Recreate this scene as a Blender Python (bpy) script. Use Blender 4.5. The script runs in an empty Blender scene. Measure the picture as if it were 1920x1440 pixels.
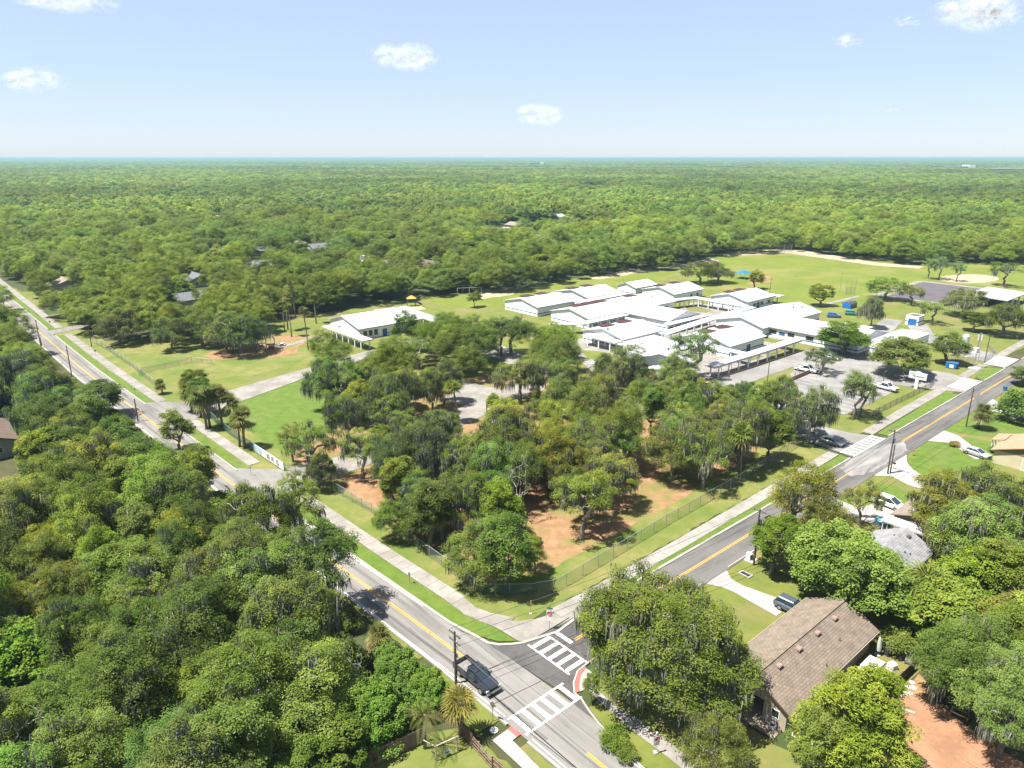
import bpy, bmesh, math, random
import numpy as np
from mathutils import Vector, Matrix
R = math.radians
S = bpy.context.scene
C = S.collection
random.seed(7)
PI = math.pi

# ------------------------------------------------------------------ camera
F, EYE, PITCH = 1350.0, 54.0, math.atan(425.5 / 1350.0)
cd = bpy.data.cameras.new('camera'); cam = bpy.data.objects.new('camera', cd); C.objects.link(cam)
cam.location = (0, 0, EYE); cam.rotation_euler = (PI / 2 - PITCH, 0, 0)
cd.sensor_width = 36.0; cd.lens = 36.0 * F / 1920.0; cd.clip_start = 0.5; cd.clip_end = 80000
S.camera = cam

# ------------------------------------------------------------------ sky, sun, exposure
SUN_EL, SUN_DIR = R(66), Vector((-0.95, -0.30, 0)).normalized()      # where the sun stands
w = bpy.data.worlds.new('World'); S.world = w; w.use_nodes = True
nt = w.node_tree; nt.nodes.clear()
sky = nt.nodes.new('ShaderNodeTexSky'); sky.sky_type = 'NISHITA'; sky.sun_disc = False
sky.sun_elevation = SUN_EL; sky.sun_rotation = math.atan2(SUN_DIR.x, SUN_DIR.y)
sky.altitude = 0; sky.air_density = 1.0; sky.dust_density = 0.2; sky.ozone_density = 3.0
bg = nt.nodes.new('ShaderNodeBackground'); bg.inputs['Strength'].default_value = 0.05
out = nt.nodes.new('ShaderNodeOutputWorld')
tn = nt.nodes.new('ShaderNodeMix'); tn.data_type = 'RGBA'; tn.blend_type = 'MULTIPLY'; tn.inputs[0].default_value = 1.0; tn.inputs[7].default_value = (0.72, 0.79, 0.92, 1)
pale = nt.nodes.new('ShaderNodeMix'); pale.data_type = 'RGBA'; pale.inputs[0].default_value = 0.55; pale.inputs[7].default_value = (4.1, 4.6, 5.6, 1)
nt.links.new(sky.outputs[0], tn.inputs[6]); nt.links.new(tn.outputs[2], pale.inputs[6]); nt.links.new(pale.outputs[2], bg.inputs['Color']); nt.links.new(bg.outputs[0], out.inputs['Surface'])
sd = bpy.data.lights.new('sun', 'SUN'); sd.energy = 4.2; sd.angle = R(0.53); sd.color = (1.0, 0.955, 0.88)
sun = bpy.data.objects.new('sun', sd); C.objects.link(sun)
dirv = -(SUN_DIR * math.cos(SUN_EL) + Vector((0, 0, math.sin(SUN_EL))))
sun.rotation_euler = dirv.to_track_quat('-Z', 'Y').to_euler(); sun.location = (-60, -20, 150)
S.view_settings.view_transform = 'Standard'; S.view_settings.look = 'None'
S.view_settings.gamma = 1.0; S.view_settings.use_curve_mapping = False
S.view_settings.exposure = 1.88
S.cycles.max_bounces = 6; S.cycles.diffuse_bounces = 4; S.cycles.glossy_bounces = 2
S.cycles.transmission_bounces = 3; S.cycles.transparent_max_bounces = 64; S.cycles.volume_bounces = 1
S.cycles.caustics_reflective = False; S.cycles.caustics_refractive = False

# ------------------------------------------------------------------ the street grid (a along the side road, b along the long road)
TH = R(41.3); CT, ST = math.cos(TH), math.sin(TH)
def gw(a, b, z=0.0): return (a * CT + b * ST, a * ST - b * CT, z)
def gr(x, y): return (x * CT + y * ST, x * ST - y * CT)
def at(u, v, z=0.0):
    """world point on the level z that the photograph shows at (u, v)"""
    x, y = (u - 960) / F, (720 - v) / F
    d = (x, math.cos(PITCH) + y * math.sin(PITCH), -math.sin(PITCH) + y * math.cos(PITCH))
    t = (EYE - z) / -d[2]
    return (d[0] * t, d[1] * t, z)
def ga(u, v, z=0.0): return gr(*at(u, v, z)[:2])
ROT_A = TH                 # rotation that turns local x along a
# ------------------------------------------------------------------ materials
MATS = {}
ALB = 0.73
def _n(t, k, **kw):
    n = t.nodes.new(k)
    for a, b in kw.items(): setattr(n, a, b)
    return n
def mat(name, c1, c2=None, rough=0.85, scale=1.0, detail=4.0, bump=0.0, bscale=None, metal=0.0, stretch=None, rot=0.0, c3=None, scale3=0.05, lo=0.35, hi=0.65, spec=0.3, lo3=0.42, hi3=0.62, coat=0.0, objvar=0.0):
    if name in MATS: return MATS[name]
    c1, c2, c3 = [None if q is None else tuple(ALB * v for v in q) for q in (c1, c2, c3)]
    m = bpy.data.materials.new(name); m.use_nodes = True; t = m.node_tree
    bs = t.nodes['Principled BSDF']; bs.inputs['Roughness'].default_value = rough; bs.inputs['Metallic'].default_value = metal
    bs.inputs['Specular IOR Level'].default_value = spec; bs.inputs['Coat Weight'].default_value = coat
    if c2 is None:
        bs.inputs['Base Color'].default_value = (*c1, 1)
    geo = _n(t, 'ShaderNodeNewGeometry'); vec = geo.outputs['Position']
    if stretch or rot:
        mp = _n(t, 'ShaderNodeMapping'); mp.inputs['Rotation'].default_value = (0, 0, rot)
        mp2 = _n(t, 'ShaderNodeMapping'); mp2.inputs['Scale'].default_value = stretch or (1, 1, 1)
        t.links.new(vec, mp.inputs['Vector']); t.links.new(mp.outputs[0], mp2.inputs['Vector']); vec2 = mp2.outputs[0]
    else: vec2 = vec
    def noise(sc, det, v):
        n = _n(t, 'ShaderNodeTexNoise'); n.inputs['Scale'].default_value = sc; n.inputs['Detail'].default_value = det
        n.inputs['Roughness'].default_value = 0.65
        t.links.new(v, n.inputs['Vector']); return n.outputs['Fac']
    def rng(f, a, b):
        r = _n(t, 'ShaderNodeMapRange'); r.inputs['From Min'].default_value = a; r.inputs['From Max'].default_value = b
        t.links.new(f, r.inputs['Value']); return r.outputs[0]
    def mix(f, a, b):
        x = _n(t, 'ShaderNodeMix', data_type='RGBA'); t.links.new(f, x.inputs[0])
        for i, s in ((6, a), (7, b)):
            if isinstance(s, tuple): x.inputs[i].default_value = (*s, 1)
            else: t.links.new(s, x.inputs[i])
        return x.outputs[2]
    if c2 is not None:
        col = mix(rng(noise(scale, detail, vec2), lo, hi), c1, c2)
        if c3 is not None: col = mix(rng(noise(scale3, 5.0, vec), lo3, hi3), col, c3)
        if objvar:
            oi = _n(t, 'ShaderNodeObjectInfo'); r = _n(t, 'ShaderNodeMapRange'); r.inputs['To Min'].default_value = 1 - objvar; r.inputs['To Max'].default_value = 1 + objvar
            t.links.new(oi.outputs['Random'], r.inputs['Value']); x = _n(t, 'ShaderNodeMix', data_type='RGBA', blend_type='MULTIPLY'); x.inputs[0].default_value = 1.0
            t.links.new(col, x.inputs[6]); t.links.new(r.outputs[0], x.inputs[7]); col = x.outputs[2]
        t.links.new(col, bs.inputs['Base Color'])
    if bump:
        b = _n(t, 'ShaderNodeBump'); b.inputs['Strength'].default_value = bump; b.inputs['Distance'].default_value = 0.08
        t.links.new(noise(bscale or scale * 4, 5.0, vec), b.inputs['Height']); t.links.new(b.outputs[0], bs.inputs['Normal'])
    MATS[name] = m
    return m

def leaf_mat(name, dark, mid, light, trans=0.32, rough=0.6, var=0.28, sat=(0.86, 0.98)):
    m = bpy.data.materials.new(name); m.use_nodes = True; t = m.node_tree
    bs = t.nodes['Principled BSDF']; outn = t.nodes['Material Output']
    at_ = _n(t, 'ShaderNodeAttribute', attribute_name='tint')
    cr = _n(t, 'ShaderNodeValToRGB'); e = cr.color_ramp.elements
    e[0].color = (*dark, 1); e[1].color = (*light, 1); e[1].position = 1.0
    k = e.new(0.5); k.color = (*mid, 1)
    t.links.new(at_.outputs['Fac'], cr.inputs[0])
    oi = _n(t, 'ShaderNodeObjectInfo')
    mx = _n(t, 'ShaderNodeMix', data_type='RGBA', blend_type='MULTIPLY'); mx.inputs[0].default_value = 1.0
    t.links.new(cr.outputs[0], mx.inputs[6]); t.links.new(oi.outputs['Color'], mx.inputs[7])
    hs = _n(t, 'ShaderNodeHueSaturation')
    mr = _n(t, 'ShaderNodeMapRange'); mr.inputs['To Min'].default_value = 0.5 - 0.012; mr.inputs['To Max'].default_value = 0.5 + 0.012
    t.links.new(oi.outputs['Random'], mr.inputs['Value']); t.links.new(mr.outputs[0], hs.inputs['Hue'])
    wn = _n(t, 'ShaderNodeTexWhiteNoise', noise_dimensions='1D'); t.links.new(oi.outputs['Random'], wn.inputs['W'])
    mv = _n(t, 'ShaderNodeMapRange'); mv.inputs['To Min'].default_value = 1 - var; mv.inputs['To Max'].default_value = 1 + var
    t.links.new(wn.outputs['Value'], mv.inputs['Value']); t.links.new(mv.outputs[0], hs.inputs['Value'])
    ms = _n(t, 'ShaderNodeMapRange'); ms.inputs['To Min'].default_value = sat[0]; ms.inputs['To Max'].default_value = sat[1]
    sp = _n(t, 'ShaderNodeSeparateColor'); t.links.new(wn.outputs['Color'], sp.inputs[0]); t.links.new(sp.outputs[1], ms.inputs['Value'])
    t.links.new(ms.outputs[0], hs.inputs['Saturation'])
    gpos = _n(t, 'ShaderNodeNewGeometry'); nz = _n(t, 'ShaderNodeTexNoise'); nz.inputs['Scale'].default_value = 0.011; nz.inputs['Detail'].default_value = 3
    t.links.new(gpos.outputs['Position'], nz.inputs['Vector']); nr = _n(t, 'ShaderNodeMapRange'); nr.inputs['From Min'].default_value = 0.38; nr.inputs['From Max'].default_value = 0.62
    t.links.new(nz.outputs['Fac'], nr.inputs['Value']); sx = _n(t, 'ShaderNodeMix', data_type='RGBA'); sx.inputs[6].default_value = (0.80, 0.90, 1.15, 1); sx.inputs[7].default_value = (1.10, 1.03, 0.85, 1)
    t.links.new(nr.outputs[0], sx.inputs[0]); sm = _n(t, 'ShaderNodeMix', data_type='RGBA', blend_type='MULTIPLY'); sm.inputs[0].default_value = 1.0
    t.links.new(mx.outputs[2], sm.inputs[6]); t.links.new(sx.outputs[2], sm.inputs[7]); n2 = _n(t, 'ShaderNodeTexNoise'); n2.inputs['Scale'].default_value = 0.0016; n2.inputs['Detail'].default_value = 3; t.links.new(gpos.outputs['Position'], n2.inputs['Vector'])
    r2 = _n(t, 'ShaderNodeMapRange'); r2.inputs['From Min'].default_value = 0.40; r2.inputs['From Max'].default_value = 0.56; r2.inputs['To Min'].default_value = 0.66; r2.inputs['To Max'].default_value = 1.04; t.links.new(n2.outputs['Fac'], r2.inputs['Value'])
    m3 = _n(t, 'ShaderNodeMix', data_type='RGBA', blend_type='MULTIPLY'); m3.inputs[0].default_value = 1.0; t.links.new(sm.outputs[2], m3.inputs[6]); t.links.new(r2.outputs[0], m3.inputs[7]); t.links.new(m3.outputs[2], hs.inputs['Color'])
    bs.inputs['Roughness'].default_value = rough; bs.inputs['Specular IOR Level'].default_value = 0.10
    t.links.new(hs.outputs[0], bs.inputs['Base Color'])
    tr = _n(t, 'ShaderNodeBsdfTranslucent'); t.links.new(hs.outputs[0], tr.inputs['Color'])
    ad = _n(t, 'ShaderNodeMixShader'); ad.inputs[0].default_value = trans
    t.links.new(bs.outputs[0], ad.inputs[1]); t.links.new(tr.outputs[0], ad.inputs[2]); t.links.new(ad.outputs[0], outn.inputs['Surface'])
    MATS[name] = m
    return m

def tint_mat(name, c1, c2, rough=0.9, bump=0.0):
    c1, c2 = [tuple(ALB * v for v in q) for q in (c1, c2)]
    """colour of each piece picked by its own tint"""
    m = bpy.data.materials.new(name); m.use_nodes = True; t = m.node_tree; bs = t.nodes['Principled BSDF']
    a = _n(t, 'ShaderNodeAttribute', attribute_name='tint')
    x = _n(t, 'ShaderNodeMix', data_type='RGBA'); x.inputs[6].default_value = (*c1, 1); x.inputs[7].default_value = (*c2, 1)
    t.links.new(a.outputs['Fac'], x.inputs[0])
    g = _n(t, 'ShaderNodeNewGeometry'); n = _n(t, 'ShaderNodeTexNoise'); n.inputs['Scale'].default_value = 0.9; n.inputs['Detail'].default_value = 6
    t.links.new(g.outputs['Position'], n.inputs['Vector'])
    mr = _n(t, 'ShaderNodeMapRange'); mr.inputs['From Min'].default_value = 0.3; mr.inputs['From Max'].default_value = 0.7; mr.inputs['To Min'].default_value = 0.8; mr.inputs['To Max'].default_value = 1.15
    t.links.new(n.outputs['Fac'], mr.inputs['Value'])
    y = _n(t, 'ShaderNodeMix', data_type='RGBA', blend_type='MULTIPLY'); y.inputs[0].default_value = 1.0
    t.links.new(x.outputs[2], y.inputs[6]); t.links.new(mr.outputs[0], y.inputs[7]); t.links.new(y.outputs[2], bs.inputs['Base Color'])
    bs.inputs['Roughness'].default_value = rough; bs.inputs['Specular IOR Level'].default_value = 0.2
    MATS[name] = m
    return m

def sheer_mat(name, col, cover, rough=0.6):
    """open wire netting too fine to resolve: part cover, part gap"""
    m = bpy.data.materials.new(name); m.use_nodes = True; t = m.node_tree; bs = t.nodes['Principled BSDF']
    bs.inputs['Base Color'].default_value = (*col, 1); bs.inputs['Roughness'].default_value = rough
    tr = _n(t, 'ShaderNodeBsdfTransparent'); mx = _n(t, 'ShaderNodeMixShader'); mx.inputs[0].default_value = cover
    t.links.new(tr.outputs[0], mx.inputs[1]); t.links.new(bs.outputs[0], mx.inputs[2]); t.links.new(mx.outputs[0], t.nodes['Material Output'].inputs['Surface'])
    MATS[name] = m
    return m

# ------------------------------------------------------------------ mesh building helpers
class MB:
    def __init__(s): s.v = []; s.f = []; s.mi = []; s.t = []
    def add(s, vs, fs, mi=0, tint=None):
        o = len(s.v); s.v += [tuple(p) for p in vs]
        for f in fs: s.f.append(tuple(i + o for i in f)); s.mi.append(mi); s.t.append(0.5 if tint is None else tint)
        return s
    def box(s, c, d, rz=0.0, mi=0, tint=None):
        x, y, z = d[0] / 2, d[1] / 2, d[2] / 2; cr, sr = math.cos(rz), math.sin(rz)
        vs = []
        for k in (-z, z):
            for i, j in ((-x, -y), (x, -y), (x, y), (-x, y)):
                vs.append((c[0] + i * cr - j * sr, c[1] + i * sr + j * cr, c[2] + k))
        return s.add(vs, [(3, 2, 1, 0), (4, 5, 6, 7), (0, 1, 5, 4), (1, 2, 6, 5), (2, 3, 7, 6), (3, 0, 4, 7)], mi, tint)
    def prism(s, poly, z0, z1, mi=0):
        n = len(poly); a = sum(poly[i][0] * poly[(i + 1) % n][1] - poly[(i + 1) % n][0] * poly[i][1] for i in range(n))
        if a < 0: poly = poly[::-1]
        vs = [(p[0], p[1], z0) for p in poly] + [(p[0], p[1], z1) for p in poly]
        return s.add(vs, [tuple(range(n, 2 * n)), tuple(range(n - 1, -1, -1))] + [(i, (i + 1) % n, n + (i + 1) % n, n + i) for i in range(n)], mi)
    def sheet(s, poly, z, mi=0):
        n = len(poly); a = sum(poly[i][0] * poly[(i + 1) % n][1] - poly[(i + 1) % n][0] * poly[i][1] for i in range(n))
        if a < 0: poly = poly[::-1]
        return s.add([(p[0], p[1], z) for p in poly], [tuple(range(n))], mi)
    def tube(s, pts, rad, n=8, cap=True, mi=0, tint=None):
        pts = [Vector(p) for p in pts]; rad = rad if isinstance(rad, (list, tuple)) else [rad] * len(pts)
        vs = []; fs = []
        for i, p in enumerate(pts):
            d = (pts[min(i + 1, len(pts) - 1)] - pts[max(i - 1, 0)]).normalized()
            u = d.cross(Vector((0, 0, 1)) if abs(d.z) < 0.95 else Vector((1, 0, 0))).normalized(); v = d.cross(u)
            for k in range(n):
                a = 2 * PI * k / n; vs.append(p + (u * math.cos(a) + v * math.sin(a)) * rad[i])
        for i in range(len(pts) - 1):
            for k in range(n):
                k2 = (k + 1) % n; fs.append((i * n + k, i * n + k2, (i + 1) * n + k2, (i + 1) * n + k))
        if cap: fs += [tuple(range(n - 1, -1, -1)), tuple((len(pts) - 1) * n + k for k in range(n))]
        return s.add(vs, fs, mi, tint)
    def loft(s, rings, mi=0, cap=True, closed=True):
        n = len(rings[0]); vs = [p for r in rings for p in r]; fs = []
        for i in range(len(rings) - 1):
            for k in range(n if closed else n - 1):
                k2 = (k + 1) % n; fs.append((i * n + k, i * n + k2, (i + 1) * n + k2, (i + 1) * n + k))
        if cap: fs += [tuple(range(n - 1, -1, -1)), tuple((len(rings) - 1) * n + k for k in range(n))]
        return s.add(vs, fs, mi)
    def lathe(s, prof, c=(0, 0, 0), n=16, mi=0):
        return s.loft([[(c[0] + r * math.cos(2 * PI * k / n), c[1] + r * math.sin(2 * PI * k / n), c[2] + z) for k in range(n)] for r, z in prof], mi)
    def mesh(s, name, mats, smooth=False, tint=False):
        me = bpy.data.meshes.new(name); me.from_pydata(s.v, [], s.f)
        for m in (mats if isinstance(mats, (list, tuple)) else [mats]): me.materials.append(m)
        me.polygons.foreach_set('material_index', s.mi)
        if smooth: me.polygons.foreach_set('use_smooth', [True] * len(s.f))
        if tint: me.attributes.new('tint', 'FLOAT', 'FACE').data.foreach_set('value', s.t)
        me.update(); return me

def link(name, me, parent=None, loc=(0, 0, 0), rz=0.0):
    o = bpy.data.objects.new(name, me); C.objects.link(o); o.location = loc; o.rotation_euler = (0, 0, rz)
    if parent is not None: o.parent = parent
    return o
def tag(o, label, cat, group=None):
    o['label'] = label; o['category'] = cat
    if group: o['group'] = group
    return o
def thing(name, label, cat, loc=(0, 0, 0), rz=0.0, group=None):
    o = bpy.data.objects.new(name, None); C.objects.link(o); o.location = loc; o.rotation_euler = (0, 0, rz); o.empty_display_size = 0.3
    return tag(o, label, cat, group)
def part(name, mb, m, parent, smooth=False, tint=False, label=None, stuff=False):
    o = link(name, mb.mesh(name, m, smooth, tint), parent)
    if label: o['label'] = label
    if stuff: o['kind'] = 'stuff'
    return o
def solo(name, mb, m, label, cat, loc=(0, 0, 0), rz=0.0, group=None, smooth=False):
    return tag(link(name, mb.mesh(name, m, smooth), None, loc, rz), label, cat, group)
def struct(name, mb, m, smooth=False, tint=False):
    o = link(name, mb.mesh(name, m, smooth, tint)); o['kind'] = 'structure'; return o
def copy_tree(o, parent=None):
    c = o.copy(); C.objects.link(c)
    if parent is not None: c.parent = parent
    for ch in list(o.children): copy_tree(ch, c)
    return c
def fast_mesh(name, v, nper, m, tint=None):
    v = np.asarray(v, dtype=np.float32); n = len(v); me = bpy.data.meshes.new(name)
    me.vertices.add(n); me.vertices.foreach_set('co', v.ravel()); me.loops.add(n); me.loops.foreach_set('vertex_index', np.arange(n, dtype=np.int32))
    me.polygons.add(n // nper); me.polygons.foreach_set('loop_start', np.arange(0, n, nper, dtype=np.int32))
    me.materials.append(m)
    if tint is not None: me.attributes.new('tint', 'FLOAT', 'FACE').data.foreach_set('value', np.asarray(tint, dtype=np.float32))
    me.update(calc_edges=True); return me
# ------------------------------------------------------------------ shared materials
GROUND = mat('forest_floor', (0.040, 0.051, 0.015), (0.092, 0.075, 0.034), 0.95, 0.25, 6, 0.5, 2.0, c3=(0.036, 0.064, 0.013), scale3=0.02)
GRASS = mat('lawn_grass', (0.095, 0.133, 0.017), (0.163, 0.169, 0.033), 0.9, 0.22, 8, 0.6, 9.0, c3=(0.202, 0.155, 0.071), scale3=0.07, lo3=0.5, hi3=0.72)
LUSH = mat('lush_grass', (0.066, 0.126, 0.011), (0.117, 0.170, 0.020), 0.9, 0.5, 8, 0.7, 9.0, c3=(0.136, 0.143, 0.041), scale3=0.12, lo3=0.52, hi3=0.8)
DRY = mat('dry_grass', (0.128, 0.152, 0.028), (0.220, 0.192, 0.065), 0.92, 0.35, 8, 0.6, 9.0, c3=(0.10, 0.145, 0.020), scale3=0.09, lo3=0.42, hi3=0.62)
STRAW = mat('pine_straw', (0.223, 0.119, 0.056), (0.328, 0.198, 0.106), 0.95, 0.6, 8, 0.5, 6.0, c3=(0.166, 0.154, 0.043), scale3=0.11, lo3=0.46, hi3=0.6)
SAND = mat('sand', (0.30, 0.245, 0.165), (0.37, 0.32, 0.235), 0.95, 0.5, 6, c3=(0.25, 0.25, 0.08), scale3=0.15, lo3=0.55, hi3=0.75)
FIELD = mat('field_grass', (0.107, 0.148, 0.013), (0.159, 0.180, 0.021), 0.9, 0.06, 8, 0.3, 4.0, c3=(0.232, 0.191, 0.071), scale3=0.03, lo3=0.5, hi3=0.78)
ROAD_A = mat('worn_asphalt', (0.126, 0.119, 0.110), (0.227, 0.216, 0.199), 0.9, 0.9, 6, 0.15, 25.0, stretch=(1.0, 0.05, 1), rot=-TH, c3=(0.225, 0.213, 0.198), scale3=0.06)
ROAD_B = mat('grey_asphalt', (0.072, 0.068, 0.066), (0.136, 0.130, 0.124), 0.9, 0.9, 6, 0.15, 25.0, stretch=(0.05, 1.0, 1), rot=-TH, c3=(0.149, 0.141, 0.133), scale3=0.05)
NEWTAR = mat('dark_asphalt', (0.063, 0.059, 0.059), (0.086, 0.081, 0.080), 0.88, 1.5, 6, 0.15, 25.0, c3=(0.099, 0.095, 0.092), scale3=0.2)
LOT = mat('pale_asphalt', (0.216, 0.207, 0.195), (0.279, 0.268, 0.252), 0.9, 0.35, 8, 0.15, 20, c3=(0.180, 0.171, 0.162), scale3=0.08)
CONC = mat('concrete', (0.234, 0.218, 0.194), (0.293, 0.275, 0.246), 0.9, 0.8, 8, 0.15, 15, c3=(0.194, 0.178, 0.155), scale3=0.25)
CONC_NEW = mat('new_concrete', (0.30, 0.285, 0.262), (0.36, 0.345, 0.32), 0.85, 0.8, 6)
KERB = mat('kerb_concrete', (0.297, 0.279, 0.252), (0.369, 0.351, 0.320), 0.88, 0.7, 6, 0.1, 12)
PAINT_W = mat('white_road_paint', (0.34, 0.335, 0.325), (0.66, 0.65, 0.63), 0.8, 2.2, 8, lo=0.3, hi=0.5)
PAINT_Y = mat('yellow_road_paint', (0.36, 0.22, 0.05), (0.62, 0.33, 0.04), 0.8, 1.6, 8, lo=0.3, hi=0.5)
TACT = mat('red_tactile_paving', (0.56, 0.10, 0.085), (0.62, 0.13, 0.11), 0.8, 3, 4)
DARK_LINE = mat('dark_road_line', (0.05, 0.048, 0.047), (0.08, 0.077, 0.075), 0.85, 2, 4)
BRICK = mat('brick_paving', (0.31, 0.150, 0.082), (0.38, 0.20, 0.115), 0.9, 4.0, 5, 0.3, 10, c3=(0.245, 0.13, 0.07), scale3=0.35)
COURT = mat('court_asphalt', (0.085, 0.073, 0.085), (0.115, 0.10, 0.115), 0.9, 0.2, 6)
METAL_W = mat('white_metal_roof', (0.44, 0.44, 0.44), (0.56, 0.56, 0.56), 0.55, 1.2, 6, stretch=(0.12, 1.0, 1), rot=-TH, spec=0.3)
WALL_W = mat('white_block_wall', (0.88, 0.89, 0.90), (0.97, 0.98, 0.98), 0.8, 0.6, 5)
BLUE = mat('blue_paint', (0.035, 0.12, 0.27), (0.05, 0.15, 0.31), 0.6, 1, 3)
BLUE_BRIGHT = mat('bright_blue_paint', (0.015, 0.14, 0.42), (0.02, 0.17, 0.48), 0.55, 1, 3)
GLASS = mat('dark_glass', (0.03, 0.038, 0.045), None, 0.12, spec=0.6)
SOLAR = mat('dark_panel', (0.055, 0.03, 0.03), (0.085, 0.045, 0.045), 0.4, 2, 3)
STEEL = mat('galvanised_steel', (0.42, 0.43, 0.44), (0.50, 0.51, 0.52), 0.45, 2, 3, metal=0.6)
STEEL_D = mat('dark_steel', (0.09, 0.10, 0.10), (0.13, 0.14, 0.14), 0.5, 2, 3, metal=0.4)
WOOD_POLE = mat('creosoted_wood', (0.075, 0.055, 0.042), (0.135, 0.105, 0.085), 0.9, 1.2, 5, stretch=(3, 3, 0.3))
WOOD_F = mat('weathered_fence_wood', (0.20, 0.135, 0.095), (0.30, 0.215, 0.16), 0.9, 2.0, 5, stretch=(3, 3, 0.4))
DECKW = mat('grey_deck_wood', (0.36, 0.33, 0.32), (0.48, 0.45, 0.44), 0.9, 1.5, 5)
WHITE = mat('white_plastic', (0.76, 0.76, 0.75), None, 0.5)
BLACK = mat('black_cover', (0.022, 0.022, 0.026), (0.04, 0.04, 0.045), 0.6, 3, 4, 0.5, 5)
TYRE = mat('tyre_rubber', (0.02, 0.02, 0.02), None, 0.8)
STONE = mat('greywhite_stone', (0.50, 0.48, 0.46), (0.62, 0.60, 0.58), 0.9, 2, 4)
NET = sheer_mat('chain_link_wire', (0.16, 0.19, 0.18), 0.26)
NET_G = sheer_mat('green_chain_link_wire', (0.035, 0.10, 0.085), 0.55)
BARK = mat('bark', (0.16, 0.135, 0.11), (0.30, 0.265, 0.225), 0.95, 3.0, 5, 0.4, 8, stretch=(2, 2, 0.5))
TWIG = mat('pale_twig_bark', (0.34, 0.31, 0.27), (0.46, 0.43, 0.38), 0.95, 2.0, 4)

# ------------------------------------------------------------------ ground, lawns, roads
g = MB(); n = 72; RAD = 42000
ring = [(RAD * math.cos(2 * PI * k / n), RAD * math.sin(2 * PI * k / n)) for k in range(n)]
g.sheet(ring, 0.0)
struct('ground', g, GROUND)
ZL = [0.02]
def layer(): ZL[0] += 0.0022; return ZL[0]
def rough(poly, step=1.6, amp=0.35, seed=1):
    """the same outline with the wavering edge of grass and dirt"""
    rr = random.Random(seed); o = []
    for i in range(len(poly)):
        p, q = Vector(poly[i][:2]), Vector(poly[(i + 1) % len(poly)][:2]); d = q - p; L = d.length; k = max(1, min(60, int(L / step)))
        nrm = Vector((-d.y, d.x)).normalized() if L > 0 else Vector((0, 0))
        for j in range(k):
            e = 0 if j == 0 else rr.uniform(-amp, amp)
            o.append(tuple(p + d * (j / k) + nrm * e))
    return o
def flat(name, polys, m, edge=0.0, grid=False, z=None):
    b = MB()
    for i, pl in enumerate(polys):
        pts = [gw(*q)[:2] for q in pl] if grid else [at(*q)[:2] for q in pl]
        if edge: pts = rough(pts, edge * 4, edge, i + len(name))
        b.sheet(pts, z if z is not None else layer())
    me = b.mesh(name, m); bm = bmesh.new(); bm.from_mesh(me); bmesh.ops.triangulate(bm, faces=bm.faces[:], ngon_method='EAR_CLIP'); bm.to_mesh(me); bm.free()
    o = link(name, me); o['kind'] = 'structure'; return o
def lerp_tab(tab, x):
    if x <= tab[0][0]: return tab[0][1]
    for (x0, y0), (x1, y1) in zip(tab, tab[1:]):
        if x <= x1: return y0 + (y1 - y0) * (x - x0) / (x1 - x0)
    return tab[-1][1]
CA = [(-2500, 20), (-800, 32.5), (-500, 34), (-333, 34.6), (-250, 35.0), (-212, 35.5), (-182, 36.4), (-151, 37.5), (-110, 38.7), (-80, 39.6), (-57, 40.8), (-30, 41.2), (60, 41.3)]
ca = lambda b: lerp_tab(CA, b)
HW = 2.85
def stripA(o0, o1, b0, b1, step=6.0):
    n = max(1, int(abs(b1 - b0) / step)); bs = [b0 + (b1 - b0) * i / n for i in range(n + 1)]
    return [(ca(b) + o0, b) for b in bs] + [(ca(b) + o1, b) for b in bs[::-1]]

flat('school_lawn', [[(430, 735), (345, 748), (270, 705), (172, 640), (240, 640), (330, 628), (430, 650), (480, 640), (525, 600), (600, 588), (690, 575), (800, 556), (1000, 538), (1100, 518), (1260, 501), (1370, 477), (1470, 466), (1600, 486), (1730, 496), (2050, 490), (2050, 600), (1900, 660), (1790, 735), (1570, 832), (1300, 760), (700, 765), (590, 700)]], GRASS)
flat('playing_field', [[(1290, 540), (1280, 505), (1370, 480), (1470, 470), (1600, 489), (1730, 499), (2050, 493), (2050, 545), (1900, 545), (1740, 525), (1690, 540), (1560, 590), (1500, 580), (1400, 545)], [(840, 578), (800, 562), (1000, 543), (1110, 522), (1265, 505), (1280, 515), (1200, 530), (1130, 540), (1000, 556), (930, 575)]], FIELD, 0.8)
flat('corner_lawn', [[(345, 790), (420, 745), (575, 694), (620, 740), (655, 770), (700, 740), (760, 760), (720, 820), (690, 850), (690, 900), (628, 905), (595, 918), (520, 888), (440, 842), (388, 806)]], LUSH, 0.5)
flat('dry_lawn', [[(205, 655), (300, 640), (420, 655), (520, 655), (600, 655), (560, 680), (470, 705), (360, 700), (285, 690)], [(560, 880), (560, 835), (640, 815), (700, 850), (690, 905), (620, 905), (592, 885)]], DRY, 0.6)
flat('pine_straw_floor', [[(52.3, -64), (50.5, -100), (49.5, -122), (62, -128), (90, -135), (116, -140), (126, -118), (128, -90), (126, -62), (90, -60), (56, -60)]], STRAW, 0.8, grid=True)
flat('roadside_lawn', [stripA(HW + 0.2, 13, -300, -60), [(48, -56), (51.5, -55), (60, -55), (130, -56), (131, -66), (90, -62.5), (60, -61.5), (52, -66), (48, -76)]], DRY, 0.3, grid=True)
flat('wood_edge_grass', [[(124, -61), (126, -100), (131, -102), (150, -97.3), (150, -82), (138, -70), (132, -61)]], DRY, 0.4, grid=True)
flat('corner_grass', [[(48.6, -57.0), (55, -55.2), (62, -55.2), (61, -57.5), (56.5, -58.2), (51, -62.5), (48.0, -64)]], DRY, 0.2, grid=True)
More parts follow.
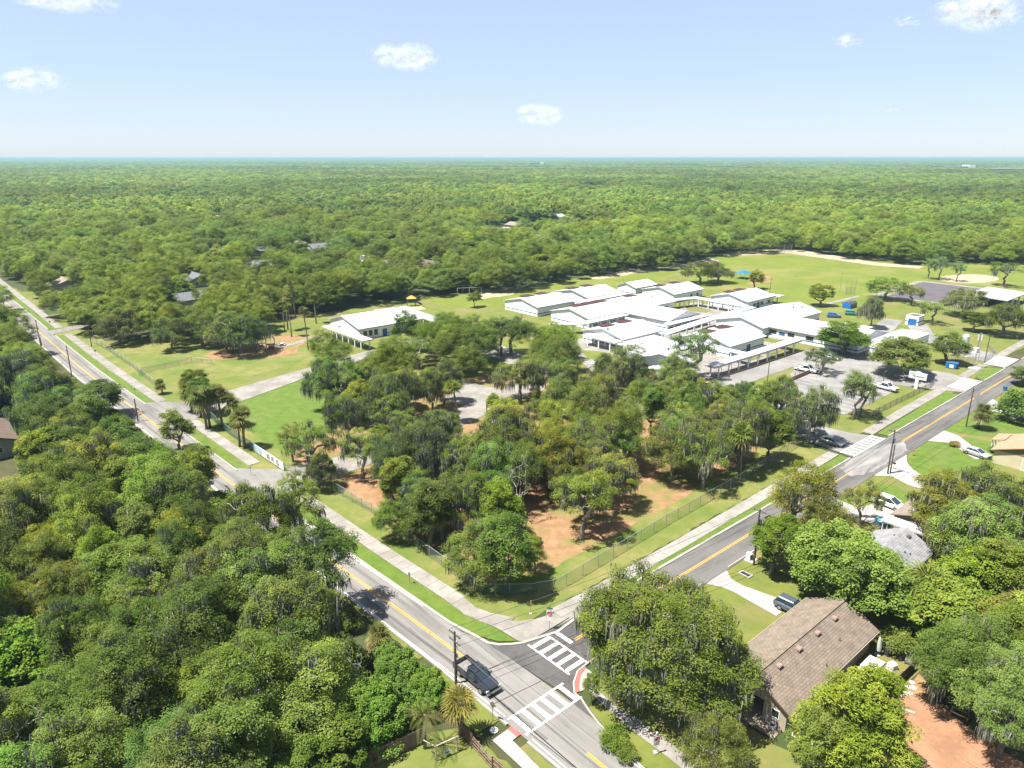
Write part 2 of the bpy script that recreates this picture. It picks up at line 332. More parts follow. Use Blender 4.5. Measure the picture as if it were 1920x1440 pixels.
flat('residential_lawn', [[(54, -45.8), (130, -45.8), (330, -45.8), (330, -5), (130, -5), (100, -20), (78, -20), (66, -20), (54, -30)], [(44, -40), (47.5, -40.5), (54, -45), (56, -24), (60, 0), (48, 12), (45, 10)]], GRASS, 0.3, grid=True)
flat('front_lawn', [[(146, -45.8), (153, -45.6), (158, -41.5), (160, -36), (150, -33), (140, -34), (132, -38), (134, -44)], [(158, -45.6), (188, -45.6), (190, -30), (166, -28), (163, -37), (160, -42)], [(112, -45), (122, -44.6), (124, -41), (120, -35), (112, -38), (109, -43)]], LUSH, 0.4, grid=True)
flat('yard_ground', [[(690, 1440), (800, 1376), (866, 1366), (960, 1440), (1000, 1520), (640, 1520)]], DRY, 0.2)
flat('field_dirt', [[(1340, 478), (1370, 473), (1475, 466), (1560, 478), (1640, 492), (1735, 500), (1725, 504), (1640, 498), (1560, 487), (1480, 475), (1375, 480)], [(1100, 523), (1180, 505), (1290, 494), (1330, 484), (1350, 490), (1270, 503), (1190, 513), (1130, 524)], [(900, 545), (985, 537), (960, 553), (900, 562)], [(700, 580), (790, 572), (800, 580), (720, 590)]], SAND, 0.8)
dm = []
for k in range(26):
    t = 2 * PI * k / 26; dm.append((1817 + 56 * math.cos(t), 523 + 8.5 * math.sin(t)))
flat('ball_field_dirt', [dm], SAND, 0.3)
flat('bare_patch', [[(470, 660), (500, 632), (600, 628), (560, 650), (560, 662), (500, 672)], [(380, 668), (430, 645), (480, 650), (480, 668), (420, 676)], [(1410, 520), (1440, 515), (1450, 530), (1400, 535)]], STRAW, 0.5)
flat('far_field', [[(985, 437), (1030, 427), (1140, 421), (1165, 428), (1100, 437), (1040, 447)], [(962, 440), (990, 434), (1010, 440), (985, 447)]], mat('hay_field', (0.33, 0.28, 0.12), (0.40, 0.34, 0.17), 0.95, 0.05, 5), 1.0)
flat('far_lawn', [[(0, 545), (30, 540), (75, 575), (85, 590), (60, 580), (30, 560)], [(35, 548), (60, 545), (85, 570), (70, 572)], [(15, 770), (60, 745), (85, 765), (30, 800), (0, 800)]], GRASS, 0.5)
# school paving
flat('bus_lane', [[(150, -97.2), (198, -97.2), (206, -94.5), (206, -84), (196, -90.2), (150, -90)]], LOT, grid=True)
flat('parking_lot', [[(150, -89.6), (160, -84), (178, -88.5), (182, -86), (181, -63), (153, -63.5), (149, -72)], [(178, -89.4), (206, -94), (234, -95), (262, -100), (262, -94), (236, -88), (208, -85), (203, -70), (205, -60), (202, -52), (190, -52), (184, -64), (180.5, -75)], [(131, -51.9), (145.5, -51.9), (143, -58), (142, -66), (152, -72), (152, -84), (146, -82), (136, -70), (132, -60)], [(222, -52), (234, -52), (238, -64), (250, -80), (262, -86), (256, -90), (240, -82), (228, -66)]], LOT, grid=True)
flat('school_drive', [[(41, -172), (44, -168), (56, -169.5), (82, -175.5), (104, -181), (116, -184), (130, -179), (136, -168), (136, -158), (131, -140), (130, -130), (128, -112), (131, -102), (150, -97.3), (150, -90), (128, -92), (121, -104), (122, -130), (125, -150), (127, -162), (122, -172), (112, -176.5), (82, -169.5), (60, -161), (50, -157.5), (42, -154)], [(43.5, -112), (46, -108), (58, -108.5), (75, -111), (96, -116), (116, -120), (122, -126), (122, -132), (108, -127), (94, -123), (74, -118.5), (58, -116), (48, -117), (43, -121)], [(94, -123), (108, -126), (104, -146), (92, -146)]], CONC, grid=True)
flat('school_path', [[(505, 655), (600, 628), (615, 630), (520, 654)], [(1505, 578), (1560, 566), (1610, 554), (1612, 557), (1560, 570), (1512, 581)], [(1610, 678), (1640, 650), (1650, 652), (1628, 680)], [(1660, 554), (1685, 548), (1690, 551), (1810, 572), (1805, 577), (1672, 558)]], CONC)
flat('courtyard_paving', [[(152, -150), (200, -150), (236, -162), (236, -134), (200, -129), (200, -104), (172, -97), (152, -97), (140, -108), (133, -118), (140, -130)]], CONC, grid=True)
flat('courtyard_lawn', [[(226.7, -159.5), (229, -157.5), (228.5, -147.5), (222.5, -146.5), (220, -152)], [(186, -100.8), (194, -100.8), (194, -106), (186, -106)], [(176, -100.8), (184, -100.8), (184, -106), (176, -106)], [(150, -140), (154, -132), (148, -126), (144, -132)]], GRASS, 0.2, grid=True)
flat('ball_court', [[(354, -121), (354, -95), (332.5, -88), (308, -92), (305, -117)]], COURT, grid=True)
flat('court_border', [[(354, -124), (357, -121), (357, -94), (354, -94), (354, -121), (305, -120), (303, -117), (308, -91), (306, -91), (301, -117), (303, -123)]], CONC, grid=True)
# the two streets
def strip_struct(name, poly, m, z):
    return flat(name, [poly], m, grid=True, z=z)
flat('long_road', [stripA(-HW, HW, -900, 60)], ROAD_A, grid=True, z=0.115)
flat('side_road', [[(48.9, -52.0), (52.2, -51.6), (430, -51.6), (430, -45.9), (54, -45.4), (50, -44.9)]], ROAD_B, grid=True, z=0.12)
flat('junction_asphalt', [[(44.5, -54.9), (45.3, -53.9), (47.8, -52.4), (49.4, -52.1), (60, -51.62), (60, -45.5), (49.8, -44.9), (47.8, -44.1), (46.6, -43.0), (46.2, -41.6), (45.2, -38), (45.0, -41), (45.4, -43.6), (45.0, -48)]], NEWTAR, grid=True, z=0.125)
flat('asphalt_apron', [[(43.2, -61), (43.6, -58.5), (44.6, -55.4), (44.9, -48), (45.1, -41), (44.9, -37.5), (43.9, -32), (43.9, -20), (42, -20), (41, -50), (42, -61)]], ROAD_A, grid=True, z=0.118)
flat('driveway', [[(39, -157), (44.5, -153.5), (47, -158), (47.5, -166), (44, -171), (39, -174)], [(41, -124), (45, -120), (48, -117.2), (48, -108.5), (45.5, -108), (41, -106)], [(35, -270), (40.5, -272), (50, -276), (60, -276), (60, -272), (48, -269), (36, -264)]], ROAD_A, grid=True, z=0.105)
flat('concrete_driveway', [[(73.9, -45.9), (79.4, -45.9), (77.6, -43.8), (77.4, -42.0), (78.6, -35.6), (74.6, -35.6), (75.2, -42.0), (75.0, -43.6)], [(125, -46.0), (141, -46.0), (136, -44.0), (133.5, -42.0), (130, -37.5), (126, -36), (126, -40), (127.5, -43.2)], [(150, -45.9), (159, -45.9), (158, -42.5), (152.5, -37.5), (150.5, -35), (147, -36), (148.5, -38), (152.5, -42)], [(178, -45.9), (190, -45.9), (186, -42.5), (186, -36), (180, -36), (180, -42)], [(108, -45.8), (111.5, -45.8), (111, -42), (117.5, -39.5), (114.5, -36.0), (107.0, -36.5), (107.5, -40.5)], [(104, -36.5), (107.6, -36.5), (106.6, -32.6), (103.5, -34.2)]], CONC_NEW, grid=True, z=0.098)
flat('rubbed_asphalt', [[(124, -51.0), (131, -51.3), (140, -51.2), (146, -48.5), (142, -46.2), (127, -46.2), (122, -48)]], mat('pale_worn_asphalt', (0.13, 0.124, 0.117), (0.28, 0.268, 0.255), 0.9, 0.35, 8, stretch=(0.3, 1.5, 1), rot=-TH), 0.3, grid=True, z=0.127)
# pavement near the junction
pav = [(868, 1152), (930, 1178), (972, 1203), (990, 1204), (1015, 1190), (1045, 1172), (1068, 1158), (1056, 1146), (1010, 1160), (975, 1166), (945, 1164), (905, 1152), (882, 1138)]
flat('corner_pavement', [pav], CONC, z=0.10)
flat('ramp_concrete', [[(1099, 1255), (1089, 1269), (1086, 1288), (1087, 1299), (1097, 1294), (1139, 1331), (1150, 1322), (1125, 1300), (1112, 1280), (1110, 1262)], [(923, 1390), (952, 1369), (969, 1384), (961, 1390), (1010, 1440), (1040, 1470), (1000, 1470), (977, 1440)]], CONC_NEW, z=0.135)
flat('tactile_paving', [[(1097, 1249), (1083, 1261), (1076, 1282), (1077, 1303), (1087, 1297), (1086, 1288), (1089, 1269), (1099, 1255)], [(952, 1369), (959, 1363), (977, 1378), (969, 1384)]], TACT, z=0.142)
flat('shaded_path', [[(1139, 1331), (1150, 1322), (1192, 1347), (1258, 1396), (1316, 1442), (1400, 1510), (1340, 1510), (1275, 1440), (1241, 1413), (1190, 1375)]], CONC, z=0.11)
flat('verge', [stripA(HW + 0.35, 5.5, -104, -66), stripA(HW + 0.35, 5.2, -153, -122), stripA(HW + 0.35, 5.0, -262, -172), stripA(HW + 0.35, 4.9, -420, -274)], LUSH, 0.12, grid=True, z=0.10)
flat('verge_corner', [[(752, 1106), (815, 1150), (851, 1174), (893, 1192), (935, 1204), (968, 1203), (930, 1179), (866, 1151), (795, 1103), (768, 1082)], [(1024, 1188), (1012, 1194), (1032, 1184), (1141, 1125), (1141, 1118), (1046, 1174)]], LUSH, 0.06, z=0.104)
vb = [(a, -52.0) for a in range(58, 131, 8)] + [(a, -52.95 - (a - 58) * 0.012) for a in range(130, 57, -8)]
vb2 = [(a, -52.0) for a in range(147, 192, 8)] + [(a, -54.0 - (a - 147) * 0.02) for a in range(187, 146, -8)]
vb3 = [(204, -52.0), (221, -52.0), (219, -54.6), (207, -54.8)]
flat('corner_verge', [[(1015, 1191), (1046, 1177), (1110, 1141), (1142, 1124), (1142, 1130), (1100, 1157), (1046, 1186), (1010, 1201)]], LUSH, 0.05, z=0.107)
flat('pavement_join', [[(1050, 1148), (1068, 1160), (1046, 1174), (1085, 1154), (1118, 1136), (1110, 1118)]], CONC, z=0.109)
flat('side_verge', [vb, vb2, vb3], LUSH, 0.08, grid=True, z=0.10)
flat('left_verge', [stripA(-HW - 0.9, -HW - 0.3, -152, -58), stripA(-6, -HW - 0.3, -56, -45), stripA(-HW - 1.3, -HW - 0.3, -41, 10)], GRASS, 0.15, grid=True, z=0.09)
# ------------------------------------------------------------------ pavements of single slabs, kerbs, road markings
SLAB = mat('slab_concrete', (0.265, 0.247, 0.22), (0.325, 0.305, 0.273), 0.9, 0.8, 8, 0.15, 15, c3=(0.22, 0.203, 0.177), scale3=0.25, objvar=0.07)
JOINT = mat('joint_dirt', (0.10, 0.09, 0.075), (0.15, 0.135, 0.115), 0.95, 1.5, 5)
def pavement(mid, width, base_z, slab, name='pavement'):
    """mid: centre line in grid points; slab: length of a slab or 0 for a plain strip"""
    pts = [Vector(gw(*q)[:2]) for q in mid]
    b = MB(); L = []; Rr = []
    for i, q in enumerate(pts):
        d = (pts[min(i + 1, len(pts) - 1)] - pts[max(i - 1, 0)]).normalized(); nn = Vector((-d.y, d.x))
        L.append(q + nn * width / 2); Rr.append(q - nn * width / 2)
    for i in range(len(pts) - 1):
        b.add([(*Rr[i], base_z), (*Rr[i + 1], base_z), (*L[i + 1], base_z), (*L[i], base_z)], [(0, 1, 2, 3)])
    o = struct(name, b, JOINT if slab else CONC)
    if slab:
        me = MB().box((0, 0, 0), (slab - 0.035, width - 0.02, 0.05)).mesh('concrete_slab', SLAB)
        cum = [0.0]
        for i in range(len(pts) - 1): cum.append(cum[-1] + (pts[i + 1] - pts[i]).length)
        s = slab / 2
        while s < cum[-1]:
            i = max(k for k in range(len(cum)) if cum[k] <= s); i = min(i, len(pts) - 2)
            d = (pts[i + 1] - pts[i]).normalized(); p = pts[i] + d * (s - cum[i])
            c = link('concrete_slab', me, o, (p.x, p.y, base_z + 0.012), math.atan2(d.y, d.x)); s += slab
    return o
def midA(b0, b1, off, st=4): 
    n = max(1, int(abs(b1 - b0) / st)); return [(ca(b0 + (b1 - b0) * i / n) + off, b0 + (b1 - b0) * i / n) for i in range(n + 1)]
pavement(midA(-64, -105, 6.75), 2.3, 0.10, 1.8)
pavement(midA(-123, -154, 6.6), 2.3, 0.10, 2.2)
pavement(midA(-172, -262, 6.4, 10), 2.3, 0.10, 0)
pavement(midA(-274, -480, 6.3, 20), 2.3, 0.10, 0)
pavement([(54.5, -53.9), (62, -53.75), (80, -53.9), (100, -54.3), (130, -55.0)], 2.1, 0.10, 1.8)
pavement([(145.5, -55.4), (165, -55.9), (190, -56.3)], 2.3, 0.10, 0)
pavement([(204, -56.6), (221, -57.0)], 2.3, 0.10, 0)
pavement([(235, -57.0), (330, -58.5)], 2.3, 0.10, 0)
# the bend of the pavement between the long road and the corner
flat('pavement_bend', [[(ca(-66) + 5.6, -66), (ca(-63) + 5.5, -61.5), (46.6, -58.6), (48.2, -56.3), (50.2, -56.6), (48.6, -59.3), (47.9, -61.5), (ca(-64.5) + 7.9, -66)]], CONC, grid=True, z=0.106)

def kerb(pts, name='kerb', wdt=0.28, h=0.13, gutter=0.0):
    pts = [Vector(p[:2]) for p in pts]; b = MB(); A = []; B = []
    for i, q in enumerate(pts):
        d = (pts[min(i + 1, len(pts) - 1)] - pts[max(i - 1, 0)]).normalized(); nn = Vector((-d.y, d.x))
        A.append(q + nn * wdt / 2); B.append(q - nn * wdt / 2)
    rings = [[(*B[i], 0.0), (*B[i], h + 0.09), (*A[i], h + 0.09), (*A[i], 0.0)] for i in range(len(pts))]
    b.loft(rings); return struct(name, b, KERB)
def kA(off, b0, b1, st=5):
    return [gw(ca(b0 + (b1 - b0) * i / max(1, int(abs(b1 - b0) / st))) + off, b0 + (b1 - b0) * i / max(1, int(abs(b1 - b0) / st))) for i in range(max(1, int(abs(b1 - b0) / st)) + 1)]
kerb(kA(HW + 0.14, -104, -61, 4) + [at(*q) for q in ((893, 1195), (915, 1207.5), (936, 1211), (960, 1210), (982, 1207), (1000, 1201), (1045, 1187))] + [gw(a, -51.8) for a in (58, 70, 90, 110, 130)], wdt=0.36)
kerb(kA(HW + 0.14, -153, -122), wdt=0.3); kerb(kA(HW + 0.14, -262, -172, 10), wdt=0.3); kerb(kA(HW + 0.14, -420, -274, 20), wdt=0.3)
kerb([gw(a, -51.8) for a in (147, 160, 175, 191)], wdt=0.3); kerb([gw(a, -51.8) for a in (204, 221)], wdt=0.3); kerb([gw(a, -51.8) for a in (235, 330)], wdt=0.3)
kerb(kA(-HW - 0.14, -260, -44, 6), wdt=0.26); kerb(kA(-HW - 0.14, -41, 12, 6), wdt=0.26)
kerb([gw(43.95, 8), gw(43.95, -20), gw(43.95, -32)] + [at(*q) for q in ((1125, 1362), (1104, 1335), (1090, 1313), (1078, 1303))], wdt=0.2)
kerb([at(*q) for q in ((1077, 1303), (1075.5, 1282), (1083, 1261), (1097, 1249.5))] + [gw(54, -45.2), gw(62, -45.6), gw(73.5, -45.7)], wdt=0.2)
kerb([gw(79.8, -45.7), gw(95, -45.75), gw(107.6, -45.75)], wdt=0.2)
kerb([gw(150, -97.3), gw(175, -97.35), gw(198, -97.3)], wdt=0.35); 
yk = MB()
for i in range(12): yk.box(gw(152 + 4 * i, -96.95, 0.14), (3.97, 0.34, 0.16), ROT_A)
struct('yellow_kerb', yk, PAINT_Y)

ZM = 0.131
def mark_strip(b, p, q, wd, z=ZM):
    p, q = Vector(p[:2]), Vector(q[:2]); d = (q - p).normalized(); n_ = Vector((-d.y, d.x)) * wd / 2
    b.add([(*(p - n_), z), (*(q - n_), z), (*(q + n_), z), (*(p + n_), z)], [(0, 1, 2, 3)])
def crosswalk(name, a0, a1, b0, b1, along, n, bar, edge=True, z=ZM):
    """bars run along `along`"""
    e = MB()
    if along == 'b':
        for bb in (b0, b1): mark_strip(e, gw(a0, bb), gw(a1, bb), 0.24, z)
    else:
        for aa in (a0, a1): mark_strip(e, gw(aa, b0), gw(aa, b1), 0.24, z)
    o = struct(name, e, PAINT_W)
    for i in range(n):
        t = (i + 0.5) / n; b = MB()
        if along == 'b': aa = a0 + (a1 - a0) * t; mark_strip(b, gw(aa, b0 + 0.14), gw(aa, b1 - 0.14), bar, z)
        else: bb = b0 + (b1 - b0) * t; mark_strip(b, gw(a0 + 0.14, bb), gw(a1 - 0.14, bb), bar, z)
        link('stripe', b.mesh('stripe', PAINT_W), o)
    return o
crosswalk('crosswalk', 38.5, 46.4, -44.5, -41.8, 'b', 6, 0.55)
crosswalk('crosswalk', 47.9, 50.8, -51.7, -45.0, 'a', 5, 0.55)
crosswalk('crosswalk', 131.2, 145.2, -54.2, -51.7, 'b', 9, 0.6, z=0.15)
crosswalk('crosswalk', 191.5, 203.6, -56.0, -52.0, 'b', 8, 0.6, z=0.15)
crosswalk('crosswalk', 221.5, 234.5, -57.0, -52.4, 'b', 8, 0.6, z=0.15)
b = MB()
mark_strip(b, gw(51.95, -51.2), gw(51.95, -48.6), 0.55); struct('stop_line', b, PAINT_W)
b = MB()
for s_ in (-0.13, 0.13):
    for a0, a1 in ((52.6, 118), (146, 187), (191, 420)): mark_strip(b, gw(a0, -48.75 + s_), gw(a1, -48.75 + s_), 0.13)
mark_strip(b, gw(118, -48.85), gw(124.5, -48.9), 0.16)
struct('centre_line', b, PAINT_Y)
b = MB()
for s_ in (-0.13, 0.13):
    bs = [-55 - 6 * i for i in range(60)]
    for q0, q1 in zip(bs, bs[1:]): mark_strip(b, gw(ca(q0) + s_ + 0.1, q0), gw(ca(q1) + s_ + 0.1, q1), 0.13)
mark_strip(b, gw(41.35, -36.3), gw(41.35, 20), 0.34)
struct('centre_line', b, PAINT_Y)
b = MB()
for q0, q1 in ((-33.5, 10),):
    mark_strip(b, gw(43.75, q0), gw(43.75, q1), 0.12)
for q0 in range(-56, -250, -6): mark_strip(b, gw(ca(q0) - HW + 0.16, q0), gw(ca(q0 - 6) - HW + 0.16, q0 - 6), 0.12)
for q0 in range(-66, -104, -6): mark_strip(b, gw(ca(q0) + HW - 0.14, q0), gw(ca(q0 - 6) + HW - 0.14, q0 - 6), 0.12)
mark_strip(b, gw(38.62, -41), gw(38.62, 10), 0.12); mark_strip(b, gw(38.6, -45), gw(38.2, -56), 0.12)
struct('edge_line', b, PAINT_W)
b = MB()
for p, q, wd in (((907, 1260), (1120, 1166), 0.09), ((925, 1322), (1120, 1228), 0.09), ((605, 1066), (702, 1134), 0.10), ((702, 1134), (752, 1174), 0.09), ((752, 1174), (852, 1246), 0.10), ((924, 1305), (975, 1347), 0.10), ((993, 1376), (1075, 1440), 0.10), ((1120, 1166), (1200, 1130), 0.09), ((1620, 893), (1632, 878), 0.10)):
    mark_strip(b, at(*p), at(*q), wd, ZM + 0.004)
struct('dark_road_line', b, DARK_LINE)  # thin dark strips drawn flat on the asphalt of both roads
PATCH = mat('patched_asphalt', (0.10, 0.094, 0.089), (0.135, 0.128, 0.12), 0.9, 2.0, 6)
prr = random.Random(12); pb = MB()
for k in range(16):
    bb = prr.uniform(-230, -58); o_ = prr.choice((-1.4, 1.4)) + prr.uniform(-0.5, 0.5); l_, w_ = prr.uniform(1.0, 5.0), prr.uniform(0.35, 1.1); pb.sheet([gw(ca(bb) + o_ + dx, bb + dy)[:2] for dx, dy in ((-w_ / 2, -l_ / 2), (w_ / 2, -l_ / 2 + 0.1), (w_ / 2 - 0.05, l_ / 2), (-w_ / 2, l_ / 2 - 0.1))], 0.1165)
for k in range(14):
    aa = prr.uniform(62, 200); o_ = -48.8 + prr.choice((-1.4, 1.4)) + prr.uniform(-0.5, 0.5); l_, w_ = prr.uniform(1.0, 5.0), prr.uniform(0.35, 1.0); pb.sheet([gw(aa + dx, o_ + dy)[:2] for dx, dy in ((-l_ / 2, -w_ / 2), (l_ / 2, -w_ / 2 + 0.1), (l_ / 2 - 0.1, w_ / 2), (-l_ / 2, w_ / 2))], 0.1225)
struct('asphalt_patch', pb, PATCH)
OIL = mat('worn_lane', (0.118, 0.110, 0.102), (0.165, 0.155, 0.144), 0.85, 0.8, 7, stretch=(1.0, 0.12, 1), rot=-TH); ob = MB()
for o_ in (-1.45, 1.45):
    for q0 in range(-40, -240, -8): ob.add([gw(ca(q0) + o_ - 0.26, q0, 0.1172), gw(ca(q0) + o_ + 0.26, q0, 0.1172), gw(ca(q0 - 8) + o_ + 0.26, q0 - 8, 0.1172), gw(ca(q0 - 8) + o_ - 0.26, q0 - 8, 0.1172)], [(3, 2, 1, 0)])
struct('oil_track', ob, OIL)
b = MB()
for k in range(9):
    a0 = 153.5 + 2.7 * k; mark_strip(b, gw(a0, -63.8), gw(a0, -68.6), 0.14, 0.16)
for k in range(8):
    a0 = 160 + 2.7 * k; mark_strip(b, gw(a0, -83.5 - 0.12 * k), gw(a0, -78.5 - 0.12 * k), 0.14, 0.16)
struct('parking_line', b, PAINT_W)
# ------------------------------------------------------------------ trees
LEAF = leaf_mat('oak_leaf', (0.112, 0.176, 0.014), (0.222, 0.312, 0.026), (0.335, 0.400, 0.055), trans=0.54)
LEAF_B = leaf_mat('broad_leaf', (0.075, 0.138, 0.006), (0.145, 0.225, 0.010), (0.22, 0.30, 0.022))
LEAF_C = leaf_mat('feathery_leaf', (0.115, 0.160, 0.010), (0.225, 0.285, 0.018), (0.33, 0.37, 0.038), trans=0.42, var=0.15)
MOSS = leaf_mat('spanish_moss', (0.165, 0.17, 0.115), (0.27, 0.275, 0.20), (0.40, 0.40, 0.31), trans=0.25, rough=0.9, var=0.2)
FROND = leaf_mat('palm_frond', (0.12, 0.165, 0.018), (0.235, 0.275, 0.045), (0.38, 0.38, 0.09), trans=0.5, var=0.15)
DEADF = leaf_mat('dead_frond', (0.20, 0.13, 0.045), (0.34, 0.235, 0.085), (0.46, 0.36, 0.15), trans=0.2, var=0.15)

def unit(v): return v / np.maximum(np.linalg.norm(v, axis=-1, keepdims=True), 1e-9)
def cards(rng, pos, nrm, L, W):
    n = len(pos); t = unit(np.cross(nrm, rng.normal(size=(n, 3)))); b = np.cross(nrm, t)
    l = (L * rng.uniform(0.6, 1.3, (n, 1))) / 2; w_ = (W * rng.uniform(0.7, 1.3, (n, 1))) / 2
    return np.stack([pos + t * l, pos + b * w_, pos - t * l, pos - b * w_], 1).reshape(-1, 3)
def skeleton(rng, tips, base, r0, top):
    nodes = [np.array(p, float) for p in base]; par = [-1] + list(range(len(base) - 1)); first = max(1, len(base) - 3)
    order = np.argsort([np.linalg.norm(t - nodes[-1]) for t in tips])
    for k in order:
        t = tips[k]; N = np.array(nodes[first:]); d = np.linalg.norm(N - t, axis=1) + np.maximum(0, N[:, 2] - t[2]) * 2.0
        i = int(np.argmin(d)) + first; p = nodes[i]; prev = i
        for f_ in (0.4, 0.75, 1.0):
            q = p + (t - p) * f_ + (rng.normal(size=3) * 0.10 * np.linalg.norm(t - p) if f_ < 1 else 0); q[2] += (0.1 if f_ < 1 else 0) * np.linalg.norm(t - p)
            nodes.append(q); par.append(prev); prev = len(nodes) - 1
    cnt = np.zeros(len(nodes)); 
    for i in range(len(nodes) - 1, 0, -1):
        cnt[i] += 0.34; cnt[par[i]] += cnt[i]
    rad = np.clip(r0 * np.sqrt((cnt + 0.2) / (cnt[0] + 0.2)), 0.028, None)
    return nodes, par, rad
def wood_mesh(name, nodes, par, rad, m, nb, sides=6):
    b = MB()
    b.tube([nodes[i] for i in range(nb)], [rad[0] * 1.25] + [rad[i] for i in range(1, nb)], 9, cap=False)
    for i in range(nb, len(nodes)):
        p = par[i]; r1 = rad[i]; r0_ = min(rad[p], r1 * 1.5); b.tube([nodes[p], nodes[i]], [r0_, r1], sides if r1 > 0.06 else 4, cap=False, mi=0 if r1 > 0.09 else 1)
    return b.mesh(name, [m, TWIG], smooth=True)
def make_tree(seed, h=12.0, rad=6.0, th=3.5, ntip=64, cr=1.45, per=210, L=0.235, W=0.135, moss=0.0, lump=0.28, flat_=0.8, lean=0.0, r0=0.38, leaf=None, bare=0.04, low=-0.5, up=1.0, cone=0.0, sparse=0.0, dens=1.85):
    """trunk, crown and moss meshes of one tree standing at the origin"""
    rng = np.random.default_rng(seed); leaf = leaf or LEAF
    cz = th + (h - th) * 0.36; lob = unit(rng.normal(size=(6, 3)))
    tips = []; tries = 0; mind = cr * (0.98 + sparse)
    while len(tips) < ntip and tries < 6000:
        tries += 1; d = unit(rng.normal(size=3)); 
        if d[2] < low: continue
        e = 1 + lump * (np.max(lob @ d) - 0.75) * 2.0
        rr = rng.uniform(0.35, 1.0) ** 0.5 * e
        up_ = h - cz - cr * 0.4; p = np.array([d[0] * rad * 0.9 * rr, d[1] * rad * 0.9 * rr, cz + (d[2] * up_ * rr * up if d[2] > 0 else d[2] * (cz - th) * rr)])
        if cone: p[:2] *= max(0.12, 1 - cone * (p[2] - th) / (h - th))
        p[0] += lean * (p[2] / h)
        if all(np.linalg.norm((p - q) * (1, 1, 1.3)) > mind for q in tips): tips.append(p)
        if tries % 1500 == 0: mind *= 0.85
    tips = np.array(tips)
    base = [(0, 0, -0.15), (0.06 * lean, 0, th * 0.35), (0.2 * lean + rng.normal() * 0.12, rng.normal() * 0.12, th * 0.75), (0.3 * lean + rng.normal() * 0.15, rng.normal() * 0.15, th)]
    nodes, par, rd = skeleton(rng, tips, base, r0, th)
    trunk = wood_mesh('trunk', nodes, par, rd, BARK, len(base))
    V = []; T = []; MV = []; MT = []
    for c in tips:
        if rng.random() < bare: continue
        k = int(per * dens * rng.uniform(0.6, 1.25)); r = cr * rng.uniform(0.75, 1.25); tint = rng.uniform(0.12, 0.88)
        d = unit(rng.normal(size=(k, 3))); d[:, 2] = np.where(d[:, 2] < -0.35, -d[:, 2], d[:, 2]); lb = unit(rng.normal(size=(4, 3)))
        e = 0.75 + 0.45 * np.max(d @ lb.T, axis=1, keepdims=True)
        pos = c + d * (r * e * rng.uniform(0, 1, (k, 1)) ** 0.4) * (1, 1, flat_)
        nrm = unit(d * 0.5 + np.array([-0.12, 0, 1.0]) + rng.normal(size=(k, 3)) * 0.4)
        V.append(cards(rng, pos, nrm, L, W)); T.append(np.clip(tint + rng.normal(size=k) * 0.16, 0, 1))
    ms = [c for c in tips if rng.random() < moss]
    for c in ms:
        k = int(rng.uniform(26, 60)); spread = cr * 0.75; top = c + np.stack([rng.normal(size=k) * spread * 0.6, rng.normal(size=k) * spread * 0.6, rng.uniform(-0.55, 0.45, k) * cr * 0.8], 1)
        ln = rng.uniform(0.4, 1.7, k) * (1.5 if rng.random() < 0.3 else 1.0); a = rng.uniform(0, 2 * PI, k); wv = np.stack([np.cos(a), np.sin(a), np.zeros(k)], 1) * rng.uniform(0.05, 0.13, (k, 1))
        bot = top + np.stack([rng.normal(size=k) * 0.12, rng.normal(size=k) * 0.12, -ln], 1)
        MV.append(np.stack([top + wv, top - wv, bot - wv * 0.25, bot + wv * 0.25], 1).reshape(-1, 3)); MT.append(np.clip(rng.uniform(0.2, 0.8) + rng.normal(size=k) * 0.15, 0, 1))
    crown = fast_mesh('crown', np.concatenate(V), 4, leaf, np.concatenate(T))
    mm = fast_mesh('spanish_moss', np.concatenate(MV), 4, MOSS, np.concatenate(MT)) if MV else None
    return dict(trunk=trunk, crown=crown, moss=mm, h=h, rad=rad, cz=cz)

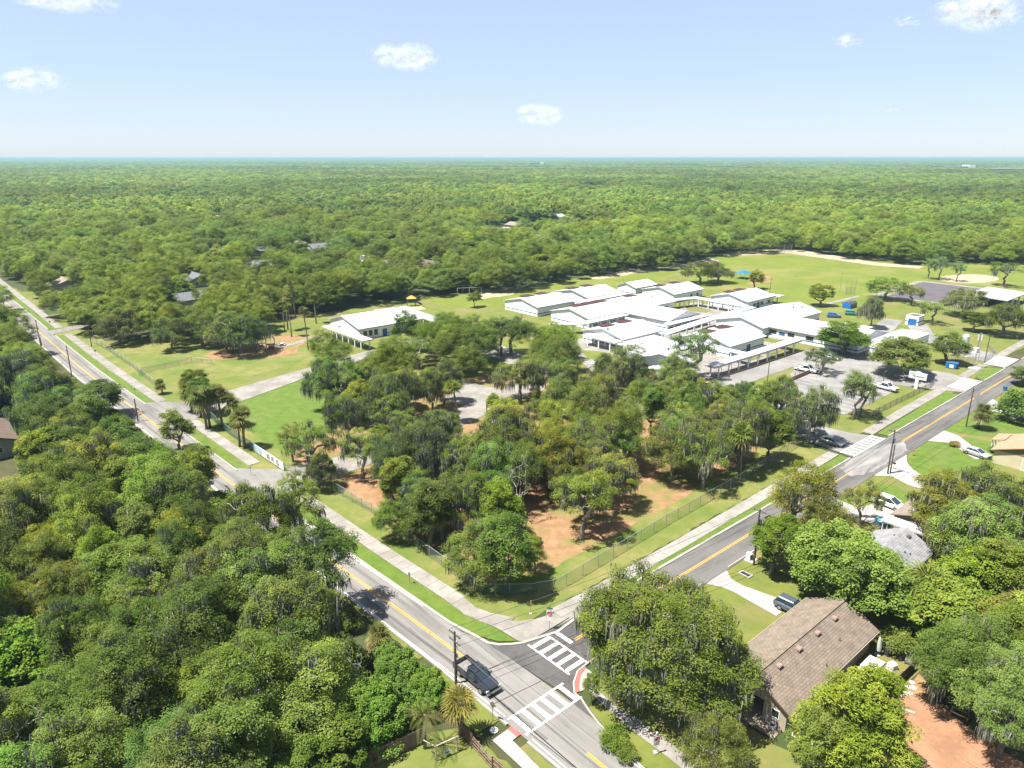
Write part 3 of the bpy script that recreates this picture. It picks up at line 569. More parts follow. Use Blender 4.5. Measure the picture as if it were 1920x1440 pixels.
def make_palm(seed, h=9.0, nf=34, flen=1.75, r=0.19, dead=0.14, leaflets=12):
    rng = np.random.default_rng(seed); lean = rng.normal(size=2) * 0.35
    pts = [(lean[0] * t * t, lean[1] * t * t, h * t - 0.1) for t in (0, 0.3, 0.6, 0.85, 1.0)]
    tr = MB().tube(pts, [r * 1.35, r, r * 0.95, r * 0.95, r * 1.25], 9).mesh('trunk', BARK, smooth=True)
    top = np.array(pts[-1]); V = [[], []]; T = [[], []]
    for i in range(nf):
        az = rng.uniform(0, 2 * PI); el = R(rng.uniform(-60, 80)); isd = el < R(-15) and rng.random() < dead * 2.6
        if el < R(-15) and not isd and rng.random() < 0.5: el = -el
        d = np.array([math.cos(az) * math.cos(el), math.sin(az) * math.cos(el), math.sin(el)]); s_ = np.array([-math.sin(az), math.cos(az), 0]); n_ = np.cross(d, s_)
        pl = flen * rng.uniform(0.35, 0.55); hub = top + d * pl + np.array([0, 0, -0.12 * (1 - math.sin(el))]); lf = flen * rng.uniform(0.75, 1.05); k = 1 if isd else 0
        w0 = s_ * 0.03; V[k] += [top + w0, top - w0, hub - w0, hub + w0]; t0 = rng.uniform(0.2, 0.8); T[k].append(t0)
        for j in range(leaflets):
            a = (j / (leaflets - 1) - 0.5) * R(210); dd = d * math.cos(a) + s_ * math.sin(a); ll = lf * (0.72 + 0.28 * math.cos(a)) ; mid = hub + dd * ll * 0.55 + n_ * 0.05; tip = hub + dd * ll + np.array([0, 0, -0.34 * ll * rng.uniform(0.4, 1.1)]); sw = np.cross(dd, n_) * 0.085
            V[k] += [hub, mid + sw, tip, mid - sw]; T[k].append(np.clip(t0 + rng.normal() * 0.15, 0, 1))
    cr = fast_mesh('crown', np.array(V[0]), 4, FROND, T[0]); dd_ = fast_mesh('dead_fronds', np.array(V[1]), 4, DEADF, T[1]) if V[1] else None
    return dict(trunk=tr, crown=cr, dead=dd_, h=h, rad=flen * 1.3, cz=h)
def make_feather_palm(seed, h=4.5, nf=14, flen=3.2):
    rng = np.random.default_rng(seed)
    tr = MB().tube([(0, 0, -0.1), (0.1, 0.05, h * 0.5), (0.05, 0.1, h)], [0.2, 0.15, 0.13], 9).mesh('trunk', BARK, smooth=True)
    V = [[], []]; T = [[], []]; top = np.array((0.05, 0.1, h))
    for i in range(nf):
        az = 2 * PI * i / nf + rng.uniform(-0.2, 0.2); el = R(rng.uniform(20, 75)); k = 1 if rng.random() < 0.22 else 0
        if k: el = R(rng.uniform(-35, 5))
        d = np.array([math.cos(az), math.sin(az), 0]); s_ = np.array([-math.sin(az), math.cos(az), 0]); pts = []
        for j in range(13):
            t = j / 12; pts.append(top + d * flen * t * math.cos(el) + np.array([0, 0, flen * (t * math.sin(el) - 0.62 * t * t)]))
        t0 = rng.uniform(0.2, 0.8)
        for j in range(12):
            p, q = pts[j], pts[j + 1]; 
            for sg in (-1, 1):
                for f_ in (0.1, 0.55):
                    o = p + (q - p) * f_; tip = o + s_ * sg * 0.62 * math.sin(PI * (0.12 + 0.8 * (j + f_) / 12)) + d * 0.28 + np.array([0, 0, -0.22]); m_ = (o + tip) / 2; wv = (q - p) * 0.13
                    V[k] += [o, m_ + wv, tip, m_ - wv]; T[k].append(np.clip(t0 + rng.normal() * 0.12, 0, 1))
    return dict(trunk=tr, crown=fast_mesh('crown', np.array(V[0]), 4, FROND, T[0]), dead=fast_mesh('dead_fronds', np.array(V[1]), 4, DEADF, T[1]) if V[1] else None, h=h, rad=flen, cz=h)
def make_bush(seed, rad=1.6, h=1.9, n=1400, leaf=None, L=0.24, W=0.16):
    return make_tree(seed, h=h, rad=rad, th=0.25, ntip=14, cr=rad * 0.42, per=n // 14, L=L, W=W, r0=0.07, leaf=leaf or LEAF, bare=0, lump=0.3, low=-0.1)

KIND = {
    'mossy': [make_tree(11, 12.5, 6.0, 3.4, 105, 1.15, 135, moss=0.7, lump=0.5), make_tree(12, 13, 5.4, 4.2, 88, 1.1, 135, moss=0.65, lump=0.6, bare=0.12), make_tree(13, 12, 5.6, 3.2, 92, 1.15, 135, moss=0.85, lump=0.55, bare=0.08)],
    'oak': [make_tree(21, 12, 5.6, 2.8, 105, 1.15, 145, moss=0.12, lump=0.45), make_tree(22, 13, 5.2, 3.6, 95, 1.1, 145, moss=0.2, lump=0.6), make_tree(23, 11, 6.0, 2.6, 110, 1.15, 140, moss=0.3, lump=0.5), make_tree(24, 12.5, 5.0, 3.2, 85, 1.15, 145, moss=0.1, lump=0.7)],
    'round': [make_tree(31, 11, 4.6, 2.2, 84, 1.1, 155, L=0.27, W=0.18, moss=0.0, lump=0.3), make_tree(32, 12, 4.2, 2.6, 76, 1.05, 155, L=0.27, W=0.18, lump=0.35)],
    'open': [make_tree(41, 12, 6.0, 3.4, 46, 1.15, 140, lump=0.5, sparse=0.3, moss=0.25, bare=0.12, low=0.0), make_tree(42, 11, 5.2, 3.2, 40, 1.1, 140, lump=0.5, sparse=0.34, moss=0.1, low=0.0, bare=0.08)],
    'bigoak': [make_tree(14, 12.5, 8.6, 3.2, 200, 1.2, 150, L=0.235, W=0.135, moss=0.6, lump=0.45, bare=0.06), make_tree(25, 11.5, 8.2, 2.8, 190, 1.2, 160, L=0.235, W=0.135, moss=0.2, lump=0.5)],
    'bigbroad': [make_tree(52, 10.5, 8.4, 2.2, 190, 1.2, 150, L=0.33, W=0.25, leaf=LEAF_B, lump=0.4, bare=0)],
    'broad': [make_tree(51, 11, 6.2, 2.2, 120, 1.15, 120, L=0.42, W=0.32, leaf=LEAF_B, lump=0.4, bare=0)],
    'feather': [make_tree(61, 13, 5.4, 2.0, 95, 1.0, 190, L=0.42, W=0.10, leaf=LEAF_C, lump=0.5, flat_=1.15, cone=0.45, bare=0, r0=0.28)],
    'tall': [make_tree(71, 14, 4.0, 5.0, 52, 1.1, 150, lump=0.6, moss=0.1, bare=0.1, sparse=0.15)],
    'small': [make_tree(81, 6.5, 3.0, 1.8, 36, 0.85, 130, L=0.24, W=0.16, r0=0.16)],
    'palm': [make_palm(91, 9.0, 36), make_palm(92, 7.6, 36), make_palm(93, 8.2, 36, dead=0.5)],
    'tallpalm': [make_palm(94, 12.5, 30, 1.5, 0.15), make_palm(95, 11.0, 28, 1.5, 0.15)],
    'shortpalm': [make_palm(96, 3.6, 40, 2.0, 0.26, dead=0.25, leaflets=14)],
    'yellowpalm': [make_palm(97, 5.2, 40, 2.1, 0.24, dead=0.6, leaflets=12)],
    'queen': [make_feather_palm(98)],
    'bush': [make_bush(101), make_bush(102, 2.2, 2.6, 1900)],
    'brightbush': [make_bush(103, 1.9, 2.2, 1500, LEAF_B, 0.3, 0.22)],
    'bare': [make_tree(111, 9, 3.2, 2.0, 40, 0.9, 16, lump=0.4, r0=0.16, bare=0.5)],
}
KIND['bare'][0]['trunk'].materials[0] = TWIG
NAME = {'mossy': 'live_oak', 'oak': 'live_oak', 'round': 'laurel_oak', 'open': 'live_oak', 'broad': 'broadleaf_tree', 'bigoak': 'live_oak', 'bigbroad': 'broadleaf_tree', 'feather': 'cypress_tree', 'tall': 'water_oak', 'small': 'young_oak', 'palm': 'sabal_palm', 'tallpalm': 'sabal_palm', 'shortpalm': 'palmetto', 'yellowpalm': 'sabal_palm', 'queen': 'queen_palm', 'bush': 'shrub', 'brightbush': 'shrub', 'bare': 'bare_tree'}
CAT = {k: ('palm tree' if 'palm' in k or k == 'queen' else 'shrub' if 'bush' in k else 'tree') for k in NAME}
trng = random.Random(5)
TREES = []          # (x, y, radius) of every tree placed
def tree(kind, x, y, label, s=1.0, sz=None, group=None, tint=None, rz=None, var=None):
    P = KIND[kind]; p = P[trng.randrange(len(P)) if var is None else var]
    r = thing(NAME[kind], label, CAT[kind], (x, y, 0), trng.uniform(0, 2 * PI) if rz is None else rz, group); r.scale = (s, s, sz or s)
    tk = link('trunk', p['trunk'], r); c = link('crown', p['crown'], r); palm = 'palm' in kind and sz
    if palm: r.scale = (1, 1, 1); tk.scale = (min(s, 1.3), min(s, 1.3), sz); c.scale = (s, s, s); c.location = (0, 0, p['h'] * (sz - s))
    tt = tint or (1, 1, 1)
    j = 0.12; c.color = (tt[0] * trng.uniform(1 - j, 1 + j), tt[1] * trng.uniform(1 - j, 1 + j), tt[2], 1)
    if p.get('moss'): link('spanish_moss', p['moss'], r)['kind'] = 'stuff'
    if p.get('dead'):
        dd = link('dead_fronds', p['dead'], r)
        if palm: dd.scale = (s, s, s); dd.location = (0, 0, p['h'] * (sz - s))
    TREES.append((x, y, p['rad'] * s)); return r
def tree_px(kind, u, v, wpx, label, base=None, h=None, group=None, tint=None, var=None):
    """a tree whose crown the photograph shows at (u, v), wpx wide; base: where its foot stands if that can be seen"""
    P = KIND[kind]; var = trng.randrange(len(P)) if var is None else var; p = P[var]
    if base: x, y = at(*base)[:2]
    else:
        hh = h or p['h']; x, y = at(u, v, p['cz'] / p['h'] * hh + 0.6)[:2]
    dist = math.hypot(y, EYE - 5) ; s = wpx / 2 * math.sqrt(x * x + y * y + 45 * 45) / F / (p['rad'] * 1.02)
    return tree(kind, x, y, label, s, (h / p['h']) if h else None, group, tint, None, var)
# ------------------------------------------------------------------ trees that stand out
G_SCH = 'shade trees on the school grounds'
tree_px('bigoak', 1243, 1212, 305, 'large spreading live oak hung with grey moss beside the junction and crosswalk', h=12.5, var=0, tint=(1.1, 1.05, 0.9))
tree_px('mossy', 1190, 1150, 190, 'mossy live oak leaning over the side road behind the junction', h=11, var=1)
tree_px('oak', 1345, 1400, 105, 'low oak filling the bottom edge in front of the open garage', h=7.5)
tree_px('feather', 1582, 1356, 200, 'bright yellow-green feathery cypress in front of the brown roof', base=(1590, 1442), h=11)
tree_px('feather', 1530, 1400, 130, 'shorter feathery cypress beside the bare grey branches', base=(1530, 1470), h=8)
tree_px('bigbroad', 1585, 1068, 215, 'broad bright green tree with big leaves behind the brown roofed house', h=10)
tree_px('oak', 1490, 930, 120, 'green oak over the side road beside the tall utility pole', h=11.5, tint=(1.15, 1.05, 0.9))
tree_px('round', 1455, 1010, 100, 'dense dark green oak behind the utility pole and cable boxes', h=9, tint=(1.0, 0.95, 0.9))
tree_px('oak', 1540, 985, 100, 'oak between the utility pole and the white driveway', h=9.5)
tree_px('open', 1618, 935, 70, 'thin oak branch crown reaching over the white minivan', h=7)
tree_px('oak', 1785, 948, 125, 'wide oak shading the grey roof near the concrete driveway', h=10.5)
tree_px('mossy', 1880, 925, 110, 'pale mossy oak near the orange roofed house', h=10.5)
tree_px('mossy', 1855, 1005, 140, 'mossy oak with pale twigs over the back yards', h=11)
tree_px('oak', 1782, 1000, 90, 'oak beside the flat white carport roof', h=9)
tree_px('round', 1900, 1075, 110, 'dark round oak at the far edge of the back yards', h=10)
tree_px('broad', 1815, 1070, 100, 'bright leafy tree standing behind the palm with orange dead fronds', h=8.5, tint=(1.2, 1.05, 1))
tree_px('broad', 1800, 1150, 150, 'vivid green leafy tree beyond the wooden deck', h=8.5, tint=(1.15, 1.05, 1))
tree_px('broad', 1880, 1160, 130, 'vivid green tree crown at the frame edge above the brick drive', h=9, tint=(1.15, 1.0, 1))
tree_px('bigoak', 1822, 1235, 175, 'grey-green oak shading the end of the brick drive', h=9.5, var=1, tint=(0.95, 0.98, 1.2))
tree_px('bigoak', 1898, 1318, 165, 'grey-green oak overhanging the brick drive with scattered orange leaves', h=10, var=1, tint=(0.9, 0.95, 1.15))
tree_px('oak', 1925, 1230, 150, 'oak at the frame edge beyond the brick drive', h=10, tint=(0.95, 0.95, 1.1))
tree_px('yellowpalm', 1748, 1090, 100, 'palm with orange dead fronds hanging over the wooden deck', h=6)
tree_px('palm', 1915, 1120, 60, 'dark palm with yellow fronds at the frame edge', h=7)
tree_px('bush', 1690, 1195, 60, 'low green shrub between the brown house and the covered grills')
tree_px('brightbush', 1660, 1265, 45, 'bright green shrub beside the white grill canopy')
tree_px('bare', 1515, 1385, 105, 'bare pale grey tree in front of the feathery cypress', base=(1515, 1450), h=8.5)
tree_px('bush', 1150, 1370, 52, 'small green bush on the verge beside the shaded path')
tree_px('bush', 1175, 1395, 40, 'lower bush beside the path near the warning sign')
tree_px('yellowpalm', 864, 1318, 76, 'yellowing sabal palm at the corner of the wooden fence', base=(864, 1378), h=4.3, tint=(1.6, 1.3, 0.8))
tree_px('queen', 797, 1330, 110, 'feather palm with drooping yellow fronds beside the board fence', base=(797, 1404))
tree_px('shortpalm', 700, 1165, 60, 'low palmetto beside the long road')
# west side of the long road, standing apart
tree_px('tall', 598, 985, 120, 'tall thin tree with gaps leaning over the long road', base=(622, 1150), h=13.5)
tree_px('tall', 560, 930, 90, 'thin crowned tree beside the long road opposite the school gate', h=12)
tree_px('open', 545, 820, 0.1 + 60, 'small open tree at the road edge opposite the fence banner', h=8)
tree_px('round', 175, 745, 90, 'dark glossy magnolia at the edge of the long road', h=9, tint=(0.6, 0.7, 0.8))
tree_px('round', 330, 800, 60, 'small tree at the road edge facing the school drive', h=9)
# palms on the verge by the school drive
for base, cv, w_, lb in (((360, 772), (350, 737), 44, 'first sabal palm where the school drive meets the long road'), ((388, 806), (380, 748), 46, 'yellowish sabal palm in the pair beside the fence end'), ((394, 803), (396, 752), 40, 'greener sabal palm in the pair beside the fence end'), ((417, 800), (408, 742), 40, 'slender sabal palm just inside the green fence'), ((436, 800), (432, 757), 40, 'sabal palm between the pair and the last two palms'), ((450, 838), (443, 790), 36, 'shorter of the last two palms beside the fence banner'), ((459, 841), (455, 785), 44, 'taller of the last two palms beside the fence banner')):
    x, y = at(*base)[:2]; d_ = math.sqrt(x * x + y * y + 50 * 50); hh = (base[1] - cv[1]) * d_ / F * 1.08
    tree('palm', x, y, lb, w_ * 1.2 / 2 * d_ / F / 2.3, hh / 9.0, 'sabal palms beside the school drive', None, None, 0)
tree_px('round', 380, 720, 56, 'round dark green tree behind the sabal palms', base=(383, 778), h=8.5)
tree_px('shortpalm', 305, 727, 26, 'small palm by the concrete drain beside the fence', base=(305, 738))
for base, cv, w_, lb in (((554, 596), (555, 540), 22, 'tallest palm on the lawn beyond the playground'), ((593, 607), (594, 562), 24, 'palm on the lawn closest to the white classroom'), ((578, 656), (575, 590), 26, 'palm standing alone in front of the white porch'), ((540, 618), (540, 562), 26, 'palm with a dark trunk beside the playground oaks'), ((547, 632), (546, 582), 24, 'palm closest to the playground swings'), ((534, 622), (533, 575), 22, 'palm half hidden by the playground oaks')):
    x, y = at(*base)[:2]; d_ = math.sqrt(x * x + y * y + 50 * 50); hh = (base[1] - cv[1]) * d_ / F * 1.06
    tree('tallpalm', x, y, lb, w_ / 2 * d_ / F / 1.9, hh / 12.5, 'tall palms beyond the playground', None, None, 0)
for u, v, w_, lb in ((255, 555, 26, 'palm crown rising beside a grey roof'), (278, 578, 24, 'palm crown below the grey roof'), (135, 498, 20, 'palm crown above the roadside oaks'), (365, 548, 22, 'ragged palm beside the farther grey roof')):
    tree_px('palm', u, v, w_, lb, group='palms among the oaks')
# school grounds
for k, u, v, w_, base, h_, lb in (
    ('round', 1579, 622, 96, (1581, 662), 9.5, 'round oak in front of the long white classroom wing'), ('open', 1545, 672, 66, (1539, 700), 6.5, 'low spreading oak at the end of the bus lane'),
    ('round', 1703, 660, 110, (1692, 703), 9.5, 'wide dark oak over the parking lot drive'), ('round', 1776, 645, 62, (1773, 681), 8.5, 'yellow-green oak beside the blue bins'),
    ('open', 1592, 722, 66, (1600, 786), 11, 'taller of two open oaks at the corner of the parking lot'), ('open', 1630, 727, 62, (1613, 780), 9.5, 'shorter of two open oaks at the corner of the parking lot'),
    ('mossy', 1522, 770, 80, (1514, 832), 12, 'mossy oak over the parking lot exit and silver car'), ('mossy', 1634, 565, 46, (1632, 616), 11, 'moss hung oak beside the curved service drive'),
    ('oak', 1652, 540, 66, (1660, 562), 9, 'oak at the near corner of the dark ball court'), ('open', 1713, 550, 42, (1708, 572), 8, 'thin oak between the ball court and the service drive'),
    ('open', 1742, 582, 48, (1747, 607), 8, 'thin oak behind the white and blue shed'), ('mossy', 1812, 565, 66, (1805, 592), 9.5, 'moss hung oak in front of the ball court'),
    ('round', 1824, 598, 44, (1825, 621), 7, 'small round oak on the lawn behind the radio mast'), ('oak', 1893, 595, 72, (1880, 628), 11, 'oak on the lawn beside the side street entrance'),
    ('round', 1540, 540, 44, (1537, 574), 9, 'two tiered oak alone on the playing field edge'), ('open', 1741, 493, 26, (1740, 523), 10, 'first oak behind the dark ball court'),
    ('open', 1760, 490, 32, (1760, 524), 11, 'leaning oak behind the dark ball court'), ('open', 1795, 500, 24, (1793, 528), 9, 'mossy oak beside the sandy ball diamond'), ('open', 1888, 497, 48, (1881, 537), 11, 'lone oak beside the shaded court building'),
    ('round', 1415, 520, 34, (1414, 542), 8, 'oak beside the bright blue shade canopy'), ('oak', 1312, 500, 62, (1312, 532), 10, 'oak in the clump behind the classrooms'), ('oak', 1347, 502, 56, (1346, 530), 9.5, 'second oak in the clump behind the classrooms'),
    ('open', 1310, 648, 92, (1297, 712), 13, 'tall open oak with pale limbs in front of the office roof'), ('oak', 1172, 680, 62, (1168, 722), 10, 'oak in front of the curved white walkway'),
    ('open', 962, 605, 100, (958, 664), 12, 'open oak with several trunks by the white classrooms'), ('open', 925, 615, 70, (940, 667), 11, 'second multi trunk oak beside the school drive'), ('open', 886, 600, 62, (886, 656), 11, 'forked oak beside the school drive bend'), ('open', 848, 605, 56, (842, 640), 9.5, 'oak beside the end of the white classroom porch'),
    ('small', 890, 560, 30, (889, 576), 6, 'small pale tree on the school playing field'), ('open', 780, 655, 90, (785, 690), 8.5, 'wide flat topped oak in front of the white classroom'), ('oak', 735, 650, 70, (740, 690), 8, 'oak beside the wide flat topped one'),
    ('round', 1038, 640, 90, None, 10, 'full green oak in front of the classroom courtyard'), ('mossy', 975, 700, 90, None, 11, 'dark moss hung oak beside the paved loop'), ('oak', 1200, 0.1 + 735, 60, None, 9, 'green oak between the drive and the bus lane'),
    ('open', 580, 830, 92, (588, 902), 10.5, 'leaning oak with a vine clad trunk by the second school gate'), ('mossy', 640, 765, 86, (655, 842), 12, 'dark mossy oak at the edge of the bright lawn'), ('mossy', 608, 715, 80, None, 12, 'grey-green mossy oak beside the school drive'),
    ('mossy', 445, 600, 96, (452, 662), 11.5, 'large oak shading the playground'), ('mossy', 415, 600, 84, (425, 657), 11, 'oak beside the playground with bare ground below'), ('mossy', 320, 600, 56, (323, 658), 10, 'mossy oak alone on the fenced lawn'), ('mossy', 225, 600, 70, (225, 645), 10.5, 'mossy oak at the end of the fenced lawn'), ('oak', 370, 590, 66, (380, 648), 10.5, 'oak between the fenced lawn and the playground'),
    ('round', 865, 525, 46, (868, 548), 8, 'round tree behind the playing field edge'), ('oak', 985, 520, 60, (975, 545), 9, 'oak on the field edge behind the first classrooms'), ('round', 1040, 512, 46, (1030, 528), 8.5, 'round bright oak on the field edge')):
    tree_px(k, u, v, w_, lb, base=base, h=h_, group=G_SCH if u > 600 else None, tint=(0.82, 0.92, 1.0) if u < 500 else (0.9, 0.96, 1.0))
for u, v, lb in ((1085, 640, 'palm in front of the classroom porch'), (1076, 690, 'palm beside the drive with a stout trunk'), (1085, 692, 'second palm of the pair beside the drive')):
    tree_px('palm', u, v, 26, lb, group='palms in front of the classrooms')
tree_px('palm', 857, 725, 44, 'palm at the edge of the fenced wood near the drive')
tree_px('palm', 1395, 815, 56, 'pale green palm crown rising from the fenced wood')
tree_px('yellowpalm', 1185, 770, 66, 'grey drooping palm crown in the fenced wood', h=8, tint=(1.3, 1.3, 1.8))
tree_px('shortpalm', 1830, 787, 42, 'round palm clump beside the roadside utility pole', base=(1832, 803))
tree_px('bush', 1905, 778, 60, 'clipped dark green hedge clump by the pale driveway')
tree_px('brightbush', 1905, 740, 34, 'bright shrub behind the clipped hedge clump')
tree_px('bush', 1792, 822, 16, 'small reddish shrub beside the house driveway', tint=(2.0, 0.9, 0.8))
tree_px('bush', 1868, 836, 18, 'little shrub by the orange roofed porch')
tree_px('round', 1920, 0.1 + 700, 40, 'green tree at the frame edge beside the side road', h=5)

# bright growth along the road edge and bare crowns among the oaks
for k, u, v, w_, h_, lb in (('broad', 800, 1290, 78, 4.5, 'bright green tree at the road edge beside the black pickup truck'), ('broad', 745, 1262, 92, 5.5, 'bright green tree behind the one beside the black pickup truck'), ('broad', 690, 1335, 120, 6.0, 'bright green tree between the feather palm and the dense wood'), ('broad', 610, 1385, 130, 6.0, 'bright green tree above the board fence at the bottom edge'), ('broad', 545, 1425, 110, 5.5, 'bright green tree at the bottom edge left of the board fence'), ('bush', 655, 1160, 40, 2.6, 'shrub at the foot of the bent tall tree'), ('brightbush', 720, 1222, 44, 2.8, 'bright shrub on the road edge above the pickup truck'), ('broad', 60, 1240, 130, 9, 'bright leaved tree at the frame edge in the dense wood'), ('broad', 30, 1330, 110, 8, 'lower bright leaved tree at the frame edge in the dense wood')):
    tree_px(k, u, v, w_, lb, h=h_)
for u, v, w_, h_, lb in ((655, 1255, 60, 10.5, 'bare whitish twig crown above the bright trees by the pickup truck'), (300, 1212, 70, 12, 'bare pale twig crown in the middle of the dense wood'), (70, 1395, 80, 10, 'bare fallen looking branches at the lower frame edge'), (355, 945, 50, 12.5, 'bare mossy twig crown in the upper dense wood'), (975, 905, 50, 12, 'bare pale limb crown in the fenced wood'), (1180, 775, 60, 11, 'bare grey crown near the bus lane')):
    tree_px('bare', u, v, w_, lb, h=h_)
# ------------------------------------------------------------------ where no tree may stand
OPEN = []
def open_px(*pl): OPEN.append(np.array([at(*q)[:2] for q in pl]))
def open_gr(*pl): OPEN.append(np.array([gw(*q)[:2] for q in pl]))
open_gr(*stripA(-HW - 2.0, 9.2, -900, 60)); open_gr((40, -96), (ca(-96) - 5, -96), (ca(-80) - 8.5, -80), (29.5, -62), (30, -48), (34, -40), (42, -40)); open_gr((45, -61.3), (45, -42), (420, -42), (420, -61.3)); open_gr((52, -45), (56, -24), (60, 0), (78, 0), (82, -20), (160, -20), (200, -30), (200, -45))
open_gr((54, -44), (54, 10), (84, 10), (84, -44)); open_gr((41, -42), (60, -42), (60, 20), (41, 20)); open_gr((84, -44), (84, -14), (164, -20), (164, -44))
open_px((430, 735), (345, 748), (270, 705), (172, 640), (330, 645), (480, 640), (525, 600), (600, 588), (690, 578), (800, 559), (1000, 541), (1100, 521), (1260, 504), (1370, 480), (1470, 469), (1600, 489), (1730, 499), (2080, 493), (2080, 700), (1790, 735), (1570, 830), (1500, 800), (1440, 745), (1330, 735), (1180, 700), (1060, 690), (950, 668), (830, 640), (720, 660), (600, 690))
open_px((345, 790), (420, 745), (600, 694), (628, 740), (650, 800), (670, 850), (660, 900), (628, 910), (595, 920), (520, 890), (440, 842), (388, 806))
open_gr((43, -107), (58, -107.5), (75, -110), (96, -115), (116, -119), (122, -126), (122, -132), (108, -128), (104, -147), (92, -147), (92, -124), (74, -119.5), (58, -117), (43, -122))
open_px((975, 442), (1030, 424), (1140, 418), (1175, 430), (1100, 445)); open_px((0, 555), (0, 535), (40, 535), (95, 570), (110, 590), (95, 600)); open_px((15, 775), (70, 745), (90, 770), (30, 805), (-20, 805), (-20, 780))
open_gr((22, -47), (45, -47), (45, 25), (15, 25), (15, -40)); open_px((660, 1460), (690, 1432), (800, 1366), (866, 1358), (970, 1440), (1000, 1560), (600, 1560))
CIRC = [(*at(u, v)[:2], r_) for u, v, r_ in ((1205, 920, 6), (1010, 985, 4.5), (1225, 840, 4), (885, 795, 7), (1085, 1060, 5.5), (960, 735, 6), (700, 690, 5), (1000, 830, 3), (720, 1045, 4), (650, 960, 5), (1250, 1010, 3))]
# roofs that look out of the trees: (u, v of the roof, size in m, clear depth in front)
FARH = [(122, 530, 0), (370, 520, 1), (345, 558, 1), (485, 468, 1), (565, 458, 2), (600, 462, 1), (410, 472, 0), (742, 455, 2), (720, 495, 2), (805, 495, 2), (490, 495, 3), (680, 485, 3), (937, 432, 3), (1150, 416, 3), (1050, 405, 3), (1225, 402, 3), (410, 408, 3), (500, 400, 3), (60, 398, 3), (1010, 445, 1), (-45, 815, 2), (970, 421, 0), (1260, 402, 3), (1540, 357, 3), (1670, 392, 3)]
HOUSES = []
for u, v, k in FARH:
    x, y = at(u, v, 3.4)[:2]; HOUSES.append((x, y, k))
    dd = math.hypot(x, y); CIRC.append((x, y, 9.0))
    for q in range(1, 5 + int(dd / 130)): CIRC.append((x * (1 - 7.0 * q / dd), y * (1 - 7.0 * q / dd), 6.5 + 0.0 * q))
def blocked(X, Y):
    m = np.zeros(len(X), bool)
    for P in OPEN:
        x0, y0 = P.min(0); x1, y1 = P.max(0); idx = np.nonzero((X >= x0) & (X <= x1) & (Y >= y0) & (Y <= y1))[0]
        if not len(idx): continue
        px_, py_ = X[idx], Y[idx]; ins = np.zeros(len(idx), bool)
        for i in range(len(P)):
            ax, ay = P[i]; bx, by = P[(i + 1) % len(P)]
            if ay == by: continue
            c = ((ay > py_) != (by > py_)) & (px_ < (bx - ax) * (py_ - ay) / (by - ay) + ax); ins ^= c
        m[idx] |= ins
    for cx, cy, r_ in CIRC: m |= (X - cx) ** 2 + (Y - cy) ** 2 < r_ * r_
    return m
nrng = np.random.default_rng(77)
def spread(y0, y1, s, margin=22):
    """jittered rows over the ground the lens can see, s metres apart"""
    X = []; Y = []; y = y0
    while y < y1:
        half = (y + 16) * 0.76 + margin; k = int(2 * half / s); xs = np.linspace(-half, half, max(k, 2)) + nrng.uniform(-0.36, 0.36, max(k, 2)) * s + (s / 2 if int(y / s) % 2 else 0)
        X.append(xs); Y.append(np.full(len(xs), y) + nrng.uniform(-0.36, 0.36, len(xs)) * s); y += s * 0.9
    return np.concatenate(X), np.concatenate(Y)
def keep(X, Y, gap=0.66):
    ok = ~blocked(X, Y); X, Y = X[ok], Y[ok]
    if TREES:
        T_ = np.array(TREES); ok = np.ones(len(X), bool)
        for tx, ty, tr_ in T_: ok &= (X - tx) ** 2 + (Y - ty) ** 2 > (gap * (tr_ + 1.8)) ** 2
        X, Y = X[ok], Y[ok]
    return X, Y
X1, Y1 = keep(*spread(44, 125, 5.7)); X2, Y2 = keep(*spread(125, 300, 6.6)); 
order = np.argsort(np.concatenate([Y1, Y2])); XA = np.concatenate([X1, X2])[order]; YA = np.concatenate([Y1, Y2])[order]
NEAR = 420
LBL = {
    'west': ('oaks in the dense wood across the long road', {'mossy': 'moss hung live oak crowded in the dense wood across the long road', 'oak': 'spreading live oak crowded in the dense wood across the long road', 'round': 'compact round oak crowded in the dense wood across the long road', 'open': 'thin crowned oak crowded in the dense wood across the long road', 'broad': 'bright big leaved tree in the dense wood across the long road'}),
    'block': ('oaks in the fenced wood at the street corner', {'mossy': 'moss hung live oak in the fenced wood between school and street corner', 'oak': 'spreading live oak in the fenced wood between school and street corner', 'round': 'compact round oak in the fenced wood between school and street corner', 'open': 'thin crowned oak in the fenced wood between school and street corner'}),
    'play': ('oaks behind the playground lawn', {'mossy': 'moss hung live oak in the belt of trees behind the playground', 'oak': 'spreading live oak in the belt of trees behind the playground', 'round': 'compact round oak in the belt of trees behind the playground', 'open': 'thin crowned oak in the belt of trees behind the playground'}),
    'yards': ('oaks around the back yards', {'mossy': 'moss hung live oak among the back yards beside the side road', 'oak': 'spreading live oak among the back yards beside the side road', 'round': 'compact round oak among the back yards beside the side road', 'open': 'thin crowned oak among the back yards beside the side road'}),
}
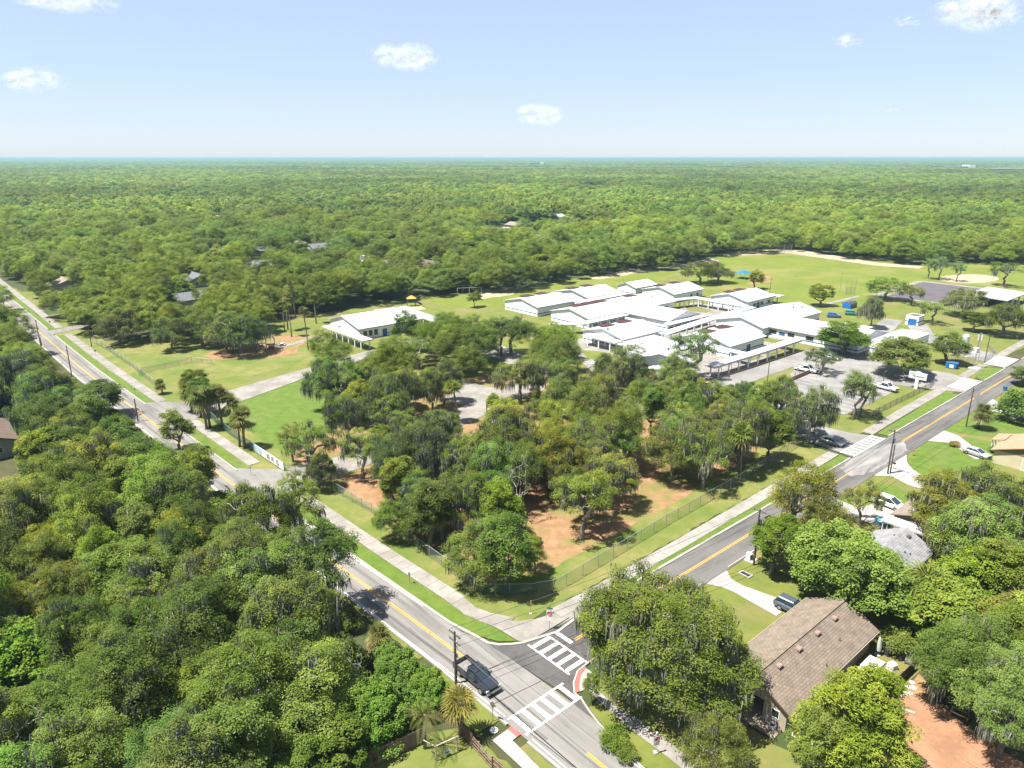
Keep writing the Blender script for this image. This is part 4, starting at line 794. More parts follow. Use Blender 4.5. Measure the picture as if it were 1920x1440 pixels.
KEEP = [(20, 570), (60, 610), (110, 655), (160, 700), (210, 745), (260, 780), (300, 790), (130, 690), (155, 717), (180, 738), (210, 762), (235, 785), (90, 655), (60, 632), (30, 600), (620, 1060), (660, 1090), (700, 1120), (750, 1165), (800, 1205), (850, 1245), (607, 1082), (640, 1108), (665, 1130), (705, 1160), (750, 1190), (780, 1215), (815, 1243), (860, 1290), (900, 1325), (797, 1330), (797, 1385), (740, 1420), (705, 1437), (830, 1400), (862, 1340), (122, 655), (130, 690), (252, 752), (258, 785), (65, 610), (75, 645),
    (1205, 930), (1185, 955), (1230, 890), (1215, 840), (1010, 975), (890, 785), (885, 812), (910, 770), (1060, 1055), (1330, 905), (1350, 700), (1400, 690), (1450, 675), (1500, 660), (1420, 720), (1480, 700), (1390, 728), (1340, 690), (1100, 640), (1130, 660), (1200, 640), (1050, 620), (1230, 665), (1530, 680), (1280, 620), (940, 735), (985, 738), (905, 690), (750, 640), (960, 652), (1110, 705), (1080, 690), (1160, 735), (1540, 740), (1560, 800), (1590, 770), (1500, 730),
    (500, 780), (540, 820), (580, 760), (600, 715), (520, 740), (560, 860), (640, 610), (700, 600), (760, 590), (660, 635), (690, 625), (730, 615), (250, 660), (300, 690), (350, 700), (420, 690), (480, 690), (540, 675), (470, 720), (520, 705), (560, 690), (400, 700), (590, 640), (560, 610), (520, 590), (600, 590), (820, 570), (700, 580), (900, 555)]
def to_px(x, y, z):
    c_, s_ = math.cos(PITCH), math.sin(PITCH); dz = z - EYE; d_ = y * c_ - dz * s_; return 960 + F * x / d_, 720 - F * (y * s_ + dz * c_) / d_, d_
def hides(x, y, h_, rad):
    u0, v0, d_ = to_px(x, y, h_ * 0.97); u1, v1, d1 = to_px(x, y, h_ * 0.3); w_ = rad * F / d_ * 0.82
    for u, v in KEEP:
        if v0 < v < v1 and abs(u - (u0 + u1) / 2) < w_ * (0.6 if v < v0 + 0.2 * (v1 - v0) else 1.0): return True
    return False
FAR_PTS = []
MARKS = [('black pickup truck', 888, 1278), ('board fence at the bottom edge', 740, 1420), ('bent tall tree at the road', 622, 1150), ('road marker post on the verge', 768, 1095), ('banner fence', 500, 860), ('second school gate', 620, 900), ('sabal palms', 400, 800), ('magnolia', 175, 770), ('close pair of roadside poles', 77, 650), ('corner fence bend', 1005, 1117), ('wire fence on the long road', 720, 1000), ('straw clearing', 1205, 930), ('wood clearing with the dark pole', 913, 816), ('side road pavement', 1330, 960), ('parking lot exit', 1500, 850), ('school drive bend', 900, 690), ('bright corner lawn', 600, 760), ('bus lane', 1330, 740), ('playground', 508, 655), ('dry lawn fence', 300, 680), ('slate hip roof', 345, 570), ('roadside lawn', 80, 580), ('separate white classroom', 620, 600), ('swing set', 880, 552), ('brick drive', 1750, 1380), ('grey roofed house', 1690, 1030), ('orange roofed house', 1890, 850), ('frame edge at the lower corner', 40, 1400), ('frame edge halfway down', 20, 1050), ('middle of the dense wood', 300, 1150), ('inner wood above the board fence', 480, 1330), ('dense wood behind the magnolia', 130, 880)]
MARKS = [(n_, *at(u, v)[:2]) for n_, u, v in MARKS]
KW = {'mossy': 'moss hung live oak', 'oak': 'spreading live oak', 'round': 'compact round oak', 'open': 'thin crowned oak', 'broad': 'big leaved bright tree', 'palm': 'sabal palm'}
USED = set()
def fill_label(kind, reg, x, y, tn):
    tw = {1.12: 'light', 0.92: 'mid green', 1.0: 'green', 0.78: 'dark', 1.25: 'yellowish'}[tn[0]]
    for n_, mx_, my_ in sorted(MARKS, key=lambda q: (q[1] - x) ** 2 + (q[2] - y) ** 2)[:6]:
        d_ = math.hypot(mx_ - x, my_ - y); dr = 'right by' if d_ < 7 else 'close to' if d_ < 13 else ('beyond' if y > my_ + 6 else 'this side of' if y < my_ - 6 else 'level with')
        lb_ = f"{tw} {KW[kind]} {dr} the {n_}"
        if lb_ not in USED: break
    USED.add(lb_); return lb_
cnt = 0
for x, y in zip(XA, YA):
    a, b_ = gr(x, y); reg = 'west' if a < ca(b_) else 'yards' if b_ > -46 else 'block' if b_ > -160 and a < 150 else 'play'
    if cnt >= NEAR:
        if not hides(x, y, 11, 4.8): FAR_PTS.append((x, y))
        continue
    q = trng.random()
    if reg == 'block' and trng.random() < 0.16: continue
    if reg == 'west': kind = 'mossy' if q < 0.22 else 'oak' if q < 0.6 else 'round' if q < 0.78 else 'open' if q < 0.86 else 'broad'
    elif reg == 'block': kind = 'mossy' if q < 0.38 else 'oak' if q < 0.68 else 'round' if q < 0.86 else 'open'
    elif reg == 'play' and trng.random() < 0.07: kind = 'palm'
    else: kind = 'mossy' if q < 0.3 else 'oak' if q < 0.7 else 'round' if q < 0.9 else 'open'
    gp, lb = LBL[reg]; s_ = trng.uniform(0.62, 0.98) * (0.92 if reg == 'block' else 1) * (0.7 if kind == 'broad' else 1)
    tn = trng.choice([(1.12, 1.06, 0.9), (0.92, 1.0, 1.0), (1.0, 1.0, 1.0), (0.78, 0.88, 1.0), (1.25, 1.14, 0.85)])
    pr = KIND[kind][0]; hz_ = min(1.0, s_ * 1.15)
    if hides(x, y, pr['h'] * hz_, pr['rad'] * s_):
        s_ *= 0.55
        if hides(x, y, pr['h'] * s_, pr['rad'] * s_): continue
    cnt += 1
    tree(kind, x, y, fill_label(kind, reg, x, y, tn), s_, min(1.0, s_ * trng.uniform(1.0, 1.25)) * (0.8 if kind == 'broad' else 1), gp, tn)
print('individual fill trees', cnt, 'left', len(FAR_PTS))
# undergrowth that closes the floor of the west wood
UG = []
ux, uy = spread(40, 170, 3.0, 10); ok = ~blocked(ux, uy); ux, uy = ux[ok], uy[ok]
for x, y in zip(ux, uy):
    a, b_ = gr(x, y)
    if a < ca(b_) - 4.5: UG.append((x, y, nrng.uniform(0.6, 1.25)))
    elif b_ > -40 and nrng.random() < 0.35: UG.append((x, y, nrng.uniform(0.4, 0.9)))

# ------------------------------------------------------------------ the forest that nobody could count: one object
def scatter(name, pts, sources, label, cat):
    """pts: rows x, y, z, scale x, scale y, scale z, turn, which"""
    P_ = np.asarray(pts, np.float32); me = bpy.data.meshes.new(name); me.vertices.add(len(P_)); me.vertices.foreach_set('co', P_[:, :3].ravel())
    me.attributes.new('sc', 'FLOAT_VECTOR', 'POINT').data.foreach_set('vector', P_[:, 3:6].ravel()); me.attributes.new('rz', 'FLOAT', 'POINT').data.foreach_set('value', P_[:, 6]); me.attributes.new('kk', 'INT', 'POINT').data.foreach_set('value', P_[:, 7].astype(np.int32))
    o = link(name, me); o['kind'] = 'stuff'; tag(o, label, cat)
    ng = bpy.data.node_groups.new(name, 'GeometryNodeTree'); ng.interface.new_socket('Geometry', in_out='INPUT', socket_type='NodeSocketGeometry'); ng.interface.new_socket('Geometry', in_out='OUTPUT', socket_type='NodeSocketGeometry')
    N = ng.nodes; gi = N.new('NodeGroupInput'); go = N.new('NodeGroupOutput'); jn = N.new('GeometryNodeJoinGeometry')
    def named(nm, ty): q = N.new('GeometryNodeInputNamedAttribute'); q.data_type = ty; q.inputs['Name'].default_value = nm; return q.outputs['Attribute']
    sc, rz, kk = named('sc', 'FLOAT_VECTOR'), named('rz', 'FLOAT'), named('kk', 'INT'); cb = N.new('ShaderNodeCombineXYZ'); ng.links.new(rz, cb.inputs['Z'])
    for i, src in enumerate(sources):
        oi = N.new('GeometryNodeObjectInfo'); oi.transform_space = 'ORIGINAL'; oi.inputs['Object'].default_value = src; oi.inputs['As Instance'].default_value = True
        cmp_ = N.new('FunctionNodeCompare'); cmp_.data_type = 'INT'; cmp_.operation = 'EQUAL'; ng.links.new(kk, cmp_.inputs[2]); cmp_.inputs[3].default_value = i
        ip = N.new('GeometryNodeInstanceOnPoints'); ng.links.new(gi.outputs[0], ip.inputs['Points']); ng.links.new(cmp_.outputs[0], ip.inputs['Selection']); ng.links.new(oi.outputs['Geometry'], ip.inputs['Instance']); ng.links.new(cb.outputs[0], ip.inputs['Rotation']); ng.links.new(sc, ip.inputs['Scale'])
        ng.links.new(ip.outputs[0], jn.inputs[0])
    ng.links.new(jn.outputs[0], go.inputs[0]); md = o.modifiers.new('scatter', 'NODES'); md.node_group = ng; return o
near_src = [o for o in C.objects if o.name.split('.')[0] == 'crown']
def src_of(meshes): 
    r_ = []
    for m_ in meshes:
        for o in near_src:
            if o.data == m_: r_.append(o); break
    return r_
SRC = src_of([p['crown'] for k in ('oak', 'mossy', 'round', 'oak', 'mossy', 'open', 'tall', 'broad') for p in KIND[k]])
low = []
lowp = [make_tree(200 + i, 11.5, 5.8, 3.0, 34, 1.75, 62, dens=1.0, L=0.95, W=0.62, lump=0.3 + 0.05 * i, r0=0.3) for i in range(5)]
for i, p in enumerate(lowp):                    # five of the far trees, each one piece
    x, y = ((-150, 470), (-60, 520), (250, 540), (330, 480), (60, 560))[i]
    low.append(tag(link('live_oak', p['crown'], None, (x, y, 0)), ('distant oak beyond the roadside lawn', 'distant oak beyond the playground', 'distant oak behind the hay field', 'distant oak behind the ball court', 'distant oak behind the white classrooms')[i] + ', lost in the unbroken forest', 'tree', 'distant oaks behind the school'))
rows = []
for x, y in FAR_PTS:
    s_ = nrng.uniform(0.72, 1.08); rows.append((x, y, 0, s_, s_, s_ * nrng.uniform(0.85, 1.05), nrng.uniform(0, 6.28), nrng.integers(0, len(SRC))))
def gap(X, Y): return np.sin(X * 0.021 + 1.3) * np.sin(Y * 0.013 + 0.4) + 0.6 * np.sin(X * 0.006 + Y * 0.009 + 2.0) + 0.4 * np.sin(X * 0.05 - Y * 0.03) > 1.32
fx, fy = spread(300, 620, 8.0, 40); ok = ~blocked(fx, fy) & ~gap(fx, fy); fx, fy = fx[ok], fy[ok]
for x, y in zip(fx, fy):
    s_ = nrng.choice([0.6, 0.85, 1.0, 1.2, 1.5], p=[0.15, 0.3, 0.3, 0.17, 0.08]) * nrng.uniform(0.9, 1.1); rows.append((x, y, nrng.uniform(-1.0, 0.5), s_, s_, min(1.25, max(0.7, s_)) * nrng.uniform(0.8, 1.05), nrng.uniform(0, 6.28), nrng.integers(0, len(SRC))))
lo_ = len(SRC)
y = 620.0
while y < 11000:
    s = 8.6 * (y / 620) ** 0.72; half = y * 0.78 + 40; k = int(2 * half / s); xs = np.linspace(-half, half, k) + nrng.uniform(-0.5, 0.5, k) * s; ys = y + nrng.uniform(-0.5, 0.5, k) * s
    ok = ~blocked(xs, ys) & ~gap(xs, ys); sc_ = s / 8.6 * nrng.uniform(0.65, 1.5, k); zs = np.clip(nrng.uniform(0.65, 1.35, k) * (1 + 0.06 * (s / 8.6 - 1)), 0.5, 1.5); 
    for x, yy, a_, z_, o_ in zip(xs, ys, sc_, zs, ok):
        if o_: rows.append((x, yy, -0.5, a_, a_, z_, nrng.uniform(0, 6.28), lo_ + nrng.integers(0, 5)))
    y += s * 0.9
scatter('forest', rows, SRC + low, 'unbroken oak forest reaching to the horizon behind the school', 'forest')
bsrc = src_of([p['crown'] for k in ('bush', 'brightbush') for p in KIND[k]])
scatter('undergrowth', [(x, y, 0, s_, s_, s_ * nrng.uniform(0.7, 1.2), nrng.uniform(0, 6.28), int(nrng.choice([0, 1, 1, 2]))) for x, y, s_ in UG], bsrc, 'leafy undergrowth on the floor of the wood across the long road', 'undergrowth')
print('forest instances', len(rows), 'undergrowth', len(UG), 'trees', len(TREES))
# ------------------------------------------------------------------ buildings
def window(parent, side, pos, w_, h_, z, ext, fm=None, name='window', pm=None):
    """ext = (x0, x1, y0, y1) of the wall; the frame stands 5 cm proud, the pane 2 cm back from it"""
    x0, x1, y0, y1 = ext; fm = fm or WHITE
    ax = side[0] == 'y'; s_ = -1 if side[1] == '0' else 1; base = {'x0': x0, 'x1': x1, 'y0': y0, 'y1': y1}[side]
    P = (lambda u, o, zz: (u, base + s_ * o, zz)) if ax else (lambda u, o, zz: (base + s_ * o, u, zz))
    D = (lambda u, o, zz: (u, o, zz)) if ax else (lambda u, o, zz: (o, u, zz))
    b = MB(); t = 0.09
    b.box(P(pos, 0.025, z + h_ / 2 - t / 2), D(w_, 0.05, t)); b.box(P(pos, 0.025, z - h_ / 2 + t / 2), D(w_, 0.05, t))
    for q in (-1, 1): b.box(P(pos + q * (w_ / 2 - t / 2), 0.025, z), D(t, 0.05, h_ - 2 * t - 0.002))
    f = part(name, b, fm, parent)
    pb = MB().box(P(pos, 0.012, z), D(w_ - 2 * t - 0.004, 0.024, h_ - 2 * t - 0.004))
    if name == 'window': pb.box(P(pos, 0.026, z), D(0.05, 0.006, h_ - 2 * t - 0.01))
    part('pane' if name == 'window' else 'leaf', pb, pm or GLASS, f); return f
def gable(parent, x0, x1, y0, y1, wh, rh, wallm, roofm, oe=0.5, orr=0.4, yr=None, th=0.16, fascia=None):
    yr = (y0 + y1) / 2 if yr is None else yr
    b = MB(); vs = []
    for x in (x0, x1): vs += [(x, y0, 0), (x, y1, 0), (x, y1, wh), (x, yr, rh), (x, y0, wh)]
    b.add(vs, [(4, 3, 2, 1, 0), (5, 6, 7, 8, 9), (0, 5, 9, 4), (1, 2, 7, 6), (2, 3, 8, 7), (3, 4, 9, 8)])
    part('wall', b, wallm, parent)
    r = MB(); X0, X1 = x0 - orr, x1 + orr
    for ye, sg in ((y0, -1), (y1, 1)):
        sl = (rh - wh) / abs(ye - yr); yo = ye + sg * oe; zo = wh - sl * oe; g = 0.02
        p = [(yr, rh + g), (yo, zo + g), (yo, zo + g + th), (yr, rh + g + th)]
        if sg > 0: p = p[::-1]
        r.loft([[(x, y, z) for y, z in p] for x in (X0, X1)])
    ro = part('roof', r, roofm, parent)
    if fascia:
        f = MB()
        for ye, sg in ((y0, -1), (y1, 1)):
            sl = (rh - wh) / abs(ye - yr); f.box(((X0 + X1) / 2, ye + sg * (oe + 0.03), wh - sl * oe + 0.05), (X1 - X0, 0.05, 0.24))
        part('fascia', f, fascia, parent)
    return ro
def slope_z(y, yr, ye, wh, rh): return rh + (wh - rh) * (y - yr) / (ye - yr)

SCH = 'classroom buildings of the white school'
def classroom(label, a0, a1, b0, b1, br, wh=3.3, rh=5.2, panels=(), wins=(), stripe=True, ridge='a', doors=(), vents=()):
    if ridge == 'a':
        cx, cb = (a0 + a1) / 2, (b0 + b1) / 2; t = thing('school_building', label, 'school building', gw(cx, cb), ROT_A, SCH); Lx = (a1 - a0) / 2; y0, y1 = -(b1 - cb), -(b0 - cb); yr = -(br - cb)
    else:
        cx, cb = (a0 + a1) / 2, (b0 + b1) / 2; t = thing('school_building', label, 'school building', gw(cx, cb), ROT_A + PI / 2, SCH); Lx = (b1 - b0) / 2; y0, y1 = -(a1 - cx), -(a0 - cx); yr = -(br - cx)
    ext = (-Lx + 0.3, Lx - 0.3, y0 + 0.5, y1 - 0.5)
    gable(t, *ext, wh, rh, WALL_W, METAL_W, 0.55, 0.45, yr, 0.2)
    if stripe:
        s_ = MB()
        for y, sg in ((ext[2], -1), (ext[3], 1)): s_.box((0, y + sg * 0.015, 0.95), (2 * Lx - 0.62, 0.03, 0.28))
        for x, sg in ((ext[0], -1), (ext[1], 1)): s_.box((x + sg * 0.015, (y0 + y1) / 2, 0.95), (0.03, y1 - y0 - 1.02, 0.28))
        part('wall_stripe', s_, BLUE, t)
    for px_ in panels:                          # dark louvred panels on the slope that falls away from the lens
        yb = yr + (ext[3] - yr) * 0.12; yt = yr + (ext[3] - yr) * 0.6; z0 = slope_z(yb, yr, ext[3], wh, rh) - 0.1; z1 = z0 - 0.12
        b = MB(); b.loft([[(px_ + q, yb, z0), (px_ + q, yt, z1), (px_ + q, yt, z1 + 0.42), (px_ + q, yb, z0 + 0.42)] for q in (-2.1, 2.1)]); pn = part('roof_light', b, SOLAR, t)
        m = MB()
        for q in (-1.4, -0.7, 0, 0.7, 1.4): m.loft([[(px_ + q + e, yb, z0 + 0.43), (px_ + q + e, yt, z1 + 0.43), (px_ + q + e, yt, z1 + 0.5), (px_ + q + e, yb, z0 + 0.5)] for e in (-0.06, 0.06)])
        part('glazing_bar', m, mat('rust_red_bar', (0.13, 0.06, 0.05), None, 0.6), pn)
    for sd, p_, w_, h_, z_ in wins: window(t, sd, p_, w_, h_, z_, ext)
    for sd, p_ in doors: window(t, sd, p_, 1.9, 2.2, 1.12, ext, BLUE, 'door', BLUE)
    for vx, vy in vents:
        zz = slope_z(vy, yr, ext[2] if vy < yr else ext[3], wh, rh); part('roof_vent', MB().tube([(vx, vy, zz), (vx, vy, zz + 0.7)], [0.22, 0.22], 8).tube([(vx, vy, zz + 0.7), (vx, vy, zz + 0.95)], [0.38, 0.15], 8), STEEL_D, t)
    return t
classroom('white classroom with two dark roof lights at the field end, beside the trees', 172, 191.6, -200.5, -182, -191, panels=(-3.5, 4), vents=((7, 3),))
classroom('white classroom behind the covered strip with two roof lights against the playing field', 198.5, 217.5, -201.5, -182.5, -191.5, panels=(-5, 3.5), vents=((-7, 2),))
classroom('longest white classroom roof in the middle with three small dark roof lights', 171.5, 197.5, -175.5, -156.8, -166, rh=5.3, panels=(-5.5, 0, 5.5), vents=((9, 4),))
classroom('white hall whose grey gable faces the courtyard walkway', 188.5, 206.5, -166, -137.8, 197.5, ridge='b', rh=5.35, stripe=True)
classroom('white classroom with a dark roof light above the courtyard lawn', 200.5, 218, -176, -157, -166.3, panels=(-2,), vents=((3, -3),), wins=(('y0', 4, 2.4, 1.1, 1.7),))
classroom('white classroom closest to the far clump of oaks', 229, 248.5, -182, -165.5, -173, panels=(-5, 5), wins=(('y0', 2, 1.6, 1.2, 1.6), ('y0', 6, 1.6, 1.2, 1.6)))
classroom('low pale roofed classroom at the back of the school', 229, 243, -195, -184.5, -190, rh=4.8)
classroom('white classroom behind the colonnade of the courtyard', 236.7, 256, -155, -138.6, -147, panels=(-4, 3), wins=(('y0', -4, 2.2, 1.2, 1.6), ('y0', 1, 2.2, 1.2, 1.6), ('y0', 6, 2.2, 1.2, 1.6)), doors=(('y0', -1.5),))
classroom('long white office wing with a gable over the covered walk', 202.5, 240, -130, -112.3, -120.6, rh=5.4, vents=((14, -4), (10, -3)))
classroom('white wing turned towards the parking lot with a blue band and big shutters', 206, 226, -118, -84.5, 215.5, ridge='b', rh=5.45, wins=(('y1', 10, 2.6, 1.5, 1.9), ('y1', 4, 2.4, 1.4, 1.9), ('y1', -2, 2.6, 1.4, 1.9)), doors=(('y1', 7),))
classroom('white classroom with blue double door facing the bus lane', 175, 194, -123.5, -106.4, -114.4, panels=(-4.5, 4.2), doors=(('y0', 0.8),))
classroom('white classroom with a gable porch and two square roof lights', 158.3, 177, -148, -131.2, -139.3, panels=(-4, 4), wins=(('y0', 3, 1.1, 1.3, 1.6), ('y0', 4.6, 1.1, 1.3, 1.6)), vents=((-8.5, -1.5),))
# the office turned across the grid
t = thing('school_building', 'white school office set at an angle with its gable towards the wood', 'school building', gw(154.5, -116.5), ROT_A + math.atan2(13.5, 15.5) , SCH)
ext = (-10, 10, -8.2, 8.2); gable(t, *ext, 3.3, 5.5, WALL_W, METAL_W, 0.6, 0.5, None, 0.2)
part('wall_stripe', MB().box((-10.02, 0, 0.95), (0.03, 16.3, 0.28)).box((0, -8.215, 0.95), (19.9, 0.03, 0.28)), BLUE, t)
for p_ in (-5.4, -1.8, 1.8, 5.4): window(t, 'x0', p_, 2.2, 1.3, 1.8, ext)
for p_ in (-6, 0, 6): window(t, 'y0', p_, 2.0, 1.2, 1.8, ext)
part('roof_vent', MB().tube([(-3, -3, 4.6), (-3, -3, 5.4)], [0.3, 0.3], 8), STEEL_D, t)

WG = 'covered walkways of the school'
def walkway(label, pts, wd, z=2.9, th=0.32, step=4.2, colm=None, both=True):
    """flat roofed walk along grid points"""
    P_ = [Vector(gw(*q)[:2]) for q in pts]; o = P_[0]; t = thing('covered_walkway', label, 'covered walkway', (o.x, o.y, 0), 0, WG)
    P_ = [p - o for p in P_]; b = MB(); A, B = [], []
    for i, q in enumerate(P_):
        if i == 0: d = (P_[1] - q).normalized(); nn = Vector((-d.y, d.x)); k = 1
        elif i == len(P_) - 1: d = (q - P_[-2]).normalized(); nn = Vector((-d.y, d.x)); k = 1
        else:
            d1, d2 = (q - P_[i - 1]).normalized(), (P_[i + 1] - q).normalized(); n1, n2 = Vector((-d1.y, d1.x)), Vector((-d2.y, d2.x)); nn = (n1 + n2).normalized(); k = 1 / max(0.5, nn.dot(n1))
        A.append(q + nn * wd / 2 * k); B.append(q - nn * wd / 2 * k)
    b.loft([[(*B[i], z), (*B[i], z + th), (*A[i], z + th), (*A[i], z)] for i in range(len(P_))]); part('roof', b, METAL_W, t)
    for i in range(len(P_) - 1):
        d = P_[i + 1] - P_[i]; n_ = max(1, int(d.length / step)); u = d.normalized(); nn = Vector((-u.y, u.x))
        for k in range(n_):
            for sg in ((-1, 1) if both else (-1,)):
                c = P_[i] + d * ((k + 0.5) / n_) + nn * sg * (wd / 2 - 0.3)
                part('column', MB().box((0, 0, z / 2), (0.28, 0.28, z), math.atan2(u.y, u.x)), WALL_W, t).location = (c.x, c.y, 0)
    return t
walkway('covered bus walk along the yellow kerb, turning back beside the blue banded wing', [(154, -99.0), (172, -98.6), (195.8, -98.5), (195.8, -106)], 3.0, 2.9, 0.55)
walkway('short covered walk joining the bus walk to the classroom with the blue door', [(172.3, -100.2), (172.3, -107.5)], 2.6)
walkway('long straight covered walk behind the office and classrooms', [(174, -129.0), (202.4, -131.8), (231, -133.4)], 3.4)
walkway('courtyard colonnade round the small lawn', [(218.5, -160.5), (231, -157.0), (231, -135.4)], 3.4)
walkway('covered walk below the grey gable of the hall', [(185.5, -136.2), (206.5, -136.2)], 3.0)
walkway('white strip roof in front of the longest classroom', [(157, -160.5), (166, -154.9), (187.5, -154.9)], 3.2)
walkway('covered strip between the two field classrooms', [(190, -180.3), (216, -180.3)], 3.6)
walkway('porch roof of the classroom with square roof lights', [(156.2, -144.2), (156.2, -131.0)], 3.4)
walkway('curved white walk in front of the angled office', [(134.5, -121.8), (138.2, -112.2), (150.6, -99.9)], 3.0)
walkway('flat roof at the far corner behind the colonnade', [(258.2, -148), (258.2, -137)], 4.0)
walkway('flat white canopy beside the curved service drive', [(228.5, -100.5), (228.5, -91)], 4.6)
# classroom standing by itself near the playground
t = thing('school_building', 'separate white classroom by the playground with a blue door and long porch', 'school building', gw(119, -203.2), ROT_A, SCH)
ext = (-11.5, 11.5, -9.6, 9.0); gable(t, *ext, 3.5, 5.9, WALL_W, METAL_W, 0.6, 0.5, 0.6, 0.2)
for p_ in (-9.5, -7.6, -5.7): window(t, 'y0', p_, 1.5, 1.9, 1.7, ext)
window(t, 'y0', -2.5, 1.6, 2.3, 1.16, ext, BLUE, 'door', BLUE); window(t, 'x0', 3, 1.6, 1.3, 1.8, ext); window(t, 'y0', 7, 2.2, 1.2, 1.8, ext)
part('wall_stripe', MB().box((2, -9.615, 0.9), (8, 0.03, 0.28)), BLUE, t)
walkway('white porch walk at the end of the separate classroom', [(103.2, -206.5), (103.2, -181)], 3.4, 2.8, 0.34, 3.2)
walkway('porch and canopy behind the separate classroom', [(136, -208.5), (134.2, -188.5)], 4.2, 2.8)

# flat roofed buildings to the east
def flatbox(name, label, cat, a0, a1, b0, b1, h, roofm, wallm, stripe=None, parapet=0.35, group=None):
    ca_, cb = (a0 + a1) / 2, (b0 + b1) / 2; t = thing(name, label, cat, gw(ca_, cb), ROT_A, group); lx, ly = (a1 - a0), (b1 - b0)
    part('wall', MB().box((0, 0, h / 2), (lx, ly, h)), wallm, t); part('roof', MB().box((0, 0, h + 0.06), (lx - 0.5, ly - 0.5, 0.11)), roofm, t)
    if parapet:
        p = MB()
        for y in (-1, 1): p.box((0, y * (ly / 2 - 0.11), h + parapet / 2 + 0.002), (lx, 0.22, parapet))
        for x in (-1, 1): p.box((x * (lx / 2 - 0.11), 0, h + parapet / 2 + 0.002), (0.22, ly - 0.45, parapet))
        part('parapet', p, wallm, t)
    if stripe: part('wall_stripe', MB().box((0, -ly / 2 - 0.015, h * 0.42), (lx, 0.03, 0.35)).box((-lx / 2 - 0.015, 0, h * 0.42), (0.03, ly, 0.35)), BLUE, t)
    return t, (-lx / 2, lx / 2, -ly / 2, ly / 2)
t, e = flatbox('annex_building', 'long flat roofed white annex with a blue band beside the parking oaks', 'building', 211, 233, -83.5, -75.5, 3.2, METAL_W, WALL_W, True)
for p_ in (-7, -2.5, 2, 6.5): window(t, 'y0', p_, 1.8, 1.1, 1.9, e)
part('air_conditioner', MB().box((-6, 1.5, 3.75), (1.8, 1.4, 1.1)), STEEL, t); part('air_conditioner', MB().box((-2.5, 1.5, 3.6), (1.2, 1.0, 0.8)), STEEL, t)
t, e = flatbox('storage_shed', 'small white shed with a wide blue door on the service drive', 'shed', 257.5, 262.5, -91.5, -87.5, 3.0, mat('grey_roof', (0.12, 0.11, 0.10), None, 0.9), WALL_W, True, 0.15)
window(t, 'x0', -0.2, 2.6, 2.2, 1.12, e, BLUE_BRIGHT, 'door', BLUE_BRIGHT)
t = thing('storage_container', 'blue ended storage container with an arched top on the field path', 'storage container', gw(271.5, -116.8), ROT_A)
pr = [(-1.6, 0), (1.6, 0), (1.6, 1.7), (0.9, 2.4), (-0.9, 2.4), (-1.6, 1.7)]
part('body', MB().loft([[(x, y, z) for y, z in pr] for x in (-2.6, 2.6)]), STEEL_D, t); part('end_panel', MB().loft([[(x, y * 0.97, z * 0.97 + 0.02) for y, z in pr] for x in (-2.68, -2.605)]), BLUE_BRIGHT, t)
part('window', MB().box((0.3, -1.62, 1.3), (3.2, 0.04, 0.6)), GLASS, t)
# shaded court building
t = thing('pavilion', 'open sided court pavilion with a grey metal roof and blue posts', 'pavilion', gw(322, -83.2), ROT_A)
part('roof', MB().loft([[(x, -7.0, 3.4), (x, 7.0, 3.9), (x, 7.0, 4.2), (x, -7.0, 3.7)] for x in (-12.5, 12.5)]), mat('grey_metal_roof', (0.42, 0.44, 0.46), (0.48, 0.50, 0.52), 0.5, 0.3, 4), t)
for x in (-11.8, -4, 4, 11.8):
    for y in (-6.4, 6.4): part('post', MB().box((x, y, 1.7 + (0.2 if y > 0 else 0)), (0.6, 0.6, 3.4)), BLUE if x < -10 else WALL_W, t)
part('back_wall', MB().box((0, 6.7, 1.7), (24, 0.2, 3.3)), WALL_W, t); part('floor_slab', MB().box((0, 0, 0.06), (25, 14, 0.12)), COURT, t)
solo('shade_canopy', MB().add([(-3.2, -3.2, 2.7), (3.2, -3.2, 2.7), (3.2, 3.2, 2.7), (-3.2, 3.2, 2.7), (0, 0, 3.9)], [(0, 1, 4), (1, 2, 4), (2, 3, 4), (3, 0, 4), (3, 2, 1, 0)]), BLUE_BRIGHT, 'bright blue shade canopy on the playing field behind the school', 'canopy', at(1392, 522), ROT_A)
cn = [o for o in C.objects if o.name == 'shade_canopy'][0]
for sx in (-1, 1):
    for sy in (-1, 1): part('post', MB().tube([(sx * 3, sy * 3, 0), (sx * 3, sy * 3, 2.75)], 0.08, 6), STEEL, cn)

